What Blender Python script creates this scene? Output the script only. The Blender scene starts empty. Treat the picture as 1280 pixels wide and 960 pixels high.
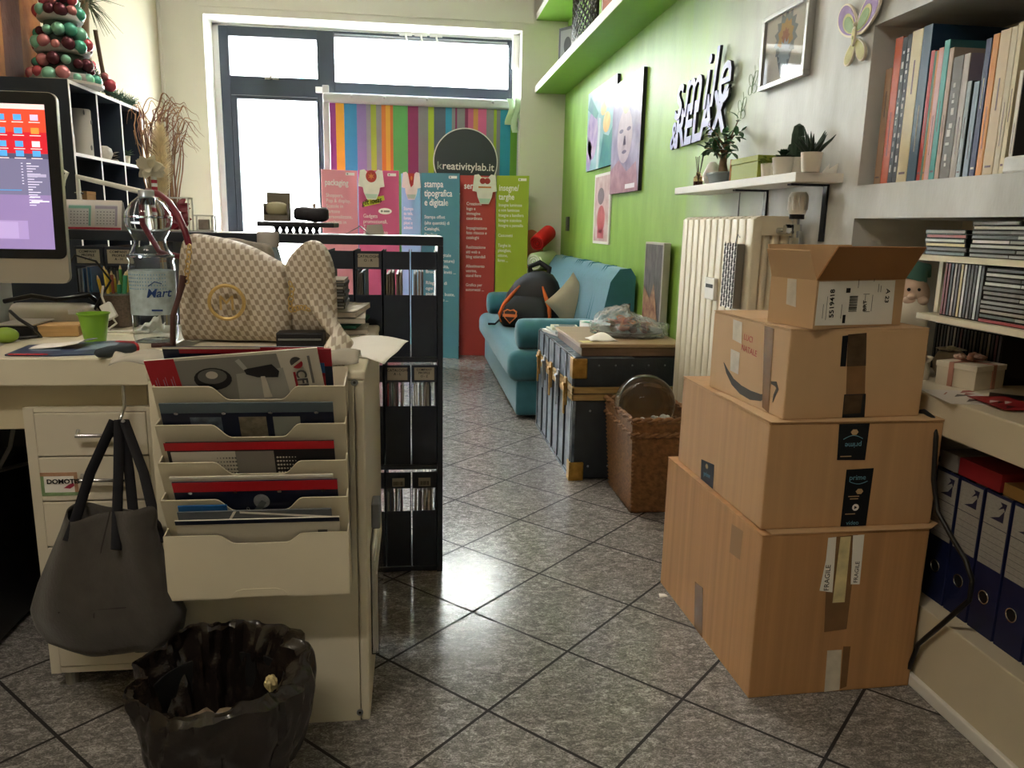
"""A small print-shop office, rebuilt object by object."""
SKY, LAMP, FILL_LAMP, EXPO = 21.0, 16.0, 12.0, 1.55
import bpy, bmesh, math, random
from mathutils import noise as mnoise
from mathutils import Vector as V, Matrix as M
random.seed(11)
S = bpy.context.scene
C = S.collection
PI = math.pi
# ---------------------------------------------------------------- camera (stands at the origin, 1.05 m up)
H = 1.05
FPX = 965.0
_p, _y, _r = 0.20283, 0.13026, 0.02110
FW = V((math.sin(_y)*math.cos(_p), math.cos(_y)*math.cos(_p), -math.sin(_p)))
_rt = V((math.cos(_y), -math.sin(_y), 0)); _up = _rt.cross(FW)
RT = _rt*math.cos(_r)+_up*math.sin(_r)
UP = -_rt*math.sin(_r)+_up*math.cos(_r)
def at(px, py, X=None, Y=None, Z=None):
    """the point of a real plane (a wall, a shelf front, the floor) seen along one direction of the survey photo"""
    d = RT*(px-640)-UP*(py-480)+FW*FPX
    t = X/d.x if X is not None else (Y/d.y if Y is not None else (Z-H)/d.z)
    return V((d.x*t, d.y*t, d.z*t+H))
cam = bpy.data.cameras.new('camera'); co = bpy.data.objects.new('camera', cam); C.objects.link(co)
m3 = M((RT, UP, -FW)).transposed()
co.matrix_world = M.Translation((0, 0, H)) @ m3.to_4x4()
cam.sensor_width = 36; cam.lens = 36*FPX/1280; cam.clip_start = .02
S.camera = co
# ---------------------------------------------------------------- materials
def lin(h):
    if not isinstance(h, str): return tuple(h)[:3]
    h = h.lstrip('#'); o = []
    for i in (0, 2, 4):
        c = int(h[i:i+2], 16)/255
        o.append(c/12.92 if c <= .04045 else ((c+.055)/1.055)**2.4)
    return tuple(o)
MC = {}
def mat(name, col=None, rough=.55, metal=0, var=0, vs=12, bump=0, bs=150, spec=.5, trans=0, emit=0, coat=0, st=(1, 1, 1), sheen=0, ior=1.45, col2=None, alpha=1):
    if name in MC: return MC[name]
    m = bpy.data.materials.new(name); m.use_nodes = True; MC[name] = m
    N = m.node_tree.nodes; L = m.node_tree.links; b = N['Principled BSDF']
    c = lin(col)
    b.inputs['Base Color'].default_value = (*c, 1)
    b.inputs['Roughness'].default_value = rough; b.inputs['Metallic'].default_value = metal
    b.inputs['Specular IOR Level'].default_value = spec; b.inputs['Transmission Weight'].default_value = trans
    b.inputs['Coat Weight'].default_value = coat; b.inputs['IOR'].default_value = ior
    b.inputs['Sheen Weight'].default_value = sheen; b.inputs['Alpha'].default_value = alpha
    if emit:
        b.inputs['Emission Color'].default_value = (*c, 1); b.inputs['Emission Strength'].default_value = emit
    if var or bump:
        tc = N.new('ShaderNodeTexCoord'); mp = N.new('ShaderNodeMapping'); mp.inputs['Scale'].default_value = st
        L.new(tc.outputs['Object'], mp.inputs['Vector'])
    if var:
        n = N.new('ShaderNodeTexNoise'); n.inputs['Scale'].default_value = vs; n.inputs['Detail'].default_value = 5
        L.new(mp.outputs[0], n.inputs['Vector'])
        r = N.new('ShaderNodeValToRGB'); r.color_ramp.elements[0].position = .3; r.color_ramp.elements[1].position = .7
        c2 = lin(col2) if col2 else tuple(min(1, x*(1+var)) for x in c)
        c1 = c if col2 else tuple(x*(1-var) for x in c)
        r.color_ramp.elements[0].color = (*c1, 1); r.color_ramp.elements[1].color = (*c2, 1)
        L.new(n.outputs['Fac'], r.inputs['Fac']); L.new(r.outputs[0], b.inputs['Base Color'])
    if bump:
        n = N.new('ShaderNodeTexNoise'); n.inputs['Scale'].default_value = bs; n.inputs['Detail'].default_value = 4
        L.new(mp.outputs[0], n.inputs['Vector'])
        bp = N.new('ShaderNodeBump'); bp.inputs['Strength'].default_value = bump; bp.inputs['Distance'].default_value = .004
        L.new(n.outputs['Fac'], bp.inputs['Height']); L.new(bp.outputs[0], b.inputs['Normal'])
    return m
# ---------------------------------------------------------------- mesh helpers
W = {}
def tag(o, label=None, cat=None, group=None, kind=None):
    for k, v in (('label', label), ('category', cat), ('group', group), ('kind', kind)):
        if v: o[k] = v
    return o
def thing(name, label, cat, loc=(0, 0, 0), rz=0, group=None):
    o = bpy.data.objects.new(name, None); C.objects.link(o); o.empty_display_size = .05
    o.location = loc; o.rotation_euler = (0, 0, rz); W[o] = V(loc)
    return tag(o, label, cat, group)
def fr(org, right, up):
    r = V(right).normalized(); u = V(up); u = (u-r*u.dot(r)).normalized(); n = r.cross(u)
    return M.Translation(V(org)) @ M((r, u, n)).transposed().to_4x4()
def ell(cx, cy, rx, ry, n=24, a0=0, a1=2*PI):
    return [(cx+rx*math.cos(a0+(a1-a0)*i/n), cy+ry*math.sin(a0+(a1-a0)*i/n)) for i in range(n+(a1-a0 < 6.2))]
class G:
    def __init__(s): s.b = bmesh.new()
    def add(s, vs, fs, m=0, mx=None):
        bv = [s.b.verts.new(mx @ V(v) if mx else V(v)) for v in vs]
        out = []
        for f in fs:
            try:
                q = s.b.faces.new([bv[i] for i in f]); q.material_index = m; out.append(q)
            except ValueError: pass
        return bv, out
    def box(s, x0, y0, z0, x1, y1, z1, m=0, mx=None, bv=0, seg=2):
        vs = [(x, y, z) for x in (x0, x1) for y in (y0, y1) for z in (z0, z1)]
        fs = [(0, 1, 3, 2), (4, 6, 7, 5), (0, 4, 5, 1), (2, 3, 7, 6), (0, 2, 6, 4), (1, 5, 7, 3)]
        v, f = s.add(vs, fs, m, mx)
        if bv:
            es = list({e for q in f for e in q.edges})
            bmesh.ops.bevel(s.b, geom=es, offset=bv, segments=seg, affect='EDGES', profile=.5)
        return s
    def cyl(s, p0, p1, r0, r1=None, n=16, m=0, caps=True, mx=None):
        return s.tube([p0, p1], [r0, r0 if r1 is None else r1], n, m, caps, mx)
    def tube(s, pts, r, n=8, m=0, caps=True, mx=None, flat=1):
        pts = [V(p) for p in pts]; k = len(pts)
        rs = r if isinstance(r, (list, tuple)) else [r]*k
        t = [(pts[min(i+1, k-1)]-pts[max(i-1, 0)]).normalized() for i in range(k)]
        a = t[0].orthogonal().normalized(); vs = []
        for i in range(k):
            a = (a-t[i]*a.dot(t[i]))
            a = a.normalized() if a.length > 1e-6 else t[i].orthogonal().normalized()
            b = t[i].cross(a)
            for j in range(n):
                q = 2*PI*j/n; vs.append(pts[i]+(a*math.cos(q)+b*math.sin(q)*flat)*rs[i])
        fs = [(i*n+j, i*n+(j+1) % n, (i+1)*n+(j+1) % n, (i+1)*n+j) for i in range(k-1) for j in range(n)]
        if caps: fs += [tuple(range(n-1, -1, -1)), tuple((k-1)*n+j for j in range(n))]
        s.add(vs, fs, m, mx); return s
    def lathe(s, prof, c=(0, 0, 0), n=24, m=0, mx=None, fn=None):
        vs = []
        for i, (r, z) in enumerate(prof):
            for j in range(n):
                q = 2*PI*j/n; k = fn(q, i) if fn else 1
                vs.append((c[0]+r*k*math.cos(q), c[1]+r*k*math.sin(q), c[2]+z))
        fs = [(i*n+j, i*n+(j+1) % n, (i+1)*n+(j+1) % n, (i+1)*n+j) for i in range(len(prof)-1) for j in range(n)]
        if prof[0][0] > 1e-5: fs.append(tuple(range(n-1, -1, -1)))
        if prof[-1][0] > 1e-5 : fs.append(tuple((len(prof)-1)*n+j for j in range(n)))
        s.add(vs, fs, m, mx); return s
    def prism(s, poly, z0, z1, m=0, mx=None, ms=None):
        n = len(poly)
        a = sum(poly[i][0]*poly[(i+1) % n][1]-poly[(i+1) % n][0]*poly[i][1] for i in range(n))
        if a < 0: poly = poly[::-1]
        vs = [(x, y, z0) for x, y in poly]+[(x, y, z1) for x, y in poly]
        s.add(vs, [tuple(range(n-1, -1, -1)), tuple(range(n, 2*n))], m, mx)
        s.add(vs, [(i, (i+1) % n, n+(i+1) % n, n+i) for i in range(n)], m if ms is None else ms, mx)
        return s
    def sph(s, c, r, m=0, u=16, v=10, mx=None):
        r = (r, r, r) if not isinstance(r, (tuple, list)) else r
        vs = [(c[0], c[1], c[2]+r[2])]
        for i in range(1, v):
            for j in range(u):
                a, b = PI*i/v, 2*PI*j/u
                vs.append((c[0]+r[0]*math.sin(a)*math.cos(b), c[1]+r[1]*math.sin(a)*math.sin(b), c[2]+r[2]*math.cos(a)))
        vs.append((c[0], c[1], c[2]-r[2])); e = len(vs)-1
        fs = [(0, 1+j, 1+(j+1) % u) for j in range(u)]
        fs += [(1+i*u+j, 1+(i+1)*u+j, 1+(i+1)*u+(j+1) % u, 1+i*u+(j+1) % u) for i in range(v-2) for j in range(u)]
        fs += [(e, 1+(v-2)*u+(j+1) % u, 1+(v-2)*u+j) for j in range(u)]
        s.add(vs, fs, m, mx); return s
    def grid(s, fn, nu, nv, m=0, mx=None, wrap=False):
        vs = [fn(i/nu, j/nv) for j in range(nv+1) for i in range(nu+(not wrap))]
        w = nu if wrap else nu+1
        fs = [(j*w+i, j*w+(i+1) % w, (j+1)*w+(i+1) % w, (j+1)*w+i) for j in range(nv) for i in range(nu)]
        s.add(vs, fs, m, mx); return s
    def leaf(s, p, d, n, L, w, m=0, bend=.25):
        d = V(d).normalized(); n = V(n); sd = d.cross(n).normalized(); n = sd.cross(d)
        vs = []
        for t, k in ((0, .08), (.3, .8), (.6, .9), (.85, .5), (1, .02)):
            q = V(p)+d*L*t-n*L*bend*t*t
            vs += [q-sd*w*k+n*w*.25*k, q, q+sd*w*k+n*w*.25*k]
        fs = [(i*3+j, i*3+j+1, i*3+j+4, i*3+j+3) for i in range(4) for j in range(2)]
        s.add(vs, fs, m); return s
    def out(s, name, mats, parent=None, sm=0, lc=False, solid=0, sub=0, weld=False, kind=None, label=None, cat=None, group=None, disp=0, ds=.1):
        if weld: bmesh.ops.remove_doubles(s.b, verts=s.b.verts, dist=1e-5)
        bmesh.ops.recalc_face_normals(s.b, faces=s.b.faces)
        me = bpy.data.meshes.new(name); s.b.to_mesh(me); s.b.free()
        return link(me, name, mats, parent, sm, lc, solid, sub, kind, label, cat, group, disp, ds)
def link(me, name, mats, parent=None, sm=0, lc=False, solid=0, sub=0, kind=None, label=None, cat=None, group=None, disp=0, ds=.1):
    for q in (mats if isinstance(mats, (list, tuple)) else [mats]): me.materials.append(q)
    o = bpy.data.objects.new(name, me); C.objects.link(o)
    if parent is not None:
        o.parent = parent; W[o] = W[parent]
        if not lc: me.transform(M.Translation(-W[parent]))
    else:
        if len(me.vertices) and not lc:
            xs = [v.co for v in me.vertices]
            c = V(((min(v.x for v in xs)+max(v.x for v in xs))/2, (min(v.y for v in xs)+max(v.y for v in xs))/2, min(v.z for v in xs)))
            me.transform(M.Translation(-c)); o.location = c; W[o] = c
        else: W[o] = V((0, 0, 0))
    if sm:
        me.shade_smooth(); me.set_sharp_from_angle(angle=math.radians(sm if sm > 1 else 40))
    if disp:
        tx = bpy.data.textures.new(name, 'CLOUDS'); tx.noise_scale = ds
        q = o.modifiers.new('crumple', 'DISPLACE'); q.texture = tx; q.strength = disp; q.mid_level = .5
    if solid:
        q = o.modifiers.new('solid', 'SOLIDIFY'); q.thickness = solid; q.offset = 0
    if sub:
        q = o.modifiers.new('sub', 'SUBSURF'); q.levels = sub; q.render_levels = sub
    return tag(o, label, cat, group, kind)
def struct(g, name, mats, sm=0, **k): return g.out(name, mats, sm=sm, kind='structure', **k)
def text(body, name, mt, parent, org, right, up, size, al='LEFT', ext=.0004, xs=1, shear=0, bold=0, lc=False, mside=None, line=1, sp=1, label=None):
    cu = bpy.data.curves.new(name, 'FONT'); cu.body = body; cu.size = size; cu.align_x = al; cu.extrude = ext
    cu.shear = shear; cu.offset = bold; cu.space_line = line; cu.space_character = sp; cu.resolution_u = 3
    t = bpy.data.objects.new('tmp', cu); C.objects.link(t)
    bpy.context.view_layer.update()
    me = bpy.data.meshes.new_from_object(t.evaluated_get(bpy.context.evaluated_depsgraph_get()))
    C.objects.unlink(t); bpy.data.objects.remove(t)
    me.materials.clear()
    me.transform(fr(org, right, up) @ M.Diagonal((xs, 1, 1, 1)))
    o = link(me, name, [mt] + ([mside] if mside else []), parent, lc=lc, label=label)
    if mside:
        n = V(right).normalized().cross(V(up).normalized())
        for p in me.polygons: p.material_index = 0 if abs(p.normal.dot(n)) > .9 else 1
    return o
def dup(o, loc=None, rz=None, label=None, group=None, parent=None):
    c = o.copy(); C.objects.link(c)
    if parent is not None: c.parent = parent
    if loc is not None: c.location = loc
    if rz is not None: c.rotation_euler = (0, 0, rz)
    if label: c['label'] = label
    if group: c['group'] = group
    for k in list(o.children): dup(k, parent=c)
    return c
def ordn(i): return ('first', 'second', 'third', 'fourth', 'fifth', 'sixth', 'seventh', 'eighth', 'ninth', 'tenth', 'eleventh', 'twelfth', 'thirteenth', 'fourteenth', 'fifteenth', 'sixteenth', 'seventeenth', 'eighteenth', 'nineteenth', 'twentieth')[i]
# ---------------------------------------------------------------- common materials
WHITE = mat('white lacquer', 'e4e2dc', .45, var=.03, vs=5)
CREAM = mat('cream melamine', 'd9d2bd', .45, var=.02, vs=4)
BLACK = mat('black lacquer', '1d2128', .4, var=.15, vs=8)
INK = mat('ink black', '0b0b0d', .6)
PAPER = mat('white paper', 'efece4', .7, var=.02, vs=30)
GREYM = mat('grey metal', '8b8f92', .35, .8)
CHROME = mat('chrome', 'c9ccd0', .15, 1)
KRAFT = mat('kraft', 'b08a5a', .8, var=.12, vs=6, bump=.15, bs=90)
RED = mat('gloss red', 'c3202a', .35)
NAVY = mat('navy cover', '16223f', .4)
DKGREEN = mat('dark leaf', '2c5030', .5, var=.35, vs=30)
GOLD = mat('gold metal', 'd3b578', .38, .8)
def glass(name, col='ffffff', rough=0.0, ior=1.45):
    return mat(name, col, rough, trans=1, ior=ior)
# ---------------------------------------------------------------- setting
XW, YF, XL, YB, ZC = 1.22, 6.4, -1.85, -2.4, 2.95
# floor: square tiles laid at 45 degrees
fm = mat('floor tile', '6d675f', .22); N = fm.node_tree.nodes; L = fm.node_tree.links; b = N['Principled BSDF']
tc = N.new('ShaderNodeTexCoord'); mp = N.new('ShaderNodeMapping'); mp.vector_type = 'TEXTURE'
mp.inputs['Location'].default_value = (.1603, 2.4060, 0); mp.inputs['Rotation'].default_value = (0, 0, PI/4)
L.new(tc.outputs['Object'], mp.inputs['Vector'])
br = N.new('ShaderNodeTexBrick'); br.offset = 0; br.squash = 1
for k, v in (('Scale', 1), ('Mortar Size', .0037), ('Mortar Smooth', .05), ('Brick Width', .315), ('Row Height', .315), ('Bias', 0)): br.inputs[k].default_value = v
br.inputs['Color1'].default_value = (.36, .36, .36, 1); br.inputs['Color2'].default_value = (.64, .64, .64, 1)
L.new(mp.outputs[0], br.inputs['Vector'])
n1 = N.new('ShaderNodeTexNoise'); n1.inputs['Scale'].default_value = 26; n1.inputs['Detail'].default_value = 7; n1.inputs['Roughness'].default_value = .7; n1.inputs['Distortion'].default_value = 1.4
n2 = N.new('ShaderNodeTexNoise'); n2.inputs['Scale'].default_value = 85; n2.inputs['Detail'].default_value = 5; n2.inputs['Distortion'].default_value = 2.5
mp2 = N.new('ShaderNodeMapping'); mp2.inputs['Rotation'].default_value = (0, 0, .5); mp2.inputs['Scale'].default_value = (1, 1.7, 1)
L.new(tc.outputs['Object'], mp2.inputs['Vector']); L.new(mp2.outputs[0], n1.inputs['Vector']); L.new(mp2.outputs[0], n2.inputs['Vector'])
mx = N.new('ShaderNodeMix'); mx.data_type = 'FLOAT'; mx.inputs[0].default_value = .5
L.new(n1.outputs['Fac'], mx.inputs[2]); L.new(n2.outputs['Fac'], mx.inputs[3])
rp = N.new('ShaderNodeValToRGB'); e = rp.color_ramp.elements
e[0].position = .38; e[0].color = (*lin('5a5856'), 1); e[1].position = .66; e[1].color = (*lin('c6c2bd'), 1)
e2 = rp.color_ramp.elements.new(.5); e2.color = (*lin('7c7874'), 1)
L.new(mx.outputs[0], rp.inputs['Fac'])
mg = N.new('ShaderNodeMix'); mg.data_type = 'RGBA'; mg.inputs[7].default_value = (*lin('1b1918'), 1)
L.new(rp.outputs[0], mg.inputs[6]); L.new(br.outputs['Fac'], mg.inputs[0]); L.new(mg.outputs[2], b.inputs['Base Color'])
rr = N.new('ShaderNodeMapRange'); rr.inputs[1].default_value = .35; rr.inputs[2].default_value = .65; rr.inputs[3].default_value = .10; rr.inputs[4].default_value = .27
L.new(mx.outputs[0], rr.inputs[0])
ra = N.new('ShaderNodeMath'); ra.operation = 'MAXIMUM'; L.new(rr.outputs[0], ra.inputs[0])
rm = N.new('ShaderNodeMath'); rm.operation = 'MULTIPLY'; rm.inputs[1].default_value = .8; L.new(br.outputs['Fac'], rm.inputs[0]); L.new(rm.outputs[0], ra.inputs[1])
L.new(ra.outputs[0], b.inputs['Roughness'])
bp = N.new('ShaderNodeBump'); bp.inputs['Strength'].default_value = .09; bp.inputs['Distance'].default_value = .002
hs = N.new('ShaderNodeMath'); hs.operation = 'SUBTRACT'; L.new(mx.outputs[0], hs.inputs[0]); L.new(br.outputs['Fac'], hs.inputs[1]); L.new(hs.outputs[0], bp.inputs['Height'])
L.new(bp.outputs[0], b.inputs['Normal'])
g = G(); g.box(XL-.3, YB, -.1, XW+.4, 7.0, 0); o = struct(g, 'floor', fm, lc=True)
# right wall paint: satin green far away, pale spatula plaster near
wm = mat('right wall paint', '9ac04a', .46, spec=.4); N = wm.node_tree.nodes; L = wm.node_tree.links; b = N['Principled BSDF']
tc = N.new('ShaderNodeTexCoord'); sx = N.new('ShaderNodeSeparateXYZ'); L.new(tc.outputs['Object'], sx.inputs[0])
nz = N.new('ShaderNodeTexNoise'); nz.inputs['Scale'].default_value = 3.2; nz.inputs['Detail'].default_value = 6
mpw = N.new('ShaderNodeMapping'); mpw.inputs['Scale'].default_value = (1, 2.2, .8); L.new(tc.outputs['Object'], mpw.inputs['Vector']); L.new(mpw.outputs[0], nz.inputs['Vector'])
ad = N.new('ShaderNodeMath'); ad.operation = 'MULTIPLY_ADD'; ad.inputs[1].default_value = .5; L.new(nz.outputs['Fac'], ad.inputs[0]); L.new(sx.outputs['Y'], ad.inputs[2])
mr = N.new('ShaderNodeMapRange'); mr.inputs[1].default_value = 2.85; mr.inputs[2].default_value = 3.75; L.new(ad.outputs[0], mr.inputs[0])
gr = N.new('ShaderNodeValToRGB'); gr.color_ramp.elements[0].position = .3; gr.color_ramp.elements[0].color = (*lin('7ba040'), 1); gr.color_ramp.elements[1].position = .72; gr.color_ramp.elements[1].color = (*lin('92b852'), 1)
pr = N.new('ShaderNodeValToRGB'); pr.color_ramp.elements[0].position = .3; pr.color_ramp.elements[0].color = (*lin('b7b9b6'), 1); pr.color_ramp.elements[1].position = .7; pr.color_ramp.elements[1].color = (*lin('dddfe0'), 1)
L.new(nz.outputs['Fac'], gr.inputs[0]); L.new(nz.outputs['Fac'], pr.inputs[0])
mm = N.new('ShaderNodeMix'); mm.data_type = 'RGBA'; L.new(mr.outputs[0], mm.inputs[0]); L.new(pr.outputs[0], mm.inputs[6]); L.new(gr.outputs[0], mm.inputs[7])
L.new(mm.outputs[2], b.inputs['Base Color'])
nb = N.new('ShaderNodeTexNoise'); nb.inputs['Scale'].default_value = 60; nb.inputs['Detail'].default_value = 5; L.new(mpw.outputs[0], nb.inputs['Vector'])
bp = N.new('ShaderNodeBump'); bp.inputs['Strength'].default_value = .22; bp.inputs['Distance'].default_value = .004; L.new(nb.outputs['Fac'], bp.inputs['Height']); L.new(bp.outputs[0], b.inputs['Normal'])
NICHE = mat('niche plaster', 'cfc9bd', .75, var=.06, vs=4, bump=.2, bs=60)
g = G()
XB = XW+.36
ZB1, ZT1, ZB2, ZWT = 1.177, 1.588, 1.088, .689
g.box(XW, 2.06, 0, XB, 6.75, ZC)                        # full-height run with the radiator and the green paint
g.box(XW, .3, ZT1, XB, 2.06, ZC)                        # above the book niche
g.box(XW, .3, ZB2, XB, 2.06, ZB1)                       # beam between the niches
g.box(XB-.03, .3, 0, XB, 2.06, ZT1, m=1)                # niche back
g.box(XW, YB, 0, XB, .3, ZC)
struct(g, 'wall_right', [wm, NICHE], lc=True)
g = G(); g.box(XW-.044, .3, .606, XB-.03, 2.06, ZWT, bv=.004); struct(g, 'worktop_right', mat('worktop cream', 'd6cbb2', .4, var=.04, vs=5))
g = G(); g.box(XW-.044, .3, 0, XB-.03, 2.06, .197, bv=.003); struct(g, 'plinth_right', mat('plinth cream', 'd2c7ae', .45, var=.05, vs=5))
g = G(); g.box(XW-.058, .3, 0, XW-.0445, 2.06, .03, bv=.004); struct(g, 'baseboard_right', WHITE)
SHELFM = mat('shelf cream', 'cbbf9f', .5, var=.05, vs=8)
g = G(); g.box(XW-.004, .3, .988, XB-.03, 1.785, 1.001); g.box(XW+.05, 1.735, .8635, XB-.03, 1.75, .9875); struct(g, 'trim_1', SHELFM)
g = G(); g.box(XW-.004, .3, .849, XB-.03, 1.735, .863); g.box(XW+.23, 1.71, .6895, XB-.03, 1.725, .8485); struct(g, 'trim_2', SHELFM)
# other walls
WALL = mat('cream wall paint', 'c0b598', .8, var=.03, vs=2, bump=.05)
WALLF = mat('far wall paint', 'e4e1d6', .8, var=.03, vs=2, bump=.05)
g = G(); g.box(XL-.2, YB, 0, XL, 6.75, ZC); struct(g, 'wall_left', WALL, lc=True)
g = G(); g.box(XL, YB-.15, 0, XW, YB, ZC); struct(g, 'wall_back', WALL, lc=True)
OX0, OX1, OZ = -1.533, .861, 2.54
g = G(); g.box(XL, YF, 0, OX0, 6.75, ZC); g.box(OX1, YF, 0, XW, 6.75, ZC); g.box(OX0, YF, OZ, OX1, 6.75, ZC); struct(g, 'wall_far', WALLF, lc=True)
g = G(); g.box(XL-.2, YB-.15, ZC, XB, 6.75, ZC+.12); struct(g, 'ceiling', mat('ceiling white', 'e3ded2', .85, var=.02), lc=True)
# shutter box panel over the window
g = G(); a = at(246, 10, Y=6.38); c = at(668, 30, Y=6.38)
g.box(a.x, 6.385, 2.59, c.x, YF-.0005, 2.9, bv=.004); struct(g, 'trim_3', WALLF)
g = G(); p = at(197, 0, Y=YF); g.box(XL+.0005, YF-.03, 0, XL+.02, YF-.0005, ZC-.01, bv=.004); struct(g, 'trim_4', WALLF)
# window frame and door, set 30 cm deep in the reveal
YW = 6.7
FRM = mat('blue grey frame', '2f3843', .45, var=.06, vs=6)
PANE = mat('window glass', 'ffffff', 0, trans=1, ior=1.02, spec=.2)
def fx(px, py): return at(px, py, Y=YW)
lx, rx = fx(273, 29).x, fx(641, 47).x
g = G(); g.box(OX0, YW-.02, 0, lx, YW+.05, OZ); g.box(rx, YW-.02, 0, OX1, YW+.05, OZ); g.box(OX0, YW-.02, 2.525, OX1, YW+.05, OZ); struct(g, 'trim_5', WHITE)
post0, post1 = fx(397, 90).x, fx(419, 90).x
tz0, tz1 = fx(350, 126).z, fx(350, 95).z
ztop = 2.525
glz1, glz0 = fx(340, 48).z, fx(340, 97).z
grz1, grz0 = fx(530, 52).z, fx(530, 108).z
g = G()
g.box(post0, YW-.03, 0, post1, YW+.05, ztop, bv=.006)
g.box(lx, YW-.03, 0, lx+.075, YW+.05, ztop, bv=.006); g.box(rx-.035, YW-.03, 0, rx, YW+.05, ztop, bv=.006)
g.box(lx+.07, YW-.028, glz1, post0+.01, YW+.048, ztop); g.box(lx+.07, YW-.028, tz0+.03, post0+.01, YW+.048, glz0)
g.box(post1-.01, YW-.028, grz1, rx-.03, YW+.048, ztop); g.box(post1-.01, YW-.028, grz0-.16, rx-.03, YW+.048, grz0)
g.box(post1-.01, YW-.028, 0, rx-.03, YW+.048, .25)
w = struct(g, 'window_1', FRM)
g = G(); g.box(lx+.07, YW+.005, glz0, post0, YW+.011, glz1); g.box(post1, YW+.005, grz0, rx-.03, YW+.011, grz1); g.box(post1, YW+.005, .25, rx-.03, YW+.011, grz0-.16); g.out('pane', PANE, w)
g = G(); c = fx(350, 100); g.box(c.x-.11, YW-.05, c.z-.012, c.x+.0, YW-.031, c.z+.012, bv=.004); g.box(c.x-.07, YW-.07, c.z-.008, c.x-.05, YW-.04, c.z+.02, bv=.003); g.out('catch', CHROME, w)
g = G(); c = fx(400, 113); g.box(c.x-.03, YW-.05, c.z-.025, c.x+.06, YW-.031, c.z+.02, bv=.003); g.out('door_contact', WHITE, w)
dx0, dx1 = lx+.078, post0-.003
gx0, gx1 = fx(298, 125).x, fx(399, 130).x
g = G(); dz = tz0+.025
g.box(dx0, YW-.045, .01, gx0, YW+.03, dz, bv=.005); g.box(gx1-.01, YW-.045, .01, dx1, YW+.03, dz, bv=.005)
g.box(gx0-.005, YW-.044, tz0, gx1, YW+.029, dz); g.box(gx0-.005, YW-.044, .01, gx1, YW+.029, .28)
d = struct(g, 'door_1', FRM)
g = G(); g.box(gx0, YW-.01, .28, gx1, YW-.004, tz0); g.out('pane', PANE, d)
g = G(); c = fx(394, 270); g.box(c.x-.014, YW-.052, c.z-.1, c.x+.014, YW-.0445, c.z+.1, bv=.003); g.tube([(c.x, YW-.05, c.z), (c.x, YW-.095, c.z), (c.x-.1, YW-.095, c.z)], .009); g.out('handle', CHROME, d)
# street outside
g = G(); g.box(-12, 7.0, -.25, 12, 30, -.12); struct(g, 'pavement', mat('pavement', 'a5a29c', .9, var=.1, vs=3), lc=True)
g = G(); g.box(-12, 18, -.12, 12, 19, 9); bd = struct(g, 'street_facade', mat('pale facade', 'e9e2d4', .9, var=.05, vs=2))
g = G(); g.box(1.0, 17.93, 3.25, 1.9, 17.999, 3.6); g.out('shop_sign', mat('pale blue sign', '6f9fd0', .6), bd)
g = G(); g.box(-2.35, 17.93, 3.3, -2.15, 17.999, 4.2); g.out('flag_sign', mat('teal sign', '4f8fb0', .6), bd)
g = G(); g.box(-6.6, 17.9, 4.1, -4.9, 17.999, 4.15); g.box(-6.6, 17.9, 4.85, -4.9, 17.999, 4.9)
for i in range(12): g.box(-6.6+i*.15, 17.85, 4.1, -6.57+i*.15, 17.9, 4.9)
g.out('balcony_railing', mat('railing grey', '8f9299', .6), bd)
# ---------------------------------------------------------------- light
wd = bpy.data.worlds.new('sky'); S.world = wd; wd.use_nodes = True
bg = wd.node_tree.nodes['Background']; bg.inputs[0].default_value = (.80, .91, 1.0, 1); bg.inputs[1].default_value = SKY
def portal(x0, x1, z0, z1):
    l = bpy.data.lights.new('window_portal', 'AREA'); l.shape = 'RECTANGLE'; l.size = x1-x0; l.size_y = z1-z0; l.cycles.is_portal = True
    o = bpy.data.objects.new('window_portal', l); C.objects.link(o); o.location = ((x0+x1)/2, YW+.06, (z0+z1)/2); o.rotation_euler = (-PI/2, 0, 0)
portal(OX0, OX1, .05, OZ)
def ceil_lamp(x, y, e, label):
    t = thing('ceiling_light', label, 'ceiling light', (x, y, ZC-.06))
    g = G(); g.box(x-.62, y-.09, ZC-.035, x+.62, y+.09, ZC-.001, bv=.004); g.out('housing', WHITE, t)
    g = G(); g.box(x-.58, y-.075, ZC-.06, x+.58, y+.075, ZC-.036, bv=.01); g.out('diffuser', mat('lamp diffuser', 'fff4e4', .5, emit=e), t)
ceil_lamp(-1.0, .1, LAMP, 'white strip ceiling lamp over the aisle behind the viewer')
ceil_lamp(-.35, 3.6, FILL_LAMP, 'unseen white strip lamp added as fill for the far display panels')  # added fill lamp, out of view, to brighten the display panels
S.view_settings.view_transform = 'Standard'; S.view_settings.look = 'None'; S.view_settings.gamma = 1; S.view_settings.use_curve_mapping = False
S.view_settings.exposure = EXPO
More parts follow.
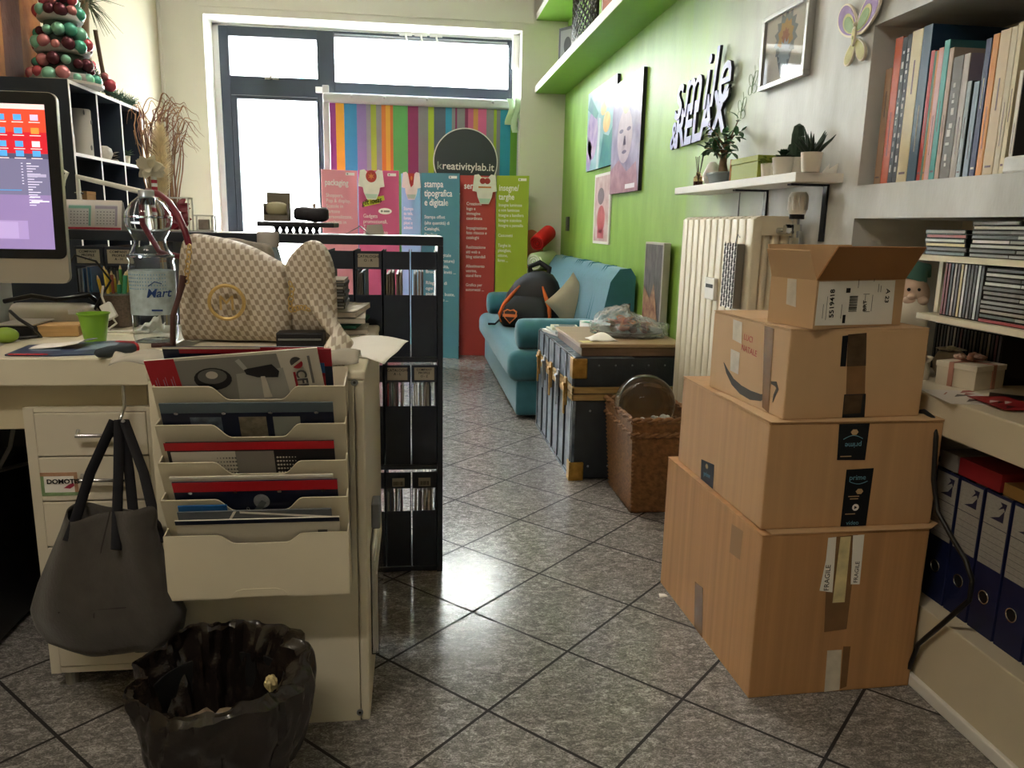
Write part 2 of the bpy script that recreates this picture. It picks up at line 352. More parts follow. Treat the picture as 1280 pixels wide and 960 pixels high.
# ================================================================ cartons by the shelves
KR1 = mat('kraft carton orange', 'b5885a', .8, var=.13, vs=38, bump=.3, bs=70, st=(1, 1, .015))
KR2 = mat('kraft carton plain', 'bd966b', .8, var=.08, vs=38, bump=.25, bs=70, st=(1, 1, .015))
KR3 = mat('kraft carton light', 'c6a47c', .8, var=.08, vs=5, bump=.15, bs=60, st=(1, 1, .06))
KRI = mat('kraft inside', '9a6c40', .85, var=.08, vs=6)
TAPEB = mat('black printed tape', '15181c', .6, spec=.2)
TAPEC = mat('brown parcel tape', '7d5c3c', .25, var=.15, vs=20)
TAPES = mat('shiny clear tape', 'd3cbbc', .15, var=.1, vs=40)
PRINT = mat('grey print', '4b4740', .7)
TEAL = mat('pale teal print', '5f93a5', .6)
TAN = mat('tan print', 'b99a6f', .6)
class Carton:
    def __init__(s, label, loc, rz, w, d, h, km, closed=True):
        s.w, s.d, s.h = w, d, h
        s.t = thing('cardboard_box', label, 'box', loc, rz)
        s.mw = M.Translation(V(loc)) @ M.Rotation(rz, 4, 'Z'); s.inv = s.mw.inverted()
        s.F = fr((0, 0, 0), (1, 0, 0), (0, 0, 1)); s.L = fr((0, 0, 0), (0, -1, 0), (0, 0, 1))
        g = G()
        if closed:
            g.box(0, 0, 0, w, d, h-.004, bv=.003)
            g.out('carton', km, s.t, lc=True)
            for y0, y1, z in ((.001, d/2-.001, 0), (d/2+.001, d-.001, .0006)):
                g = G(); g.box(-.001, y0, h-.0038+z, w+.001, y1, h-.0008+z); g.out('flap', km, s.t, lc=True)
        else:
            q = .004
            g.box(0, 0, 0, w, d, q); g.box(0, 0, q, w, q, h); g.box(0, d-q, q, w, d, h); g.box(0, q, q, q, d-q, h); g.box(w-q, q, q, w, d-q, h)
            g.out('carton', km, s.t, lc=True)
    def ray(s, px, py):
        d = (RT*(px-640)-UP*(py-480)+FW*FPX); return s.inv @ V((0, 0, H)), s.inv.to_3x3() @ d
    def f(s, px, py):
        o, d = s.ray(px, py); t = -o.y/d.y; return (min(max(o.x+d.x*t, .001), s.w-.001), min(max(o.z+d.z*t, .0015), s.h-.0015))
    def l(s, px, py):
        o, d = s.ray(px, py); t = -o.x/d.x; return (min(max(-(o.y+d.y*t), .001-s.d), -.001), min(max(o.z+d.z*t, .0015), s.h-.0015))
    def dec(s, side, name, pts, m, h0=.0004, h1=.0009, label=None):
        g = G(); g.prism([getattr(s, side)(*p) for p in pts], h0, h1, 0, s.F if side == 'f' else s.L)
        return g.out(name, m, s.t, lc=True, label=label)
    def txt(s, side, body, p0, p1, m, size, ext=.0002, h=.0011, name='lettering', **k):
        """lettering that starts at p0 and runs towards p1"""
        a, c = getattr(s, side)(*p0), getattr(s, side)(*p1)
        mx = s.F if side == 'f' else s.L
        A = mx @ V((a[0], a[1], h)); B = mx @ V((c[0], c[1], h)); n = mx.to_3x3() @ V((0, 0, 1)); r = (B-A).normalized()
        return text(body, name, m, s.t, A, r, n.cross(r), size, ext=ext, lc=True, **k)
# largest, on the floor
c1 = Carton('largest cardboard box on the floor, bottom of the stack beside the shelves', (.757, 1.503, 0), .030, .405, .59, .397, KR1)
g = G(); g.prism([(.02, 0), (.405, -.004), (.44, .02), (.405, .3), (.02, .3)], .3975, .3995); g.out('loose_flap', KR3, c1.t, lc=True)
c1.dec('f', 'brown_tape', [(1035, 672), (1072, 668), (1058, 786), (1030, 790)], TAPEC)
c1.dec('f', 'paper_label', [(1035, 672), (1045, 671), (1040, 740), (1024, 738), (1032, 700)], PAPER, .001, .0016)
c1.dec('f', 'paper_label', [(1050, 671), (1063, 670), (1055, 752), (1040, 753)], mat('yellowed paper', 'd4c493', .8, var=.2, vs=30), .0017, .0024)
c1.dec('f', 'paper_label', [(1066, 669), (1080, 668), (1074, 730), (1063, 730)], PAPER, .001, .0016)
c1.txt('f', 'FRAGILE', (1035, 738), (1040, 682), INK, .017, h=.0018)
c1.txt('f', 'FRAGILE', (1071, 728), (1077, 674), INK, .014, h=.0018)
c1.dec('f', 'clear_tape', [(1034, 813), (1052, 812), (1049, 862), (1030, 866)], TAPES)
c1.dec('f', 'brown_tape', [(1054, 808), (1063, 808), (1058, 858), (1050, 861)], TAPEC, .0002, .0006)
c1.dec('l', 'brown_tape', [(869, 727), (879, 735), (878, 798), (868, 783)], TAPEC)
c1.dec('l', 'brown_tape', [(915, 655), (929, 664), (925, 700), (912, 690)], mat('faded print', '9c7a55', .8), .0002, .0005)
g = G()
for i in range(7): g.box(.06+i*.003, -.0006, .003, .0615+i*.003, -.0001, .006)
g.out('scuff', KR3, c1.t, lc=True)
# second
c2 = Carton('wide cardboard box with black printed tape, second from the floor', (.763, 1.528, .3995), .015, .412, .525, .245, KR2)
g = G(); g.prism([(.0, -.003), (.41, -.004), (.418, .05), (.41, .3), (.0, .3)], .2455, .247); g.out('loose_flap', KR3, c2.t, lc=True)
def tape(c, side, pts, rev=False):
    c.dec(side, 'black_tape', pts, TAPEB)
P1 = [(1049, 530), (1087, 529), (1081, 575), (1046, 575)]; tape(c2, 'f', P1)
c2.txt('f', 'prime', (1077, 553), (1053, 554), TEAL, .017)
P2 = [(1058, 587), (1092, 585), (1082, 658), (1050, 660)]; tape(c2, 'f', P2)
c2.txt('f', 'prime', (1061, 600), (1086, 599), TEAL, .017)
def smile_on(c, side, p0, p1, sag, r, m):
    a, b = V((*getattr(c, side)(*p0), .0012)), V((*getattr(c, side)(*p1), .0012)); mx = c.F if side == 'f' else c.L
    n = 10; g = G()
    for i in range(n):
        def q(t):
            k = a.lerp(b, t); k.y -= sag*math.sin(PI*t); return k
        g.tube([mx @ q(i/n), mx @ q((i+1)/n)], r, 5)
    return g.out('smile_mark', m, c.t, lc=True)
smile_on(c2, 'f', (1062, 602), (1084, 601), .006, .0008, TEAL); smile_on(c2, 'f', (1054, 549), (1078, 548), -.008, .0008, TEAL)
c2.txt('f', 'video', (1057, 656), (1080, 655), TEAL, .014)
for (px, py, m) in ((1074, 614, TAN), (1068, 540, TAN)):
    a = c2.f(px, py); g = G(); g.prism(ell(a[0], a[1], .009, .007, 6), .001, .0014, 0, c2.F); g.out('print_mark', m, c2.t, lc=True)
a = c2.f(1069, 634); g = G(); g.prism(ell(a[0], a[1], .008, .008, 20), .001, .0013, 0, c2.F); g.prism([(a[0]-.003, a[1]-.004), (a[0]-.003, a[1]+.004), (a[0]+.004, a[1])], .0014, .0017, 1, c2.F); g.out('print_mark', [PAPER, INK], c2.t, lc=True)
for px, py, w in ((1060, 621, .026), (1062, 624, .02), (1056, 643, .024), (1050, 571, .026)):
    a = c2.f(px, py); g = G(); g.box(a[0], a[1], .001, a[0]+w, a[1]+.002, .0013, 0, c2.F); g.out('print_mark', TAN, c2.t, lc=True)
tape(c2, 'l', [(877, 574), (893, 581), (891, 616), (876, 604)])
a = c2.l(884, 583); g = G(); g.prism(ell(a[0], a[1], .009, .007, 6), .001, .0014, 0, c2.L); g.out('print_mark', TAN, c2.t, lc=True)
c2.txt('l', 'prime', (880, 594), (890, 599), TEAL, .018)
# third
c3 = Carton('cardboard box with curved arrow print, third up the stack under the open one', (.798, 1.541, .6465), .075, .338, .363, .2005, KR3)
c3.dec('l', 'brown_tape', [(956, 407), (968, 411), (961, 516), (953, 509)], TAPEC)
c3.dec('l', 'white_tape', [(917, 399), (928, 403), (927, 430), (916, 424)], TAPES)
c3.dec('l', 'white_tape', [(914, 436), (925, 441), (923, 468), (913, 463)], TAPES)
PEN = mat('red pen', 'b4524f', .7)
c3.txt('l', 'LUCI', (930, 424), (946, 431), PEN, .020); c3.txt('l', 'NATALE', (927, 437), (952, 449), PEN, .020)
def band(c, side, pts, m, name='arrow_print'):
    mx = c.F if side == 'f' else c.L; g = G(); P = [getattr(c, side)(p[0], p[1]) for p in pts]; wd_ = [p[2] for p in pts]
    n = len(P); up, dn = [], []
    for i in range(n):
        a, b = P[max(0, i-1)], P[min(n-1, i+1)]; tx, ty = b[0]-a[0], b[1]-a[1]; l = math.hypot(tx, ty)
        up.append((P[i][0]-ty/l*wd_[i], P[i][1]+tx/l*wd_[i])); dn.append((P[i][0]+ty/l*wd_[i], P[i][1]-tx/l*wd_[i]))
    g.prism(up+dn[::-1], .0003, .0007, 0, mx); return g.out(name, m, c.t, lc=True)
band(c3, 'l', [(905, 453, .001), (909, 464, .006), (916, 477, .009), (926, 487, .011), (938, 494, .011), (951, 497, .008), (960, 494, .003)], PRINT)
band(c3, 'l', [(964, 478, .003), (970, 480, .006), (972, 486, .005), (968, 495, .004), (966, 503, .001)], PRINT)
c3.dec('f', 'brown_tape', [(1060, 418), (1083, 416), (1080, 523), (1056, 525)], TAPEC, .0002, .0005)
tape(c3, 'f', [(1053, 420), (1060, 419), (1057, 458), (1050, 458)])
c3.dec('f', 'black_tape', [(1060, 418), (1083, 416), (1082, 457), (1058, 458)], mat('tape over black tape', '4a3a2a', .25, var=.25, vs=40), .0008, .0012)
c3.dec('f', 'black_tape', [(1055, 493), (1082, 492), (1080, 523), (1052, 525)], TAPEB, .0008, .0012)
c3.dec('f', 'brown_tape', [(1056, 494), (1078, 493), (1075, 516), (1053, 518)], mat('tape over black tape', '4a3a2a', .25), .0014, .0017)
# small open one
c4 = Carton('small open cardboard box with a shipping label, top of the stack', (.838, 1.528, .848), .300, .262, .135, .102, KR3, closed=False)
def flap(name, hinge, out, wid, ln, m):
    g = G(); mx = fr(hinge, wid, out); g.prism([(0, 0), (V(wid).length, 0), (V(wid).length-.003, ln), (.003, ln)], -.0016, .0016, 0, mx); return g.out(name, m, c4.t, lc=True)
flap('flap', (.0, .002, .102), (.0, -.35, .55), (.262, 0, 0), .085, KRI)
flap('flap', (.262, .133, .102), (0, .3, .9), (-.262, 0, 0), .074, KR3)
flap('flap', (.002, .133, .102), (-.30, 0, .75), (0, -.131, 0), .066, KR3)
flap('flap', (.260, .002, .102), (.45, 0, .6), (0, .131, 0), .06, KR3)
c4.dec('l', 'clear_tape', [(985, 346), (996, 348), (995, 384), (983, 380)], TAPES)
c4.dec('f', 'shipping_label', [(1024, 352), (1119, 350), (1114, 405), (1018, 407)], PAPER)
def T4(b, p0, p1, sz, **k): c4.txt('f', b, p0, p1, INK, sz, **k)
T4('5519418', (1041, 397), (1043, 362), .0175, bold=.0003)
T4('BRT', (1082, 389), (1083, 370), .014, bold=.0003)
T4('A 23', (1108, 361), (1105, 380), .016, bold=.0003)
g = G()
a = c4.f(1066, 379); r0 = random.Random(3)
y = a[1]-.018
while y < a[1]+.016:
    hh = r0.choice((.0008, .0014, .002)); g.box(a[0]-.012, y, .001, a[0]+.012, y+hh, .0013, 0, c4.F); y += hh+r0.choice((.0008, .0015))
a = c4.f(1060, 363)
g.box(a[0]-.006, a[1]-.005, .001, a[0]+.006, a[1]+.005, .0013, 0, c4.F)
for px, py, dx, dy in ((1079, 389, .001, .036), (1088, 389, .001, .036), (1079, 390, .018, .001), (1079, 368, .018, .001), (1031, 400, .0008, .05), (1027, 398, .0008, .03), (1050, 398, .0008, .03), (1052, 404, .008, .018), (1097, 365, .001, .018), (1100, 365, .001, .014), (1072, 360, .001, .02), (1092, 352, .001, .02)):
    a = c4.f(px, py); g.box(a[0], a[1], .001, a[0]+dx, a[1]+dy, .0013, 0, c4.F)
g.out('barcode', INK, c4.t, lc=True)
# ================================================================ travel trunk
TRK = mat('trunk canvas', '23292f', .5, var=.3, vs=10, bump=.3, bs=80)
TRS = mat('worn trunk tin', '3f4c5a', .36, .4, var=.4, vs=14, bump=.25, bs=60, col2='8a98a6')
WOODT = mat('trunk slat wood', 'a0824f', .6, var=.25, vs=10, st=(1, 1, 12))
BRASS = mat('worn brass', 'a5813f', .4, .7, var=.3, vs=30)
x0, x1, y0, y1, zl, zt = .66, 1.135, 3.055, 3.97, .375, .522
t = thing('travel_trunk', 'old black travel trunk with worn tin front and wooden bands', 'trunk', ((x0+x1)/2, (y0+y1)/2, 0))
g = G(); g.box(x0, y0, .005, x1, y1, zl-.03, bv=.006); g.box(x0-.0025, y0+.01, .012, x0, y1-.01, zl-.035, 1)
for k in range(7):
    y = y0+.02+k*(y1-y0-.04)/6; g.box(x0-.009, y-.011, .008, x0, y+.011, zl-.03, 2 if k % 2 else 1, bv=.003)
g.box(x0-.008, y0-.002, .0, x0+.014, y1, .02, 1, bv=.003)
g.box(x0-.006, y0-.004, .005, x0+.010, y0+.012, zl-.03, 1, bv=.002)
for i in range(5):
    for zz in (.06, .30): g.sph((x0+.07+i*.085, y0, zz), .005, 3, 8, 6)
g.out('body', [TRK, TRS, mat('dark rib', '2d3740', .4, .3), GREYM], t, sm=30)
g = G(); g.box(x0, y0, zl+.027, x1, y1, zt, bv=.006); g.box(x0-.0025, y0+.01, zl+.03, x0, y1-.01, zt-.008, 1)
for k in range(7):
    y = y0+.02+k*(y1-y0-.04)/6; g.box(x0-.008, y-.011, zl+.028, x0, y+.011, zt-.004, 1, bv=.003); g.box(x0, y-.011, zt-.002, x0+.2, y+.011, zt+.004, 1)
for i in range(6): g.sph((x0+.1+i*.07, y0, zt-.03), .004, 3, 8, 6)
g.box(x0+.001, y0+.001, zt-.001, x0+.25, y1-.01, zt+.001, 1)
g.out('lid', [TRK, TRS, TRK, GREYM], t, sm=30)
for nm, z in (('wooden_band', zl-.029), ('wooden_band', zl+.001)):
    g = G(); g.box(x0-.012, y0-.012, z, x0, y1, z+.026, bv=.003); g.box(x0-.012, y0-.012, z, x1, y0, z+.026, bv=.003); g.out(nm, WOODT, t)
for y, m_ in ((3.16, 1), (3.34, 0), (3.52, 1), (3.70, 0), (3.86, 1)):
    g = G(); g.box(x0-.02, y-.022, zl-.07, x0-.012, y+.022, zl+.05, bv=.003); g.box(x0-.026, y-.012, zl-.11, x0-.018, y+.012, zl+.02, bv=.004); g.cyl((x0-.024, y-.02, zl+.02), (x0-.024, y+.02, zl+.02), .007, n=10); g.out('latch', BRASS if m_ else GREYM, t)
for zc in (.035, zt-.045):
    g = G(); g.box(x0-.006, y0-.008, zc-.04, x0+.05, y0+.0005, zc+.045, bv=.006); g.box(x0-.012, y0-.006, zc-.04, x0+.001, y0+.05, zc+.045, bv=.004); g.out('corner_cap', BRASS, t)
# ================================================================ wicker basket and globe
WK = mat('wicker', '7f5936', .65, var=.35, vs=60)
def wick(u0, v, r):
    """square basket with rounded corners; u0 around, r half size"""
    q = (u0 % 1)*4; s_ = int(q); f = q-s_; c = [(-1, -1), (1, -1), (1, 1), (-1, 1)]
    a, b = c[s_], c[(s_+1) % 4]; return (a[0]+(b[0]-a[0])*f)*r*.64, (a[1]+(b[1]-a[1])*f)*r
bx, by, bh = .915, 2.826, .365
t = thing('wicker_basket', 'tall brown wicker basket between the trunk and the cartons', 'basket', (bx, by, 0))
g = G(); NW, NV = 96, 46
def wf(u, v):
    r = .166+.034*v; x, y = wick(u, v, r)
    i, j = round(u*NW), round(v*NV); k = .004*(1 if (i//2+j) % 2 else -1)
    l = max(abs(x)/.64, abs(y)); return (bx+x*(1+k/l), by+y*(1+k/l), .004+(bh-.004)*v)
g.grid(wf, NW, NV, 0, wrap=True); g.box(bx-.105, by-.16, .002, bx+.105, by+.16, .012)
g.out('weave', WK, t, sm=50, solid=.006)
for zz, rr in ((bh, .2), (bh-.055, .1965)):
    g = G(); N_ = 64
    for ph in (0, PI):
        pts = [(bx+wick(i/N_, 0, rr)[0]*(1+.02*math.cos(i*1.3+ph)), by+wick(i/N_, 0, rr)[1]*(1+.02*math.cos(i*1.3+ph)), zz+.007*math.sin(i*1.3+ph)) for i in range(N_+1)]
        g.tube(pts, .008, 6)
    g.out('braided_rim', WK, t, sm=60)
g = G(); g.grid(lambda u, v: (bx-.112+.224*u, by-.17+.34*v, .262+.02*math.sin(9*u)*math.cos(8*v)), 14, 14)
g.out('packing_cloth', mat('brown packing cloth', '5b4634', .9, var=.2), t, sm=60, solid=.004)
GL = glass('clear thin glass', 'fbfdfc', 0, 1.2)
gc = at(806, 505, Y=2.83); gr_ = .117
t = thing('glass_bowl', 'clear round glass bowl lying in the wicker basket', 'bowl', (gc.x, gc.y, gc.z-gr_))
g = G(); pr = [(gr_*math.sin(a), gr_*math.cos(a)) for a in [PI*(i/18) for i in range(18)]]
prf = [(0.0001, gr_)]+[p for p in pr[1:]]+[(0.0001, -gr_)]
inn = [(r*.975, z*.975) for r, z in prf]
g.lathe(prf[::-1], (gc.x, gc.y, gc.z), 40); g.lathe(inn, (gc.x, gc.y, gc.z), 40)
o = g.out('bowl', GL, t, sm=80)
for k, (dx, dy, dz, s_) in enumerate(((-.02, -.055, -.055, .02), (.015, -.06, -.045, .018), (.05, -.03, -.05, .022))):
    g = G(); c = gc+V((dx, dy, dz))
    for i in range(7):
        a = i*PI*2/7; g.sph((c.x+s_*math.cos(a)*.7, c.y, c.z+s_*math.sin(a)*.7), (s_*.55, .005, s_*.55), 0, 8, 6)
    g.out('felt_flower', mat('white felt', 'f0efe9', .9), None, sm=60, label=('white felt flower in the glass bowl, ' + ('leftmost of three', 'middle of three', 'rightmost of three')[k]), cat='flower', group='felt flowers in the glass bowl')
# ================================================================ sofa bed
SF = mat('teal sofa cloth', '356f7d', .85, var=.06, vs=25, bump=.2, bs=500, sheen=.3)
SFD = mat('teal seam', '2c6874', .9)
sx0, sx1, sy0, sy1 = .53, 1.19, 4.08, 5.98
t = thing('sofa', 'teal blue sofa bed against the green wall', 'sofa', ((sx0+sx1)/2, (sy0+sy1)/2, 0))
g = G(); g.box(sx0+.03, sy0+.01, .02, sx1-.1, sy1, .215, bv=.02, seg=3); g.out('base', SF, t, sm=40)
g = G(); g.box(sx0-.02, sy0-.01, .21, sx1-.16, sy1+.01, .385, bv=.06, seg=4); g.out('seat', SF, t, sm=50)
g = G(); pf = [(.98, .36), (1.195, .30), (1.20, .79), (1.17, .835), (1.11, .83), (1.06, .76)]
mxs = fr((0, sy1+.03, 0), (1, 0, 0), (0, 0, 1)); g.prism(pf, 0, sy1-sy0+.02, 0, mxs)
es = [e for e in g.b.edges if True]; bmesh.ops.bevel(g.b, geom=es, offset=.03, segments=3, affect='EDGES', profile=.6, clamp_overlap=True)
for k in (.16, .19, .42, .45, .48, .51, .62, .65, .82, .85):
    y = sy0+.0+(sy1-sy0)*(1-k); g.tube([(.985, y, .40), (1.0625, y, .755), (1.11, y, .831), (1.165, y, .834)], .0022, 6, 1)
g.out('backrest', [SF, SFD], t, sm=50)
for y in (sy0+.10, sy1-.12):
    p0, p1 = V((sx0+.03, y, .385+.082)), V((sx1-.19, y, .385+.082)); g = G()
    pts = [p0.lerp(p1, k) for k in (0, .012, .04, .1, .3, .6, .9, .96, .988, 1)]
    g.tube(pts, [.03, .06, .078, .084, .085, .085, .084, .078, .06, .03], 24); g.out('bolster', SF, t, sm=60)
# ================================================================ radiator
RAD = mat('radiator enamel', 'd8cfb8', .35, var=.03)
ry0, ry1, rx0, rx1, rz0, rz1 = 2.335, 2.985, 1.055, 1.185, .13, 1.095
t = thing('radiator', 'tall cream column radiator under the white wall shelf', 'radiator', ((rx0+rx1)/2, (ry0+ry1)/2, rz0))
ns = 11; ptch = (ry1-ry0)/ns
g = G(); y = ry0+ptch/2; w_ = ptch*.46
def cap_out(z):  # rounded header block across the four tubes
    return [(rx0, z-.05), (rx0, z-.012), (rx0+.012, z), (rx1-.012, z), (rx1, z-.012), (rx1, z-.05)]
mxr = fr((0, y+w_, 0), (1, 0, 0), (0, 0, 1))
g.prism([(rx0, rz1-.06), (rx0, rz1-.02), (rx0+.006, rz1-.006), (rx0+.02, rz1), (rx1-.02, rz1), (rx1, rz1-.02), (rx1, rz1-.06)], 0, 2*w_, 0, mxr)
g.prism([(rx0, rz0+.06), (rx0, rz0+.02), (rx0+.02, rz0), (rx1-.02, rz0), (rx1, rz0+.02), (rx1, rz0+.06)], 0, 2*w_, 0, mxr)
bmesh.ops.bevel(g.b, geom=list(g.b.edges), offset=.006, segments=2, affect='EDGES', clamp_overlap=True)
for k in range(4):
    x = rx0+.0165+k*(rx1-rx0-.033)/3
    if k == 0: g.box(rx0-.002, y-ptch*.475, rz0+.01, rx0+.030, y+ptch*.475, rz1-.008, bv=.0055, seg=2)
    else: g.tube([(x, y, rz0+.03), (x, y, rz1-.03)], .0165, 12, 0, True, M.Translation((x, y, 0)) @ M.Diagonal((1, 1.2, 1, 1)) @ M.Translation((-x, -y, 0)))
s0 = g.out('section', RAD, t, sm=50)
for k in range(1, ns): o = s0.copy(); C.objects.link(o); o.parent = t; o.location = (0, k*ptch, 0)
g = G()
for zz in (.24, .95):
    for yy in (2.5, 2.85): g.box(rx1-.03, yy-.02, zz-.012, XW-.0005, yy+.02, zz+.0)
g.out('bracket', RAD, t)
g = G(); c = at(840, 289, X=1.12); g.cyl((1.12, ry1-.01, c.z), (1.12, ry1+.09, c.z), .008, n=10); g.cyl((1.12, ry1+.035, c.z-.02), (1.12, ry1+.035, c.z+.02), .006, n=8); g.cyl((1.12, ry1+.02, c.z), (1.12, ry1+.05, c.z), .014, n=6); g.out('bleed_valve', CHROME, t, sm=40)
v = thing('thermostat_valve', 'white thermostatic radiator valve with chrome fittings under the wall shelf', 'valve', (1.15, ry0-.05, .98))
g = G(); vx, vy = at(996, 270, Y=ry0-.05).x, ry0-.05
zt_, zb_ = at(996, 240, Y=vy).z, at(996, 268, Y=vy).z
g.lathe([(.022, 0), (.027, .006), (.028, zt_-zb_-.01), (.022, zt_-zb_)], (vx, vy, zb_), 20)
for i in range(10): a = i*PI/5; g.box(vx+.0275*math.cos(a)-.002, vy+.0275*math.sin(a)-.002, zb_+.012, vx+.0275*math.cos(a)+.002, vy+.0275*math.sin(a)+.002, zt_-.015)
g.out('dial', WHITE, v, sm=40)
g = G(); g.cyl((vx, vy, zb_), (vx, vy, zb_-.014), .022, n=16); g.out('collar', INK, v, sm=40)
g = G(); g.cyl((vx, vy, zb_-.014), (vx, vy, zb_-.09), .011, n=12); g.cyl((vx, vy, zb_-.03), (vx, vy, zb_-.05), .018, n=6); g.cyl((vx, vy, zb_-.07), (vx, vy, zb_-.09), .018, n=6); g.cyl((vx, vy, zb_-.05), (vx-.03, vy+.055, zb_-.05), .010, n=10); g.cyl((vx-.035, vy, zb_-.045), (vx-.02, vy, zb_-.045), .015, n=6); g.cyl((vx-.03, vy, zb_-.045), (vx, vy, zb_-.045), .008, n=8)
g.tube([(vx, vy, zb_-.09), (vx, vy, .3)], .009, 10); g.tube([(vx, vy, .3), (vx, vy, .03), (vx, vy, .0)], .009, 10); g.out('pipe_fitting', CHROME, v, sm=40)
# humidifier box and heat meter hanging on the ribs
hx = rx0-.031
pa, pb = at(906, 304, X=hx), at(922, 304, X=hx); hz0 = at(912, 385, X=hx).z
t = thing('radiator_humidifier', 'narrow black-and-white patterned humidifier hanging on the radiator', 'humidifier', (rx0-.016, (pa.y+pb.y)/2, hz0))
g = G(); g.box(hx, pb.y, hz0, rx0-.004, pa.y, pa.z, bv=.003); g.out('tank', mat('grey ceramic', '77756f', .4), t)
g = G(); mxh = fr((hx-.0006, pa.y, hz0), (0, -1, 0), (0, 0, 1)); wid, hei = pa.y-pb.y, pa.z-hz0
g.box(.001, .001, 0, wid-.001, hei-.001, .0006, 0, mxh)
nx, nz_ = 5, 16
for i in range(nx):
    for j in range(nz_):
        cx, cy = wid*(i+.5)/nx, hei*(j+.5)/nz_; k = wid/nx*.42
        g.prism([(cx-k, cy), (cx, cy-k*.5), (cx+k, cy), (cx, cy+k*1.6)] if (i+j) % 2 else [(cx-k, cy-k), (cx+k*.3, cy-k), (cx+k, cy+k), (cx-k*.3, cy+k)], .0006, .0012, 1, mxh)
g.out('pattern_front', [WHITE, INK], t)
g = G(); g.tube([(rx0-.016, (pa.y+pb.y)/2, pa.z-.002), (rx0-.010, (pa.y+pb.y)/2, pa.z+.03), (rx0-.002, (pa.y+pb.y)/2, pa.z+.02)], .002, 6); g.out('hook', GREYM, t)
pa, pb = at(879, 346, X=rx0-.024), at(890, 376, X=rx0-.024)
t = thing('heat_meter', 'small white heat meter clipped to the radiator ribs', 'meter', (rx0-.012, (pa.y+pb.y)/2, pb.z))
g = G(); g.box(rx0-.016, pb.y+.012, pb.z, rx0-.003, pa.y, pa.z, bv=.003); g.out('case', WHITE, t)
g = G(); g.box(rx0-.0168, pb.y+.022, pa.z-.035, rx0-.0162, pa.y-.010, pa.z-.022); g.out('display', INK, t)
# ================================================================ shelves on the right wall
USG = mat('shelf green underside', '8ab848', .45, var=.03)
SHW = mat('shelf white', 'e0ddd8', .45, var=.03, vs=8)
def wall_shelf(label, x0, y0, y1, z0, z1, under):
    t = thing('wall_shelf', label, 'shelf', ((x0+XW)/2, (y0+y1)/2, z0))
    g = G(); g.box(x0, y0, z0+.0008, XW-.0005, y1, z1, bv=.002); g.out('board', SHW, t)
    if under: g = G(); g.box(x0+.003, y0+.003, z0-.0006, XW-.0006, y1-.003, z0+.0006); g.out('underside', under, t, label='bright green painted underside')
    return t
wall_shelf('long white shelf with green underside high on the green wall, lower of the pair', .972, 2.35, YF-.001, 2.081, 2.134, USG)
wall_shelf('upper one of two long white shelves high on the green wall', .968, 2.35, YF-.001, 2.62, 2.67, USG)
t = wall_shelf('short white floating shelf with plants above the radiator', 1.075, 2.135, 3.17, 1.187, 1.214, None)
for y in (2.22, 2.62):
    g = G(); g.box(1.10, y-.012, 1.181, XW-.0005, y+.012, 1.1868); g.box(XW-.007, y-.012, 1.181-.16, XW-.0006, y+.012, 1.181); g.out('bracket', BLACK, t)
g = G(); g.tube([(XW-.004, 2.84, 1.187), (XW-.004, 2.84, 1.1), (XW-.004, 2.85, .9)], .002, 6); g.out('thin_cable', mat('grey cable', '777777', .5), None, label='thin grey cable running down the wall from the plant shelf', cat='cable')
# ================================================================ art on the right wall (faces -X; far things have larger Y)
def wfr(y, z, x=XW): return fr((x, y, z), (0, -1, 0), (0, 0, 1))
def wall_canvas(label, cat, pa, pb, th, cols, shapes):
    """pa = far top corner, pb = near bottom corner (photo directions) on the wall front plane"""
    a, b = at(*pa, X=XW-th), at(*pb, X=XW-th); w, h = a.y-b.y, a.z-b.z
    t = thing('wall_canvas', label, cat, (XW-th/2, (a.y+b.y)/2, b.z))
    g = G(); g.box(XW-th, b.y, b.z, XW-.001, a.y, a.z, bv=.002); g.out('stretched_canvas', cols[0], t)
    mx = wfr(a.y, b.z, XW-th)
    for k, (nm, m, polys) in enumerate(shapes):
        g = G()
        for p in polys: g.prism([(min(1, max(0, u))*w, min(1, max(0, v))*h) for u, v in p], .0003+.0004*k, .0007+.0004*k, 0, mx)
        g.out(nm, m, t)
    return t
def E(cx, cy, rx, ry, n=20): return ell(cx, cy, rx, ry, n)
SIDE = mat('canvas black side', '1d2024', .6)
pm = lambda n, c, c2, vs=6, st=(1, 1, 1), r=.35: mat(n, c, r, var=.2, col2=c2, vs=vs, st=st)
def rect(a, b, c, d): return [(a, b), (c, b), (c, d), (a, d)]
wall_canvas('square pale teal abstract portrait print, left beside the tall mauve one', 'picture', (736, 118), (767, 205), .02, [SIDE], [
    ('print', pm('teal print', '6aaaa6', 'a9c2cc', 9), [rect(0, 0, 1, 1)]),
    ('print', pm('violet print', '8a70ad', 'c4aec6', 12), [E(.22, .45, .2, .32), E(.1, .2, .1, .2)]),
    ('print', pm('deep teal print', '2b7486', '4d9c8a', 9), [[(.5, 0), (1, 0), (1, .5), (.8, .35), (.62, .4)], [(0, .8), (.35, .62), (.42, .68), (.1, .95)]]),
    ('print', pm('orange print', 'e0a35d', 'efd08b', 12), [E(.72, .52, .12, .12), E(.6, .7, .1, .08)]),
    ('print', pm('white print', 'd5dadb', 'bcc8cf', 12), [[(.4, 0), (.48, 0), (.52, .6), (.44, .62)], E(.8, .8, .16, .12)])])
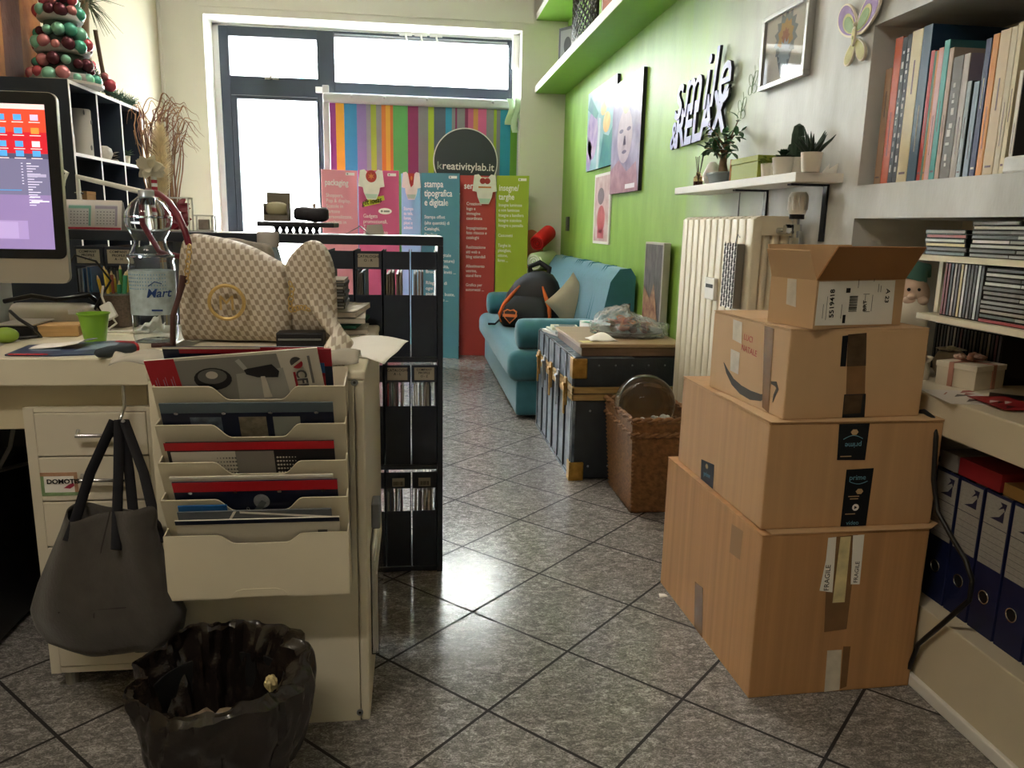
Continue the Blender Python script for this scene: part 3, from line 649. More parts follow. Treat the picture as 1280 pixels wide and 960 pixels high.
wall_canvas('tall mauve portrait print hanging on the green wall', 'picture', (768, 108), (797, 238), .022, [SIDE], [
    ('print', pm('mauve print', '6e6288', 'a99fbd', 8), [rect(0, 0, 1, 1)]),
    ('print', pm('pink print', '8f5f74', 'b38a98', 14), [[(0, 0), (1, 0), (.9, .25), (.6, .18), (.3, .3), (0, .22)]]),
    ('print', pm('face print', 'aa96a6', 'c9bac4', 10), [E(.48, .5, .26, .24)]),
    ('print', pm('plum print', '4a3b60', '66557c', 10), [E(.36, .55, .07, .018), E(.62, .55, .07, .018), [(.47, .5), (.51, .5), (.54, .42), (.44, .42)], E(.49, .36, .08, .016)]),
    ('print', pm('olive print', '8c8c6c', 'b3ab84', 10), [E(.5, .78, .12, .09)]),
    ('print', pm('caption print', 'e5e2ea', 'f0eef4', 10), [rect(.58, .03, .9, .07)])])
wall_canvas('small narrow red and grey print under the two portraits', 'picture', (744, 219), (760, 306), .012, [WHITE], [
    ('print', pm('rose print', 'b58d90', 'd3bcbd', 14), [rect(.06, .04, .94, .96)]),
    ('print', pm('red print', 'b0474f', 'c9707a', 12), [E(.5, .35, .24, .2), rect(.3, .08, .7, .2)]),
    ('print', pm('dark print', '5d4a55', '7d6a75', 12), [E(.45, .68, .2, .12)])])
# tall narrow abstract canvas leaning behind the sofa end
q0, q1 = at(806, 302, X=1.16), at(829, 302, X=1.16)
t = thing('abstract_canvas', 'tall narrow dark and rust abstract canvas standing beside the sofa', 'picture', (1.18, (q0.y+q1.y)/2, .1))
zc_ = q0.z
g = G(); g.box(1.165, q1.y, .0, 1.2, q0.y, zc_, bv=.003); g.out('canvas', mat('canvas grey edge', 'b9b3aa', .6), t)
am = mat('abstract paint', '131211', .4, var=.5, vs=24, col2='5d5a55', bump=.5, bs=40, st=(1, 1, .5))
ar = mat('abstract rust', '5e2413', .4, var=.4, vs=30, col2='a8835f', bump=.5, bs=25)
g = G(); mx = wfr(q0.y, 0, 1.1645); wq = q0.y-q1.y
g.box(.012, .01, 0, wq-.012, zc_-.01, .0008, 0, mx)
g.prism([(.012, .1), (wq*.75, .1), (wq*.9, zc_*.6), (wq*.6, zc_*.8), (wq*.4, zc_*.72), (.012, zc_*.78)], .0009, .0016, 1, mx); g.out('painting', [am, ar], t)
# smile sign
LAV = mat('lavender face', '9a9ecb', .45)
t = thing('wall_sign', 'cut-out lettering sign with pale lavender face on the green wall', 'sign', (XW-.01, 3.28, 1.42))
mk = lambda body, y, z, size, xs, sh, bold, x, rz=0, sp=1: text(body, 'lettering', LAV, t, (x, y, z), (0, -1, rz), (0, -rz, 1), size, ext=.006, xs=xs, shear=sh, bold=bold, mside=BLACK, sp=sp)
mk('smile', 3.60, 1.535, .32, .86, .24, .001, XW-.020, sp=1.12)
mk('&', 3.645, 1.412, .17, .8, .2, .002, XW-.016); mk('RELAX', 3.575, 1.415, .232, .84, .12, .0065, XW-.017, .02)
# silver frame
fa, fb = at(947, 113, X=XW-.025), at(1003, 96, X=XW-.025)
ft = at(1005, -6, X=XW-.025).z; fz = (fa.z+fb.z)/2
t = thing('picture_frame', 'silver framed print with an ornate crown figure near the butterfly', 'picture', (XW-.012, (fa.y+fb.y)/2, fz))
mx = wfr(fa.y, fz, XW-.025); w, h = fa.y-fb.y, ft-fz; SIL = mat('brushed silver frame', 'a9a8a6', .35, .6)
g = G(); bw = .016
g.box(0, 0, -.024, w, bw, 0, 0, mx, .002); g.box(0, h-bw, -.024, w, h, 0, 0, mx, .002); g.box(0, bw, -.024, bw, h-bw, 0, 0, mx, .002); g.box(w-bw, bw, -.024, w, h-bw, 0, 0, mx, .002); g.out('frame', SIL, t)
g = G(); g.box(bw, bw, -.02, w-bw, h-bw, -.012, 0, mx)
for r, m in ((.42, 1), (.36, 2), (.30, 1), (.2, 3)): pass
def star(cx, cy, r0, r1, n): return [(cx+(r0 if i % 2 else r1)*math.cos(PI*i/n+PI/2), cy+(r0 if i % 2 else r1)*math.sin(PI*i/n+PI/2)) for i in range(2*n)]
k_ = w
g.prism(star(w*.5, h*.62, k_*.20, k_*.26, 14), -.0119, -.0115, 1, mx); g.prism(star(w*.5, h*.62, k_*.14, k_*.18, 10), -.0114, -.011, 2, mx)
g.prism([(w*.3, h*.5), (w*.7, h*.5), (w*.56, h*.12), (w*.5, h*.06), (w*.44, h*.12)], -.0113, -.0109, 1, mx)
g.prism(star(w*.5, h*.4, k_*.10, k_*.15, 12), -.0108, -.0104, 4, mx); g.prism(star(w*.5, h*.62, k_*.06, k_*.09, 8), -.0109, -.0105, 3, mx)
g.out('print', [PAPER, mat('print steel', '8d98a3', .7), mat('print ochre', 'd2a75a', .7), mat('print rust', 'b76a3c', .7), mat('print pale blue', 'b9c9d8', .7)], t)
g = G(); g.box(bw, bw, -.008, w-bw, h-bw, -.006, 0, mx); g.out('glazing', mat('picture glass', 'ffffff', .02, trans=1, ior=1.5), t)
# butterfly plaque
c = at(1072, 40, X=XW-.012)
t = thing('butterfly_plaque', 'painted wooden butterfly plaque on the plaster wall', 'butterfly', (XW-.008, c.y, c.z-.06))
LIL, WOOD_W, SAGE, YEL = mat('lilac paint', '9c86b8', .6, var=.12, vs=40), mat('cream wood edge', 'ece4d2', .6), mat('sage paint', '93ad7f', .6, var=.15, vs=40), mat('pale yellow paint', 'c9c58c', .6, var=.15, vs=40)
def petal(g, cx, cy, ang, L, wd, z0, z1, m, ms=None):
    pts = []
    for i in range(28):
        a = 2*PI*i/28; r = .5*L*math.cos(a); s_ = wd*math.sin(a)*(1+.25*math.cos(a)); q = .5*L+r
        pts.append((cx+q*math.cos(ang)-s_*math.sin(ang), cy+q*math.sin(ang)+s_*math.cos(ang)))
    g.prism(pts, z0, z1, m, mx, ms)
mx = wfr(c.y, c.z-.005, XW-.012)
for sgn, nm in ((-1, 'upper_wing'), (1, 'upper_wing')):
    a = PI/2-sgn*.86; g = G(); petal(g, 0, 0, a, .125, .036, 0, .006, 1); petal(g, sgn*.005, .005, a, .113, .031, .006, .0068, 0); petal(g, sgn*.006, .006, a, .078, .021, .0068, .0076, 3); petal(g, sgn*.009, .008, a, .064, .016, .0076, .0084, 2); g.out(nm, [LIL, WOOD_W, SAGE, YEL], t)
for sgn in (-1, 1):
    a = -PI/2+sgn*.66; g = G(); petal(g, 0, -.014, a, .075, .019, -.004, .003, 1); petal(g, sgn*.003, -.018, a, .066, .0155, .003, .0038, 0); g.out('lower_wing', [YEL, WOOD_W], t)
g = G(); petal(g, 0, -.032, PI/2, .05, .0095, .008, .012, 1); petal(g, 0, -.029, PI/2, .043, .007, .012, .0128, 2); g.sph((mx @ V((0, .024, .008))), .007, 1); g.prism(ell(0, -.01, .0025, .005), .0128, .0133, 3, mx); g.out('body', [WOOD_W, WOOD_W, YEL, mat('olive paint', '6f7748', .6)], t)
# wire butterflies
for k, (px, py, s_, lab) in enumerate(((940, 108, .05, 'small wire butterfly on the wall, upper one beside the silver frame'), (926, 140, .05, 'small wire butterfly on the wall, lower one above the bonsai'))):
    c = at(px, py, X=XW-.01); mx = wfr(c.y, c.z, XW-.008); g = G()
    for a, L in ((.9, 1.2), (2.1, 1.0), (-.5, .8), (-2.4, .7)):
        pts = []
        for i in range(15):
            b = 2*PI*i/14; r = s_*L*(1-math.cos(b))/2; off = s_*.3*math.sin(b); pts.append(mx @ V((r*math.cos(a)-off*math.sin(a), r*math.sin(a)+off*math.cos(a), .003*i/14)))
        g.tube(pts, .0011, 5)
    g.tube([mx @ V((-.005, -.02, 0)), mx @ V((.01, .03, .0))], .0016, 5); g.tube([mx @ V((.01, .03, 0)), mx @ V((.012, .05, .0)), mx @ V((.004, .07, 0))], .0009, 5)
    g.out('wire_butterfly', mat('green wire', '7c9270', .4, .5), None, label=lab, cat='butterfly', group='wire butterflies on the right wall')
# ================================================================ things on the short shelf
ZS = 1.2142; XS = 1.145
def sp(px, X=XS): return at(px, 222, X=X).y
def soil(): return mat('potting soil', '3a2a1e', .95, var=.3, vs=60)
y = sp(873, 1.12)
t = thing('reed_diffuser', 'little reed diffuser bottle at the far end of the plant shelf', 'diffuser', (1.12, y, ZS))
g = G(); g.lathe([(.017, 0), (.019, .004), (.019, .035), (.009, .045), (.009, .055)], (1.12, y, ZS), 16); g.out('bottle', glass('amber glass', 'd9b48c', .02), t, sm=40)
g = G(); g.cyl((1.12, y, ZS+.003), (1.12, y, ZS+.02), .0165, n=16); g.out('oil', mat('dark amber oil', '3a1a12', .2), t)
for k in range(5): g = G(); a = k*1.3; g.cyl((1.12, y, ZS+.02), (1.12+.012*math.cos(a), y+.03*math.sin(a), ZS+.115), .0014, n=6); g.out('reed', mat('dark reed', '3b2c22', .7), t)
# bonsai
y = sp(901, 1.14)
t = thing('potted_bonsai', 'small leafy bonsai tree in a grey tray pot on the shelf', 'plant', (1.14, y, ZS))
pot = mat('grey glazed pot', '6f7b7f', .25, var=.1, vs=20)
g = G(); mxp = M.Translation((1.14, y, ZS)) @ M.Diagonal((.5, 1, 1, 1)); g.lathe([(.062, 0), (.07, .008), (.084, .032), (.092, .036), (.092, .042), (.084, .042), (.078, .034), (.001, .034)], (0, 0, 0), 28, 0, mxp); g.out('pot', pot, t, sm=40)
g = G(); g.lathe([(.079, .034), (.05, .042), (.001, .046)], (0, 0, 0), 20, 0, mxp); g.out('soil', soil(), t, sm=40)
rg = random.Random(5); bark = mat('bonsai bark', '6d5a45', .85, var=.3, vs=40, bump=.4, bs=60)
g = G(); b0 = V((1.14, y-.02, ZS+.04)); g.tube([b0, b0+V((0, .010, .035)), b0+V((-.003, -.006, .07)), b0+V((0, -.012, .105))], [.018, .014, .011, .006], 10)
tips = []
for k in range(11):
    st_ = b0+V((0, -.003*k+.01, .045+.006*k)); d = V((rg.uniform(-.5, .2), math.cos(k*1.9)*1.0+.25, rg.uniform(-.1, .8))).normalized(); L_ = rg.uniform(.08, .15)
    e_ = st_+d*L_; g.tube([st_, st_.lerp(e_, .5)+V((0, 0, .01)), e_], [.0045, .003, .0015], 6); tips.append((st_, e_))
g.out('trunk', bark, t, sm=50)
g = G()
for st_, e_ in tips:
    for j in range(9):
        q = st_.lerp(e_, .35+.75*j/9); d = V((rg.uniform(-1, .8), rg.uniform(-1, 1), rg.uniform(-.5, .8))); g.leaf(q, d, V((rg.uniform(-.3, .3), rg.uniform(-.3, .3), 1)), rg.uniform(.028, .046), rg.uniform(.009, .013))
g.out('leaf', mat('glossy bonsai leaf', '2f5a35', .35, var=.35, vs=30), t, sm=60)
y = sp(895, 1.195)
g = G(); g.lathe([(.02, 0), (.034, .03), (.036, .05), (.02, .085), (.012, .095), (.011, .095)], (1.178, y, ZS), 20); g.out('ceramic_vase', WHITE, None, sm=50, label='small white ceramic vase behind the bonsai', cat='vase')
# green box
ya, yb = sp(914, 1.11), sp(950, 1.11)
t = thing('gift_box', 'olive green lidded box between the bonsai and the cactus pots', 'box', (1.155, (ya+yb)/2, ZS))
OLV = mat('olive board', '8f9a3a', .6, var=.05)
ya -= .005; yb += .012
g = G(); g.box(1.105, yb+.002, ZS, 1.205, ya-.002, ZS+.055, bv=.001); g.out('body', OLV, t)
g = G(); g.box(1.103, yb, ZS+.0555, 1.207, ya, ZS+.074, bv=.001); g.out('lid', mat('olive lid', '9aa447', .6), t)
g = G(); g.box(1.103, ya+.0005, ZS, 1.207, ya+.007, ZS+.076, bv=.001); g.out('orange_side', mat('orange board', 'a8672e', .6), t)
# four white pots
def pot_of(name, label, px, X, r, h, kind):
    y = sp(px, X); t = thing(name, label, 'plant', (X, y, ZS), 0, 'small plants in white pots')
    g = G(); g.lathe([(r*.8, 0), (r, h), (r*.9, h), (r*.88, h-.008), (.001, h-.008)], (X, y, ZS), 24); g.out('pot', mat('white pot', 'd9d3c6', .5, var=.03, vs=20), t, sm=35)
    g = G(); g.lathe([(r*.88, h-.009), (.001, h-.004)], (X, y, ZS), 16); g.out('soil', soil(), t)
    g = G(); rr_ = random.Random(px); top = V((X, y, ZS+h-.006))
    if kind == 'rosette':
        for L_ in range(3):
            for k in range(9):
                a = k*2*PI/9+L_*.35; g.leaf(top+V((0, 0, .006*L_)), (math.cos(a), math.sin(a), .5+.7*L_), (0, 0, 1), .036-.007*L_, .010, 0, .1)
        g.out('leaf', mat('dark succulent', '2c4638', .5, var=.25, vs=30), t, sm=60)
    elif kind == 'bush':
        for k in range(36):
            a = rr_.uniform(0, 2*PI); g.leaf(top+V((.012*math.cos(a), .012*math.sin(a), rr_.uniform(0, .022))), (math.cos(a), math.sin(a), rr_.uniform(0, 1)), (0, 0, 1), .022, .007)
        g.out('leaf', mat('lime succulent', '7f9a3c', .5, var=.25, vs=30), t, sm=60)
    elif kind == 'aloe':
        for k in range(15):
            a = k*2.4; u = .35+1.6*(1-k/15); d = V((math.cos(a), math.sin(a), 1/u)).normalized(); L_ = .052+.010*(k % 3)
            q = top; g.tube([q, q+d*L_*.4, q+d*L_*.8+V((0, 0, .006)), q+d*L_+V((0, 0, .012))], [.0075, .0065, .0035, .0006], 7)
        g.out('leaf', mat('aloe leaf', '25392d', .5, var=.35, vs=40), t, sm=60)
    else:
        for dx, dy, dz, rad, hh in ((0, 0, 0, .018, .105), (-.004, .026, 0, .012, .05), (.004, -.02, .022, .011, .045)):
            q = top+V((dx, dy, dz)); n_ = 12
            g.lathe([(rad*.8, 0), (rad, hh*.3), (rad, hh*.7), (rad*.75, hh*.93), (rad*.1, hh)], q, 24, fn=lambda a, i: 1+.09*math.cos(9*a))
        g.out('stem', mat('cactus skin', '2d4534', .6, var=.25, vs=60), t, sm=30)
pot_of('potted_succulent', 'white potted lime-green succulent next to the olive box', 960, 1.135, .026, .046, 'bush')
pot_of('potted_succulent', 'white pot of dark green rosette succulent, before the cactus', 977, 1.12, .032, .054, 'rosette')
pot_of('potted_cactus', 'tall round-headed cactus in a white pot behind its neighbours', 993, 1.165, .027, .056, 'cactus')
pot_of('potted_aloe', 'spiky aloe in a white pot, nearest the shelf end', 1012, 1.12, .030, .054, 'aloe')
g = G(); y = 2.165
g.prism([(0, 0), (.05, 0), (.055, .03)], -.0005, .0005, 0, fr((1.165, 2.155, ZS+.0005), (1, .25, 0), (0, 0, 1))); g.prism([(0, 0), (.05, 0), (.055, .03)], -.0005, .0005, 0, fr((1.165, 2.16, ZS+.0005), (.9, .8, 0), (0, 0, 1)))
g.out('folded_card', PAPER, None, label='small folded paper card at the near end of the plant shelf', cat='card')
# ================================================================ things on the high shelf
ZH = 2.1342
y0_, y1_ = at(747, 30, X=1.03).y, at(716, 55, X=1.03).y
t = thing('lattice_vase', 'tall dark openwork lattice vase on the high shelf', 'vase', (1.03, (y0_+y1_)/2, ZH))
ht = .52; r_ = (y1_-y0_)/2*.8; yc = (y0_+y1_)/2
LAT = mat('dark bronze lattice', '3c3a30', .5, .4, var=.3, vs=60)
g = G()
for k in range(18):
    for sg in (1, -1):
        g.tube([(1.03+.05*math.cos(a_), yc+r_*math.sin(a_), ZH+.012+(ht-.024)*i/14) for i in range(15) for a_ in [2*PI*k/18+sg*i*.25]], .005, 5)
g.out('lattice', LAT, t, sm=60)
for nm, zz in (('base', 0), ('rim', ht-.014)):
    g = G(); g.lathe([(1.08, 0), (1.08, .014), (.8 if nm == 'rim' else .001, .014)], (0, 0, 0), 28, 0, M.Translation((1.03, yc, ZH+zz)) @ M.Diagonal((.052, r_, 1, 1))); g.out(nm, LAT, t, sm=40)
y = at(709, 65, X=1.04).y
t = thing('photo_frame', 'small dark photo frame at the far end of the high shelf', 'picture', (1.04, y, ZH))
g = G(); mx = fr((1.0, y+.06, ZH), (.55, -.9, 0), (0, 0, 1)); g.box(0, 0, 0, .18, .22, .012, 0, mx, .002); g.out('frame', mat('dark grey frame', '4c4f4c', .5), t)
g = G(); g.box(.02, .02, .0121, .16, .2, .013, 0, mx); g.prism(ell(.09, .1, .035, .055), .0131, .0136, 1, mx); g.out('photo', [mat('photo grey', '8f938c', .4), mat('photo dark', '3a3d3a', .4)], t)
y = at(757, 20, X=1.02).y
t = thing('terracotta_box', 'terracotta coloured box with pale edges near the lattice vase', 'box', (1.05, y-.2, ZH))
g = G(); g.box(.99, y-.40, ZH+.002, 1.15, y-.05, ZH+.33, bv=.004); g.out('panel', mat('terracotta', '9c5f45', .7, var=.15, vs=12), t)
g = G()
for yy in (y-.045, y-.41): g.box(.985, yy-.01, ZH, 1.16, yy, ZH+.34, bv=.002)
g.box(.985, y-.41, ZH+.331, 1.16, y-.05, ZH+.345)
g.out('edge', SHW, t)
# ================================================================ books in the upper niche
BK = [  # far Y, near Y, top z, spine, cover, cover depth, label
 (2.034, 2.006, 1.475, 'a98b74', '8a6f5c', .20, 'tan book, farthest left in the upper niche'),
 (2.004, 1.974, 1.545, 'c2562b', 'b04a24', .24, 'bright orange book near the left wall of the niche'),
 (1.972, 1.954, 1.540, '1d1c20', '1d1c20', .22, 'black book with silver lettering beside the orange one'),
 (1.952, 1.936, 1.543, '2b2c33', '22232a', .24, 'charcoal book with white marks, before the cream book'),
 (1.934, 1.893, 1.546, 'd2c59f', 'c8ba92', .24, 'thick cream book beside the big navy one'),
 (1.891, 1.857, 1.548, '31506c', '14304d', .30, 'big navy blue book with the widest cover'),
 (1.851, 1.838, 1.484, 'b3392f', '9c3028', .20, 'dark red book right beside the big navy one'),
 (1.837, 1.830, 1.480, '4d7a5c', '44694f', .20, 'thin green book between the red and pink ones'),
 (1.829, 1.823, 1.480, 'd08a4a', 'c07c40', .20, 'thin orange-tan booklet beside the pink book'),
 (1.822, 1.806, 1.484, 'd9a9a4', 'c08f8c', .20, 'pale pink book before the teal one'),
 (1.804, 1.786, 1.497, '4ba3a0', '2f5f66', .22, 'teal spined book in the middle of the upper niche'),
 (1.783, 1.768, 1.476, 'b3a08e', '9a8d84', .25, 'beige book with large grey-pink cover beside the teal one'),
 (1.764, 1.731, 1.452, '59544f', '3d3a38', .15, 'book with black and white speckled spine'),
 (1.729, 1.709, 1.452, 'a79f97', '8a8192', .20, 'grey book with a mauve cover'),
 (1.707, 1.694, 1.390, '9fb0b7', '24322a', .20, 'pale blue-grey spine with dark cover and yellow letters'),
 (1.684, 1.668, 1.385, '7f93a8', '2a2d3a', .17, 'short steel-blue book in front of the yellow-lettered cover'),
 (1.663, 1.647, 1.470, '26325e', '1f2850', .20, 'slim royal blue book, taller than its left neighbour'),
 (1.643, 1.625, 1.475, 'd08c3a', 'b35426', .20, 'orange and red spined book before the cream ones'),
 (1.622, 1.592, 1.478, 'cbb591', 'bda580', .20, 'tan book right of the orange and red one'),
 (1.590, 1.574, 1.478, 'c7bca0', 'a8ad8a', .22, 'cream book with a pale green lower half'),
 (1.572, 1.560, 1.482, 'd6cba9', 'cabb96', .26, 'cream book whose cover shows large red letters'),
 (1.550, 1.541, 1.385, 'e4e1d6', '0d0d0f', .22, 'black covered album with white edge, nearest in the niche')]
PG = mat('page block', 'd8cfba', .9, var=.1, vs=80)
def book(y0, y1, z0, z1, sc, cc, dp, label, x0=XW+.03, group='books in the upper niche', name='book', marks=True):
    t = thing(name, label, 'book', (x0+dp/2, (y0+y1)/2, z0), 0, group)
    sm_, cm_ = mat('spine '+sc, sc, .45, var=.05, vs=30), mat('cover '+cc, cc, .4, var=.05, vs=15)
    g = G(); e_ = min(.002, (y0-y1)*.2)
    g.box(x0+.002, y1, z0, x0+dp, y1+e_, z1, 1); g.box(x0+.002, y0-e_, z0, x0+dp, y0, z1, 1); g.box(x0, y1, z0, x0+.003, y0, z1, 0)
    g.out('cover', [sm_, cm_], t)
    g = G(); g.box(x0+.0035, y1+e_+.0001, z0+.003, x0+dp-.003, y0-e_-.0001, z1-.003); g.out('pages', PG, t)
    return t
TITLES = {}
rb = random.Random(2)
for i, (a, b, zt_, sc, cc, dp, lab) in enumerate(BK):
    t = book(a, b, ZB1+.0004, zt_, sc, cc, dp, lab); x0 = XW+.03; mxb = wfr(a, ZB1, x0); w_ = a-b; hh = zt_-ZB1
    g = G(); dark = sum(lin(sc)) < .5; im = 1 if dark else 0
    if i in (2, 3, 12):
        z = .03
        while z < hh-.04:
            q = rb.uniform(.004, .02); g.box(w_*rb.uniform(.2, .4), z, .0001, w_*rb.uniform(.5, .75), z+q, .0006, 1, mxb); z += q+rb.uniform(.002, .02)
    elif i % 2 == 0:
        z = hh*rb.uniform(.35, .6)
        g.box(w_*.44, z, .0001, w_*.56, z+hh*.22, .0005, im, mxb); g.box(w_*.2, hh*.06, .0001, w_*.8, hh*.075, .0005, im, mxb)
    else:
        g.box(w_*.46, hh*.2, .0001, w_*.54, hh*.5, .0005, im, mxb)
    g.out('spine_print', [mat('dark print', '463c34', .6), mat('pale print', 'c9c7c0', .5)], t)
def covertext(s_, i, col, size, dx, z):
    a, b, zt_, sc, cc, dp, lab = BK[i]
    t = [o for o in C.objects if o.get('label') == lab][0]
    text(s_, 'lettering', mat('letter '+col, col, .6), t, (XW+.03+dx, b-.0004, z), (1, 0, 0), (0, 0, 1), size)
covertext('TO', 20, 'a03c2c', .05, .02, 1.428); covertext('F', 14, 'b89a4a', .035, .035, 1.335); covertext('I', 14, 'b89a4a', .035, .03, 1.29)
MARB = mat('white marble block', 'd5d5d3', .4, var=.12, vs=18, bump=.3, bs=40)
g = G(); g.box(XW+.008, 1.455, ZB1+.0004, XW+.10, 1.535, ZB1+.034, bv=.004); g.out('marble_block', MARB, None, label='rough white marble block at the edge of the upper niche', cat='block')
# ================================================================ cd cases on the two thin shelves
CDC = ['6f6a66', '8a2f2c', 'a59f90', 'b39a62', '3f4f52', '55504c', '9a948c', '2e2c2d', 'b3a3a0', '7d7770', '413c3a', '86796a', '3c3431', '6a6460']
CDB = mat('cd case black', '161617', .2)
def cd_mesh():
    g = G(); g.box(0, -.0705, 0, .124, .0705, .0098, bv=.0006, seg=1); return g
CDP = None
def cd(x, y, z, col, label, group, lay=True, th=None):
    global CDP
    cm = mat('cd insert '+col, col, .35)
    t = thing('cd_case', label, 'cd', (x, y, z), 0, group)
    g = G()
    if lay: g.box(x, y-.0705, z, x+.124, y+.0705, z+.0096, bv=.0006, seg=1)
    else: g.box(x, y-.0052, z, x+.122, y+.0052, z+.124, bv=.0006, seg=1)
    g.out('case', CDB, t)
    g = G()
    if lay: g.box(x-.0008, y-.066, z+.0018, x-.0001, y+.067, z+.0078)
    else: g.box(x-.0008, y-.0036, z+.003, x-.0001, y+.0036, z+.121)
    g.out('spine_insert', cm, t)
XC = XW+.012
def stack(px, shelf, n, label, group, cols, jit=.004):
    z = shelf; c = at(px, 0 if False else 310 if shelf > .95 else 400, X=XC).y; r_ = random.Random(px)
    for k in range(n):
        col = cols[k % len(cols)]
        cd(XC+r_.uniform(0, jit), c-.066+r_.uniform(-jit, jit), z, col, 'cd case, %s from the bottom of the %s' % (ordn(k), label), group); z += .0099
stack(1157, 1.0014, 6, 'leftmost stack on the upper thin shelf', 'flat cds on the upper shelf', ['3f4f52', '4a4440', 'b39a62', 'a59f90', '8a2f2c', '7a6a66'])
stack(1213, 1.0014, 8, 'middle stack on the upper thin shelf', 'flat cds on the upper shelf', ['6f6a66', '413c3a', '9a948c', 'b3a3a0', '2e2c2d', '3c3431', 'a59f90', '55504c'])
stack(1262, 1.0014, 7, 'rightmost stack on the upper thin shelf', 'flat cds on the upper shelf', ['8a8580', '6a6460', 'a59f90', '7d7770', '9a948c', '55504c', 'a8a49c'])
stack(1224, .8634, 12, 'left flat stack on the lower thin shelf', 'flat cds on the lower shelf', ['8a2f2c', '4a5048', '86796a', '6f6a66', '7d7770', '5d5650', '6a5f58', '4d4744', 'a8a49c', '413c3a', 'b3aea4', '55504c'])
stack(1269, .8634, 11, 'right flat stack on the lower thin shelf', 'flat cds on the lower shelf', ['a8a49c', '8a8580', '9a948c', '6f6a66', '55504c', 'a59f90', '7d7770', '6a6460', 'b3aea4', '413c3a', '8a8580'])
ya = at(1173, 390, X=XC).y
for k, (col, nm) in enumerate((('6b1f20', 'dark red'), ('5f1c1e', 'maroon'), ('2b2523', 'black'), ('8a7b70', 'grey'), ('3a3230', 'brown black'), ('9c8a5c', 'tan'), ('a7a196', 'pale grey'), ('2d2a2c', 'charcoal'), ('4b4746', 'smoke'), ('333133', 'dark grey'), ('a9aaa6', 'silver'), ('2b2a2b', 'jet black'))):
    cd(XC+.002, ya-.006-k*.0108, .8634, col, '%s spined case upright on the lower thin shelf, %s from the left' % (nm, ordn(k)), 'upright cds on the lower shelf', False)
ya = at(1166, 430, X=XC+.185).y
for k in range(20):
    col = ['2e2f33', '45403c', '57514a', '2b2a2b', '6a6257', '3a3836', '7b7364', '2f2c2b', '4e3030', '3d3d40'][k % 10]
    cd(XC+.185, ya-.006-k*.0125, .6894, col, 'dark upright case behind the gift box, %s in the row from the left' % ordn(k), 'upright cases at the back of the worktop', False)
# ================================================================ things on the worktop
ZW = .6893
# gnome
gx, gy = 1.30, 1.885
t = thing('garden_gnome', 'bearded gnome figure with a green hat behind the open box', 'figurine', (gx, gy, ZW))
g = G(); g.lathe([(.045, 0), (.052, .02), (.050, .09), (.042, .14), (.03, .165), (.001, .17)], (gx, gy, ZW), 20); g.out('body', mat('gnome coat', '8c7f66', .8, var=.15), t, sm=60)
g = G(); g.sph((gx-.005, gy-.008, ZW+.205), (.044, .042, .048)); g.sph((gx-.03, gy-.047, ZW+.203), (.011, .011, .010)); g.sph((gx-.028, gy-.036, ZW+.192), (.018, .014, .012)); g.sph((gx+.0, gy-.047, ZW+.192), (.016, .012, .012)); g.out('head', mat('gnome skin', 'cdb3a0', .7), t, sm=60)
g = G()
for dx in (-.036, -.012): g.sph((gx+dx, gy-.045+(.006 if dx < -.02 else 0), ZW+.220), .0045, 0, 10, 8)
g.out('eye', INK, t, sm=60)
g = G(); g.sph((gx-.012, gy-.034, ZW+.145), (.042, .024, .062)); g.out('beard', mat('gnome beard', 'e2ddd0', .9, bump=.5, bs=40), t, sm=60)
g = G(); g.tube([(gx-.0, gy+.006, ZW+.238), (gx+.004, gy+.006, ZW+.250), (gx+.020, gy+.006, ZW+.268), (gx+.038, gy+.008, ZW+.270), (gx+.052, gy+.01, ZW+.250)], [.042, .038, .026, .016, .004], 18); g.out('hat', mat('gnome hat', '4f7a6d', .8), t, sm=60)
# petal jar
c = at(1176, 462, Z=ZW+.035); jx, jy = 1.372, 1.802
t = thing('sugar_jar', 'round cream jar with a flower-shaped lid beside the gift box', 'jar', (jx, jy, ZW))
CR = mat('cream ceramic', 'b5a78c', .45, var=.1, vs=20)
g = G(); g.lathe([(.024, 0), (.037, .018), (.039, .04), (.03, .064), (.016, .0665)], (jx, jy, ZW), 24); g.out('body', CR, t, sm=60)
g = G()
for k in range(8):
    a = k*PI/4; g.leaf((jx, jy, ZW+.067), (math.cos(a), math.sin(a), .25), (0, 0, 1), .036, .014, 0, .1)
g.sph((jx, jy, ZW+.073), (.012, .012, .007)); g.out('flower_lid', mat('petal ceramic', 'c9bda3', .5), t, sm=60, solid=.002)
for sg in (1, -1): g = G(); g.tube([(jx+.002, jy+sg*.03, ZW+.05), (jx, jy+sg*.046, ZW+.054), (jx, jy+sg*.048, ZW+.04), (jx, jy+sg*.034, ZW+.03)], .004, 8); g.out('handle', CR, t, sm=60)
# little angel figure peeking behind the cartons
fx_, fy_ = 1.275, at(1151, 450, X=1.275).y
t = thing('angel_figurine', 'little white figurine peeking out between the cartons and the jar', 'figurine', (fx_, fy_, ZW))
g = G(); g.lathe([(.022, 0), (.024, .02), (.016, .04), (.010, .05), (.001, .055)], (fx_, fy_, ZW), 18); g.out('body', mat('white ceramic', 'd8d2c4', .4), t, sm=60)
g = G(); g.sph((fx_, fy_, ZW+.066), .013); g.out('head', mat('tan ceramic', 'a3845f', .6), t, sm=60)
for sg in (1, -1): g = G(); g.leaf((fx_+.005, fy_+.004*sg, ZW+.045), (0, sg, .6), (-1, 0, 0), .03, .011); g.out('wing', mat('white ceramic', 'd8d2c4', .4), t, sm=60, solid=.003)
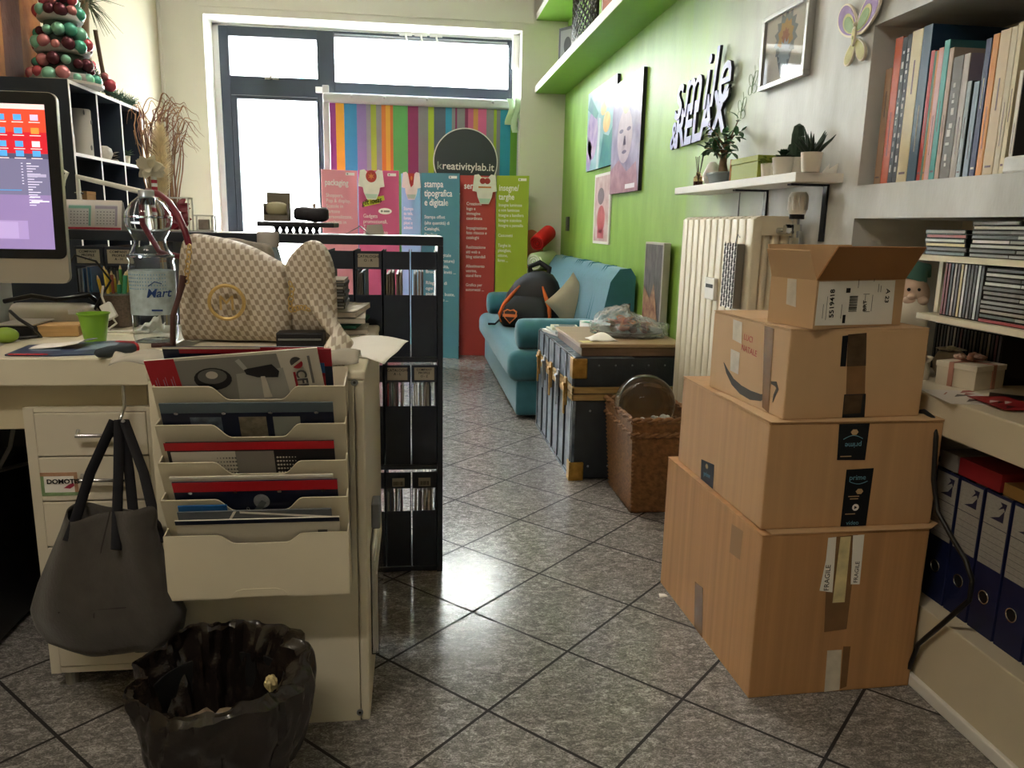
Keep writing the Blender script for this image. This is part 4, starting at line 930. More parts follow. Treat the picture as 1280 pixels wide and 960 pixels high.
# gift box
ga, gb, gc_ = at(1217, 489, Z=ZW), at(1174, 477, Z=ZW), at(1243, 478, Z=ZW)
ang = .33
t = thing('ribbon_gift_box', 'small white gift box with pink ribbon and bow on the worktop', 'box', ga, ang)
wx, wy, hz = .11, .10, .055
gp = mat('gift paper', 'cfc4ac', .6, var=.04, vs=20); rib = mat('pink satin ribbon', 'b5816c', .4)
g = G(); g.box(0, 0, 0, wx, wy, hz, bv=.001); g.out('carton', gp, t, lc=True)
g = G(); g.box(-.002, -.002, hz-.010, wx+.002, wy+.002, hz+.003, bv=.001); g.out('lid', mat('gift lid', 'd8ceb8', .6), t, lc=True)
g = G(); g.box(wx*.55, -.003, .0005, wx*.55+.012, wy+.003, hz+.004); g.out('ribbon', rib, t, lc=True)
g = G(); g.box(-.003, wy*.55, .0005, wx+.003, wy*.55+.012, hz+.0045); g.out('ribbon', rib, t, lc=True)
g = G(); cz = hz+.006; c0 = V((wx*.6, wy*.6, cz))
for k in range(4):
    a = k*PI/2+.5; d = V((math.cos(a), math.sin(a), 0)); s_ = V((-d.y, d.x, 0))*.006
    P_ = [c0, c0+d*.018+V((0, 0, .014)), c0+d*.034+V((0, 0, .010)), c0+d*.026+V((0, 0, .002)), c0]
    g.add([p+s_ for p in P_]+[p-s_ for p in P_], [(i, i+1, i+6, i+5) for i in range(4)])
g.out('bow', rib, t, lc=True, solid=.001, sm=60)
for k, (dx, dy, m) in enumerate(((-.03, .01, 'd9b7a4'), (.012, -.014, 'b89a8a'), (.03, .012, 'c9a694'))):
    g = G(); c1_ = c0+V((dx, dy, .009))
    for q in range(6): a = q*PI/3; g.sph((c1_.x+.007*math.cos(a), c1_.y+.007*math.sin(a), c1_.z), (.006, .006, .005), 0, 8, 6)
    g.sph(c1_+V((0, 0, .003)), .005, 0, 8, 6); g.out('paper_flower', mat('paper flower '+m, m, .8), t, lc=True, sm=60)
# flyers on the worktop edge
FM = [mat('flyer red', '8e2428', .35), mat('flyer white', 'd5d0c8', .35), mat('flyer black', '1d1b1c', .35), mat('flyer rust', 'a55a3c', .35)]
for k, (px, py, rz, w_, d_, lab) in enumerate(((1192, 497, -.2, .12, .15, 'folded white and red flyer, leftmost on the worktop'), (1246, 507, -.1, .09, .13, 'red and black magazine lying on top of the flyers'), (1268, 503, -.7, .13, .15, 'dark flyer under the red magazine at the picture edge'))):
    c = at(px, py, Z=ZW); t = thing('flyer', lab, 'leaflet', (c.x+.02, c.y, ZW+.0003+.0016*(k % 2)+.0032*(k == 1)), rz, 'flyers on the worktop')
    g = G(); g.box(-w_/2, -d_/2, 0, w_/2, d_/2, .0012, (1, 0, 2)[k]); g.out('sheet', FM, t, lc=True)
    g = G(); r_ = random.Random(k)
    for q in range(7):
        a, b = r_.uniform(-.46, .2)*w_, r_.uniform(-.46, .3)*d_; g.prism([(a, b), (a+r_.uniform(.2, .4)*w_, b+.02), (a+.3*w_, b+r_.uniform(.1, .25)*d_), (a+.02, b+.03)], .0013+q*.0001, .0014+q*.0001, q % 4)
    g.out('printing', FM, t, lc=True)
# binders under the worktop
BN = mat('binder navy', '161d45', .5, var=.1, vs=30); LBL = mat('binder woven label', '9b9892', .7, var=.12, vs=120, st=(1, 1, 3)); MOT = mat('binder motif', '1c1a3c', .6)
ed = [at(1172.5, 571, X=XW).y, at(1202, 577.5, X=XW).y, at(1235, 592.5, X=XW).y, at(1270, 608, X=XW).y]; bw_ = (ed[0]-ed[3])/3
for k in range(-1, 5):
    ya = ed[0]-bw_*k; yb = ya-bw_+.006; x0 = XW+.004
    lab = 'navy lever arch binder with woven label, %s from the cartons' % ordn(k+1)
    t = thing('ring_binder', lab, 'binder', (x0+.14, (ya+yb)/2, .1974), 0, 'navy binders under the worktop')
    g = G(); g.box(x0, yb, .1974, x0+.003, ya, .515, bv=.001); g.box(x0+.003, yb, .1974, x0+.28, yb+.003, .515); g.box(x0+.003, ya-.003, .1974, x0+.28, ya, .515); g.out('cover', BN if k >= 0 else mat('binder slate', '39424a', .5), t)
    g = G(); g.box(x0+.02, yb+.012, .21, x0+.25, ya-.012, .505); g.out('papers', PG, t)
    if k < 0: continue
    mxb = wfr(ya, .1974, x0); w_ = ya-yb
    g = G(); g.box(.003, .155, .0001, w_-.003, .312, .0008, 0, mxb); g.box(.003, .245, .0008, w_-.003, .2462, .0011, 1, mxb)
    for q in range(5): g.box(.006, .168+q*.014, .0008, w_-.006, .1685+q*.014, .001, 1, mxb)
    g.out('spine_label', [LBL, MOT], t)
    g = G(); g.prism([(w_*.28, .262), (w_*.78, .262), (w_*.78, .288), (w_*.62, .272)], .0009, .0014, 0, mxb); g.prism([(w_*.55, .286), (w_*.68, .298), (w_*.6, .304), (w_*.84, .304), (w_*.8, .288), (w_*.74, .294)], .0009, .0014, 0, mxb); g.out('label_motif', MOT, t)
    g = G(); c = mxb @ V((w_*.5, .085, .001))
    g.tube([(c.x, c.y+.014*math.cos(a), c.z+.014*math.sin(a)) for a in [2*PI*i/20 for i in range(21)]], .002, 6); g.out('finger_ring', CHROME, t, sm=60)
    g = G(); g.prism(ell(w_*.5, .085, .0125, .0125), .0003, .0012, 0, mxb); g.out('finger_hole', INK, t)
for k, (pa, pb, col, lab) in enumerate(((1173, 1196, '8d877f', 'grey printed card box on top of the binders, left of the red one'), (1198, 1253, '8e2328', 'flat dark red box lying on the binders'), (1258, 1300, '8a6a3a', 'flat brown box on the binders at the picture edge'))):
    ya, yb = at(pa, 575, X=XW+.01).y, at(pb, 585, X=XW+.01).y
    t = thing('flat_box', lab, 'box', (XW+.12, (ya+yb)/2, .5152)); z1 = .555 if k != 2 else .542
    g = G(); g.box(XW+.012, yb, .5152, XW+.24, ya-.002, z1, bv=.001); g.out('body', mat('flat box '+col, col, .5, var=.08, vs=20), t)
    g = G(); g.box(XW+.011, yb+.002, z1-.014, XW+.2, ya-.004, z1+.0005); g.out('lid', mat('flat box '+col, col, .5), t)
# black cable looping down in front of the shelves
pts = [(1142, 516), (1155, 514), (1166, 522), (1170, 545), (1167, 600), (1172, 640), (1190, 672), (1207, 700), (1215, 725), (1212, 750), (1195, 765), (1172, 785), (1148, 805), (1136, 835)]
g = G(); g.tube([at(*p, X=XW-.062) for p in pts], .0055, 8); g.out('power_cable', mat('black cable', '121212', .4), None, sm=60, label='thick black cable looping down beside the cartons', cat='cable')
# ================================================================ shop window blind and signs
YBL = 6.52
t = thing('roller_blind', 'striped multicolour roller blind covering the lower shop window', 'blind', (.1, YBL, .3))
za = lambda zx: at(240+zx/3.048, 150, Y=YBL).x
STR = [(525, 548, '8f3d86'), (548, 580, 'e0a53e'), (580, 628, '3f90c2'), (628, 664, '8a7cae'), (664, 681, '8e9297'), (681, 702, 'a2b646'), (702, 722, '8c8f93'), (722, 738, 'cf7b3d'), (738, 755, 'd8a844'), (755, 766, 'd0743f'), (766, 822, '62ad62'), (822, 862, '8a3763'), (862, 900, '8a8d90'), (900, 922, 'a9c23d'), (922, 966, '5d6a78'), (966, 990, '3a9bc4'), (990, 1003, '8c8f93'), (1003, 1010, '8a3763'), (1010, 1040, '8a8d90'), (1040, 1052, '8a3763'), (1052, 1072, 'c8688f'), (1072, 1090, 'cf9a5a'), (1090, 1122, 'd9699a'), (1122, 1150, '909396'), (1150, 1161, 'a9c23d'), (1161, 1175, '8a8d90'), (1175, 1214, '35a0bd'), (1214, 1240, '6faa3c')]
g = G(); ztb = at(500, 132, Y=YBL).z; mats_ = []; idx = {}
for a, b_, c in STR:
    if c not in idx: idx[c] = len(mats_); mats_.append(mat('blind stripe '+c, c, .7, var=.04, vs=8))
    g.box(za(a), YBL, .06, za(b_), YBL+.003, ztb+.03, idx[c])
g.out('striped_fabric', mats_, t)
x0, x1 = za(500), za(1252)
LG = mat('pale grey plastic', 'b9bcbc', .45)
g = G(); g.box(x0, YBL-.03, ztb, x1, YBL+.035, ztb+.075, bv=.02, seg=3); g.out('cassette', LG, t, sm=40)
g = G(); g.box(x0, YBL-.01, .02, za(524), YBL+.02, ztb+.13, bv=.004); g.out('side_rail', LG, t)
g = G(); g.box(za(1240), YBL-.01, .02, za(1256), YBL+.02, ztb, bv=.004); g.out('side_rail', LG, t)
g = G()
for zx in (610, 735, 895, 1145): x = za(zx); g.sph((x, YBL-.032, ztb+.05), .012, 0, 10, 8)
g.box(za(524), YBL-.012, .03, za(1240), YBL+.014, .06); g.out('bottom_bar', LG, t)
# rod with three cord clips in front of the transom
zr = at(530, 50, Y=YW-.08).z
g = G(); g.cyl((at(418, 46, Y=YW-.08).x, YW-.08, zr+.0), (at(634, 56, Y=YW-.08).x, YW-.08, zr), .014, n=12); g.out('curtain_rod', GREYM, None, sm=40, label='thin grey curtain rod across the wide transom window', cat='rod')
for k, px in enumerate((507, 526, 545)):
    x = at(px, 50, Y=YW-.1).x; g = G()
    g.box(x-.05, YW-.105, zr+.02, x+.05, YW-.095, zr+.05, bv=.003); g.tube([(x, YW-.1, zr+.03), (x+.012, YW-.11, zr-.02), (x-.02, YW-.11, zr-.05), (x-.012, YW-.1, zr-.085)], .008, 8); g.tube([(x, YW-.1, zr-.02), (x+.025, YW-.1, zr-.06), (x+.02, YW-.1, zr-.085)], .006, 8)
    g.out('cord_clip', WHITE, None, sm=50, label='white cord clip on the curtain rod, %s of three' % ('leftmost', 'middle', 'rightmost')[k], cat='clip', group='white clips on the curtain rod')
t = thing('shutter_winder', 'white shutter strap winder beside the wide transom window', 'winder', (OX1-.03, YW-.1, 1.8))
a, c = at(645, 45, Y=6.55), at(646, 120, Y=6.55)
g = G(); g.box(a.x-.025, 6.53, a.z-.25, OX1-.001, 6.58, a.z, bv=.005); g.out('housing', WHITE, t)
g = G(); g.cyl((a.x, 6.55, a.z-.25), (a.x, 6.55, c.z-.05), .007, n=8); g.cyl((a.x+.03, 6.55, a.z-.25), (a.x+.03, 6.55, c.z-.05), .007, n=8); g.out('rod', WHITE, t)
c = at(641, 140, Y=6.46); g = G()
for k in range(3): g.grid(lambda u, v, k=k: (c.x-.05+.05*k+.05*u+.015*math.sin(5*v+k), 6.44+.02*math.cos(6*v+k*2), c.z+.10-(.2+.06*(k % 2))*v), 3, 10)
g.out('ribbon_bow', mat('pale green ribbon', 'c9e3bf', .5), None, solid=.002, sm=60, label='pale green ribbon hanging at the right end of the striped blind', cat='ribbon')
# round shop sign
YS = 6.44; c = at(582, 202, Y=YS); R_ = 39/965*YS
t = thing('round_sign', 'round black sign with white ring and white shop web address', 'sign', (c.x, YS, .02))
mx = fr((c.x, YS, c.z), (1, 0, 0), (0, 0, 1)); SLA = mat('sign charcoal', '3d4446', .5)
g = G(); g.prism(ell(0, 0, R_, R_, 64), -.012, -.001, 0, mx); g.out('white_ring', WHITE, t)
g = G(); g.prism(ell(0, 0, R_*.965, R_*.965, 64), -.0009, .003, 0, mx); g.out('disc', SLA, t)
p0 = at(546, 211, Y=YS)
text('k', 'lettering', mat('green grey letter', '9aa89a', .5), t, (p0.x, YS-.0035, p0.z), (1, 0, -.01), (0, 0, 1), .083, bold=.001)
text('reativitylab.it', 'lettering', PAPER, t, (p0.x+.043, YS-.0035, p0.z-.001), (1, 0, -.01), (0, 0, 1), .083, bold=.001, xs=.97)
g = G(); g.box(c.x-.02, YS+.004, .02, c.x+.02, YS+.02, c.z, bv=.002); g.out('post', GREYM, t)
g = G(); g.box(c.x-.15, YS-.05, .0, c.x+.15, YS+.07, .02, bv=.003); g.out('foot', GREYM, t)
# folding totems
HT = 1.428
TW = mat('totem white print', 'f2f0ea', .5)
def totem(label, P, cols, loc_y):
    t = thing('folding_display', label, 'display panel', ((P[0][0]+P[2][0])/2, P[1][1]-.02, 0), 0, 'folding display panels by the shop window')
    fr_ = []
    for k in range(2):
        a, b = V((*P[k], 0)), V((*P[k+1], 0)); d = (b-a); mx = fr(a+d.normalized()*.003, d, (0, 0, 1)); w = d.length-.006
        g = G(); g.box(0, 0, -.006, w, HT-(.0 if k else .004), 0, 0, mx, .001, 1); g.out('panel', mat('totem '+cols[k], cols[k], .42, var=.02, vs=6), t)
        fr_.append((mx, w))
    return t, fr_
def ptext(t, mx, u, v, body, size, bold=0, xs=.9, line=1, m=None, al='LEFT', rot=0):
    A = mx @ V((u, v, .0006)); r = mx.to_3x3() @ V((math.cos(rot), math.sin(rot), 0)); n = mx.to_3x3() @ V((-math.sin(rot), math.cos(rot), 0))
    return text(body, 'lettering', m or TW, t, A, r, n, size, ext=.0003, bold=bold, xs=xs, line=line, al=al)
def logo(t, mx, w):
    g = G(); g.prism([(w-.085, HT-.04), (w-.02, HT-.04), (w-.02, HT-.02), (w-.085, HT-.02)], .0003, .0008, 0, mx); g.prism(ell(w-.072, HT-.03, .006, .006, 10), .0009, .0013, 1, mx); g.out('corner_logo', [TW, mat('logo grey', '8a8a86', .5)], t)
t, f_ = totem('pink and magenta folding display, leftmost of the three', [(-.665, 6.0), (-.402, 6.06), (-.094, 5.98)], ('f0a0ad', 'd0608c'), 6)
(mx, w) = f_[0]; logo(t, mx, w)
ptext(t, mx, .025, HT-.115, 'packaging', .062, .001, .72)
ptext(t, mx, .03, HT-.2, 'Shoppers,\nPop & display,\nScatole in\ncartone\npersonalizzate,\nsacchetti in\n\n\ncarta', .038, 0, .85, 1.02)
(mx, w) = f_[1]; logo(t, mx, w)
g = G(); mxr = mx @ M.Translation((.02, HT-.27, .0004)) @ M.Rotation(.19, 4, 'Z'); g.prism([(.02, 0), (.15, .005), (.15, .02), (.19, .02), (.19, .055), (.06, .055), (.06, .04), (.02, .035)], 0, .0006, 0, mxr); g.out('yellow_brush_mark', mat('acid yellow', 'd7dd4c', .5), t)
text('gift ideas', 'lettering', INK, t, mxr @ V((.01, .012, .0009)), mxr.to_3x3() @ V((1, 0, 0)), mxr.to_3x3() @ V((0, 1, 0)), .055, ext=.0002, shear=.25, bold=.0008, xs=.8)
g = G(); g.prism(ell(.205, HT-.295, .052, .023), .0004, .0009, 0, mx); g.prism(ell(.18, HT-.295, .009, .009, 10), .001, .0014, 1, mx); g.box(.195, HT-.302, .001, .24, HT-.289, .0014, 1, mx); g.out('oval_badge', [PAPER, mat('logo grey', '8a8a86', .5)], t)
ptext(t, mx, .035, HT-.345, 'Gadgets\npromozionali,\nT-shirt,\nabbigliamento', .04, 0, .85)
t, f_ = totem('light blue and teal folding display, the middle one of three', [(-.085, 6.24), (.068, 6.16), (.362, 6.06)], ('85bbd6', '5590a0'), 6)
(mx, w) = f_[0]; ptext(t, mx, .02, HT-.28, 'Stampa\nsu tela,\nforex,\nplexi e\nadesivi', .036, 0, .8)
(mx, w) = f_[1]; logo(t, mx, w)
ptext(t, mx, .025, HT-.105, 'stampa\ntipografica\ne digitale', .072, .0012, .74, .95)
ptext(t, mx, .025, HT-.34, 'Stampa offset\n(alte quantit\u00e0) di\nCataloghi,\nDepliant,\nVolantini...', .036, .0003, .85, 1.25)
ptext(t, mx, .035, HT-.63, 'Stampa digitale\n(piccole tirature)\nBiglietti visita,\nBrochure, inviti ...\n\nRilegature di\nogni tipo,\npieghevoli, buste,\ncartelline e ...', .036, .0003, .95, 1.2)
t, f_ = totem('red and lime green folding display beside the sofa, rightmost of three', [(.372, 6.24), (.655, 6.21), (.905, 6.12)], ('c24a42', 'a5bb35'), 6)
(mx, w) = f_[0]
ptext(t, mx, .03, HT-.105, 'service', .07, .001, .8)
ptext(t, mx, .05, HT-.23, 'Creazione\nlogo e\nimmagine\ncoordinata\n\nImpaginazione\nfoto ritocco e\ncataloghi\n\nRealizzazione\nsiti web e\nblog aziendali\n\nAllestimento\nvetrine,\nstand fiere\n\nGrafica per\nautomezzi ...', .034, .0003, .85, 1.1)
(mx, w) = f_[1]; logo(t, mx, w)
ptext(t, mx, .02, HT-.115, 'insegne/\ntarghe', .068, .001, .72)
ptext(t, mx, .02, HT-.235, 'Insegne luminose\ne non luminose\nInsegne a bandiera\nInsegne scatolate\nInsegne a pannello\n\nCassonetti\n\nTarghe in\nplexiglass,\nottone,\nforex ...', .034, .0003, .8, 1.15)
# three baby bodysuits draped over the display tops
def bodysuit(label, px, py, Y, w, h, emb):
    c = at(px, py, Y=Y); t = thing('baby_bodysuit', label, 'bodysuit', (c.x, Y-.0, c.z-h), 0, 'baby bodysuits on the displays')
    mx = fr((c.x, Y-.006, c.z-h), (1, .0, 0), (0, 0, 1))
    P = [(-.30, 1), (-.5, .97), (-.58, .45), (-.38, .42), (-.34, .25), (-.2, .02), (.2, .02), (.34, .25), (.38, .42), (.58, .45), (.5, .97), (.30, 1), (.16, .9), (-.16, .9)]
    g = G(); g.prism([(x*w, y*h) for x, y in P], 0, .008, 0, mx); g.out('cloth', mat('white jersey', 'ece7dc', .85, var=.05, vs=20), t)
    g = G(); g.prism([(x*w, y*h) for x, y in ((-.2, .05), (.2, .05), (.28, .2), (-.28, .2))], .0083, .0092, 0, mx); g.out('hem', mat('pastel hem', 'bfd8c4', .85), t)
    g = G(); r = random.Random(px)
    if emb == 0: g.prism(ell(0, .78*h, .24*w, .2*h), .0083, .009, 0, mx); g.prism(star(0, .78*h, .06*w, .16*w, 6), .0091, .0097, 1, mx)
    elif emb == 1: g.prism([(-.2*w, h*.95), (.2*w, h*.95), (.12*w, h*.55), (-.02*w, h*.45), (-.1*w, h*.6)], .0083, .009, 0, mx); g.prism(ell(.02*w, .78*h, .06*w, .08*h), .0091, .0097, 1, mx)
    else: g.prism(ell(-.1*w, .78*h, .14*w, .1*h), .0083, .009, 0, mx); g.prism(ell(.12*w, .78*h, .14*w, .1*h), .0083, .009, 0, mx); g.box(-.3*w, .55*h, .0083, .3*w, .6*h, .009, 1, mx)
    g.out('printed_motif', [mat('motif red', 'b8453f', .7), mat('motif orange', 'd98a4a', .7)], t)
bodysuit('white baby bodysuit with round red motif on the magenta panel', 464, 212, 5.99, .165, .22, 0)
bodysuit('white baby bodysuit with dark red motif on the light blue panel', 514, 215, 6.15, .125, .21, 1)
bodysuit('white baby bodysuit with orange motif on the red panel', 606, 218, 6.19, .165, .23, 2)
# rolls in the corner behind the sofa
t = thing('side_table', 'small yellow-green table in the corner behind the sofa', 'table', (1.05, 6.2, 0))
zt_ = at(690, 338, Y=6.2).z
g = G(); g.box(.94, 6.06, zt_-.02, 1.19, 6.36, zt_, bv=.003); g.out('tabletop', mat('lime lacquer', 'a9bf4a', .5), t)
for x in (.955, 1.175):
    for y in (6.075, 6.345): g = G(); g.box(x-.012, y-.012, 0, x+.012, y+.012, zt_-.02); g.out('leg', mat('lime lacquer', 'a9bf4a', .5), t)
def roll(name, label, p0, p1, r, m, m2):
    t = thing(name, label, 'roll', (p0.x, p0.y, min(p0.z, p1.z)-r)); g = G(); d = (p1-p0)
    g.tube([p0, p0+d*.03, p0+d*.97, p1], [r*.9, r, r, r*.9], 24); g.out('roll', m, t, sm=50)
    g = G(); n = d.normalized(); a = n.orthogonal().normalized(); b = n.cross(a); pts = []
    for i in range(61): q = i*.31; k = r*.95*(1-i/70); pts.append(p0-n*.003+(a*math.cos(q)+b*math.sin(q))*k)
    g.tube(pts, .006, 5); g.out('spiral_end', m2, t, sm=60)
roll('fleece_roll', 'rolled white and green fleece with spiral end in the corner', V((.955, 6.10, zt_+.072)), V((1.13, 6.32, zt_+.09)), .07, mat('pale green fleece', 'c6d7a8', .95), mat('white fleece', 'e8eadf', .95))
roll('red_roll', 'bright red rolled fleece lying on top of the white roll', V((.98, 6.14, zt_+.215)), V((1.11, 6.34, zt_+.30)), .062, mat('red fleece', 'd21f1f', .95, bump=.3, bs=200), mat('dark red fleece', 'a81a1a', .95))
g = G(); c = at(664, 312, Y=6.36); g.prism(ell(c.x, c.z, .10, .16, 40), -.012, .012, 0, fr((0, 6.38, 0), (1, 0, 0), (0, 0, 1))); g.prism(ell(c.x, c.z, .105, .165, 40), -.006, .006, 1, fr((0, 6.38, 0), (1, 0, 0), (0, 0, 1)))
g.box(c.x-.02, 6.386, .0, c.x+.02, 6.398, c.z, 1); g.box(c.x-.09, 6.372, .0, c.x+.09, 6.386, .02, 1); g.out('oval_board', [mat('salmon board', 'd98b6c', .6), mat('cream board', 'e6e4c0', .6)], None, label='salmon oval board behind the lime panel in the corner', cat='board')
g = G(); c = at(710, 279, X=XW-.01); g.box(XW-.02, c.y-.02, c.z-.06, XW-.0005, c.y+.05, c.z+.05, bv=.004); g.out('wall_switch', mat('dark switch', '4b5149', .5), None, label='small dark switch on the green wall near the corner', cat='switch')
# ================================================================ on the sofa
def stations(g, P, n=20, m=0, mx=None, p=2.6):
    """closed body from cross-sections: (centre, half extent a along axis A, half extent b along axis B)"""
    vs = []
    for c, A, B in P:
        for j in range(n):
            q = 2*PI*j/n; ca, sa = math.cos(q), math.sin(q)
            vs.append(V(c)+V(A)*(abs(ca)**(2/p)*(1 if ca >= 0 else -1))+V(B)*(abs(sa)**(2/p)*(1 if sa >= 0 else -1)))
    k = len(P); fs = [(i*n+j, i*n+(j+1) % n, (i+1)*n+(j+1) % n, (i+1)*n+j) for i in range(k-1) for j in range(n)]
    fs += [tuple(range(n-1, -1, -1)), tuple((k-1)*n+j for j in range(n))]
    g.add(vs, fs, m, mx)
bc = V((.80, 5.10, .386)); rz_ = -.40
t = thing('backpack', 'black backpack with orange trim and shield badge lying on the sofa', 'backpack', bc, rz_); t.scale = (1.1, 1.1, 1.1)
NYL = mat('black nylon', '17181a', .6, bump=.15, bs=300); ORG = mat('orange piping', 'd5682c', .6)
g = G()
stations(g, [((-.02, .0, .0), (.165, 0, 0), (0, .09, 0)), ((-.02, .0, .03), (.19, 0, 0), (0, .115, 0)), ((-.01, .01, .11), (.19, 0, 0), (0, .12, 0)), ((.0, .02, .2), (.165, 0, 0), (0, .11, 0)), ((.01, .03, .27), (.13, 0, 0), (0, .09, 0)), ((.02, .04, .315), (.085, 0, 0), (0, .06, 0)), ((.02, .045, .335), (.03, 0, 0), (0, .02, 0))], 28)
g.out('main_pocket', NYL, t, lc=True, sm=60)
g = G(); stations(g, [((-.03, -.10, .02), (.13, 0, 0), (0, .04, 0)), ((-.03, -.11, .06), (.145, 0, 0), (0, .05, 0)), ((-.02, -.10, .13), (.13, 0, 0), (0, .045, 0)), ((-.01, -.08, .19), (.09, 0, 0), (0, .03, 0))], 24); g.out('front_pocket', mat('black nylon dull', '1f2022', .7), t, lc=True, sm=60)
for sg, nm in ((-1, 'orange_trim'), (1, 'orange_trim')):
    g = G(); P_ = [(-.03+sg*.145, -.08, .03), (-.03+sg*.155, -.09, .08), (-.02+sg*.135, -.085, .14), (-.01+sg*.10, -.075, .2), (sg*.07, -.06, .25)]
    g.tube(P_, [.009, .012, .016, .013, .006], 8, flat=.8); g.out(nm, ORG, t, lc=True, sm=60)
g = G(); mxb = fr((-.10, -.158, .075), (1, -.05, 0), (0, .1, 1)) 
shield = [(-.042, .03), (-.02, .042), (.0, .036), (.02, .042), (.042, .03), (.036, -.01), (0, -.045), (-.036, -.01)]
g.prism(shield, 0, .004, 0, mxb); g.prism([(x*.82, y*.82) for x, y in shield], .0041, .005, 1, mxb); g.prism([(-.045, -.005), (.045, -.005), (.045, .012), (-.045, .012)], .0051, .006, 0, mxb)
g.out('shield_badge', [mat('badge orange', 'd9733a', .6), mat('badge brown', '3a2620', .6)], t, lc=True)
g = G(); g.tube([(-.03, .05, .31), (-.04, .05, .36), (.02, .06, .385), (.08, .06, .35), (.07, .05, .30)], .017, 10); g.out('carry_handle', NYL, t, lc=True, sm=60)
g = G(); g.tube([(.14, .02, .22), (.18, -.03, .12), (.2, -.10, .03), (.28, -.12, .012)], .016, 8, flat=.4); g.tube([(-.19, -.02, .05), (-.22, -.07, .012), (-.26, -.08, .012)], .012, 8, flat=.5); g.out('shoulder_strap', NYL, t, lc=True, sm=60)
# beige cushion: a soft triangular pillow leaning on its side
cc = V((1.0, 4.80, .386)); t = thing('cushion', 'beige cushion propped on the sofa behind the backpack', 'cushion', cc, .35)
g = G(); CUR = mat('beige linen', 'b3a78e', .9, bump=.3, bs=250, var=.05)
def cush(u, v):
    s_ = -1 if v < .5 else 1; w_ = (v*2 if v < .5 else 2-v*2); return None
n = 14; vs = []; fs = []
for side in (1, -1):
    for i in range(n+1):
        for j in range(n+1):
            a, b_ = i/n*2-1, j/n*2-1; th = .055*(max(0, (1-a*a))*max(0, (1-b_*b_)))**.45*side
            pin = 1-.08*(1-a*a)-.0; x, z = a*.14*(1-.09*(1-b_*b_)), b_*.14*(1-.09*(1-a*a))
            q = .70; vs.append((x*math.cos(q)-z*math.sin(q), th+.12*(x*math.sin(q)+z*math.cos(q)), x*math.sin(q)+z*math.cos(q)+.185))
m_ = (n+1)**2
for s_ in (0, 1):
    for i in range(n):
        for j in range(n): fs.append(tuple(s_*m_+q for q in (i*(n+1)+j, (i+1)*(n+1)+j, (i+1)*(n+1)+j+1, i*(n+1)+j+1)))
g.add(vs, fs); g.out('cover', CUR, t, lc=True, weld=True, sm=60)
g = G(); mxc = M.Rotation(0, 4, 'Y')
# ================================================================ on the trunk
ZT = .5265
t = thing('wooden_box_lid', 'flat wide brown wooden tray box on top of the trunk', 'box', (.92, 3.3, ZT))
g = G(); g.box(.69, 3.08, ZT, 1.13, 3.62, ZT+.036, bv=.002); g.out('base', mat('brown wood', '6f5844', .55, var=.2, vs=8, st=(1, 12, 12)), t)
g = G(); g.box(.68, 3.07, ZT+.0362, 1.132, 3.63, ZT+.052, bv=.003); g.out('lid', mat('light brown wood', '9a8162', .5, var=.15, vs=8, st=(1, 12, 12)), t)
ZB_ = ZT+.0522
for k, (x, y, z, w_, d_, h_, rz, c, lab) in enumerate((
    (.63+.13, 3.74, ZT+.0, .17, .24, .014, .2, 'd5d3cb', 'white brochure lying at the aisle side of the trunk, bottom of its pile'),
    (.75, 3.735, ZT+.0142, .15, .20, .012, .05, 'b9c3c0', 'pale grey-blue magazine on top of the white brochure on the trunk'),
    (.745, 3.735, ZT+.0264, .13, .12, .014, -.1, 'd9dbc8', 'small cream booklet topping the magazine pile on the trunk'),
    (.97, 3.80, ZT+.0, .22, .2, .05, .04, 'e3e3e0', 'thick white book at the far right corner of the trunk'))):
    t = thing('magazine', lab, 'magazine', (x, y, z+.0002), rz, 'papers on the trunk')
    g = G(); g.box(-w_/2, -d_/2, 0, w_/2, d_/2, h_, bv=.001); g.out('pages', mat('mag '+c, c, .5, var=.04), t, lc=True)
    g = G(); r_ = random.Random(k); g.box(-w_*.4, -d_*.4, h_+.0001, w_*.3, d_*.1, h_+.0005, 0); g.box(-w_*.2, -d_*.1, h_+.0006, w_*.42, d_*.4, h_+.0009, 1); g.out('cover_print', [mat('print steel', '8d98a3', .7), mat('mag dark print', '4a5458', .5)], t, lc=True)
g = G(); r_ = random.Random(4)
for k in range(6):
    a = k*1.05; g.leaf((.84+.01*k, 3.60, ZB_+.004+.002*k), (math.cos(a), math.sin(a), .45), (0, 0, 1), .07, .013)
g.out('green_bow', mat('green ribbon', '2f9a7c', .4), None, solid=.001, sm=60, label='green ribbon bow beside the wrapped plate on the trunk', cat='bow')
px_, py_ = .97, 3.37
t = thing('wrapped_plate', 'dark plate of orange dried decorations wrapped in crinkled cellophane', 'plate', (px_, py_, ZB_))
g = G(); g.lathe([(.001, 0), (.10, 0), (.15, .014), (.158, .022), (.15, .02), (.10, .006), (.001, .006)], (px_, py_, ZB_), 36); g.out('plate', mat('dark grey plate', '3c3a38', .35), t, sm=50)
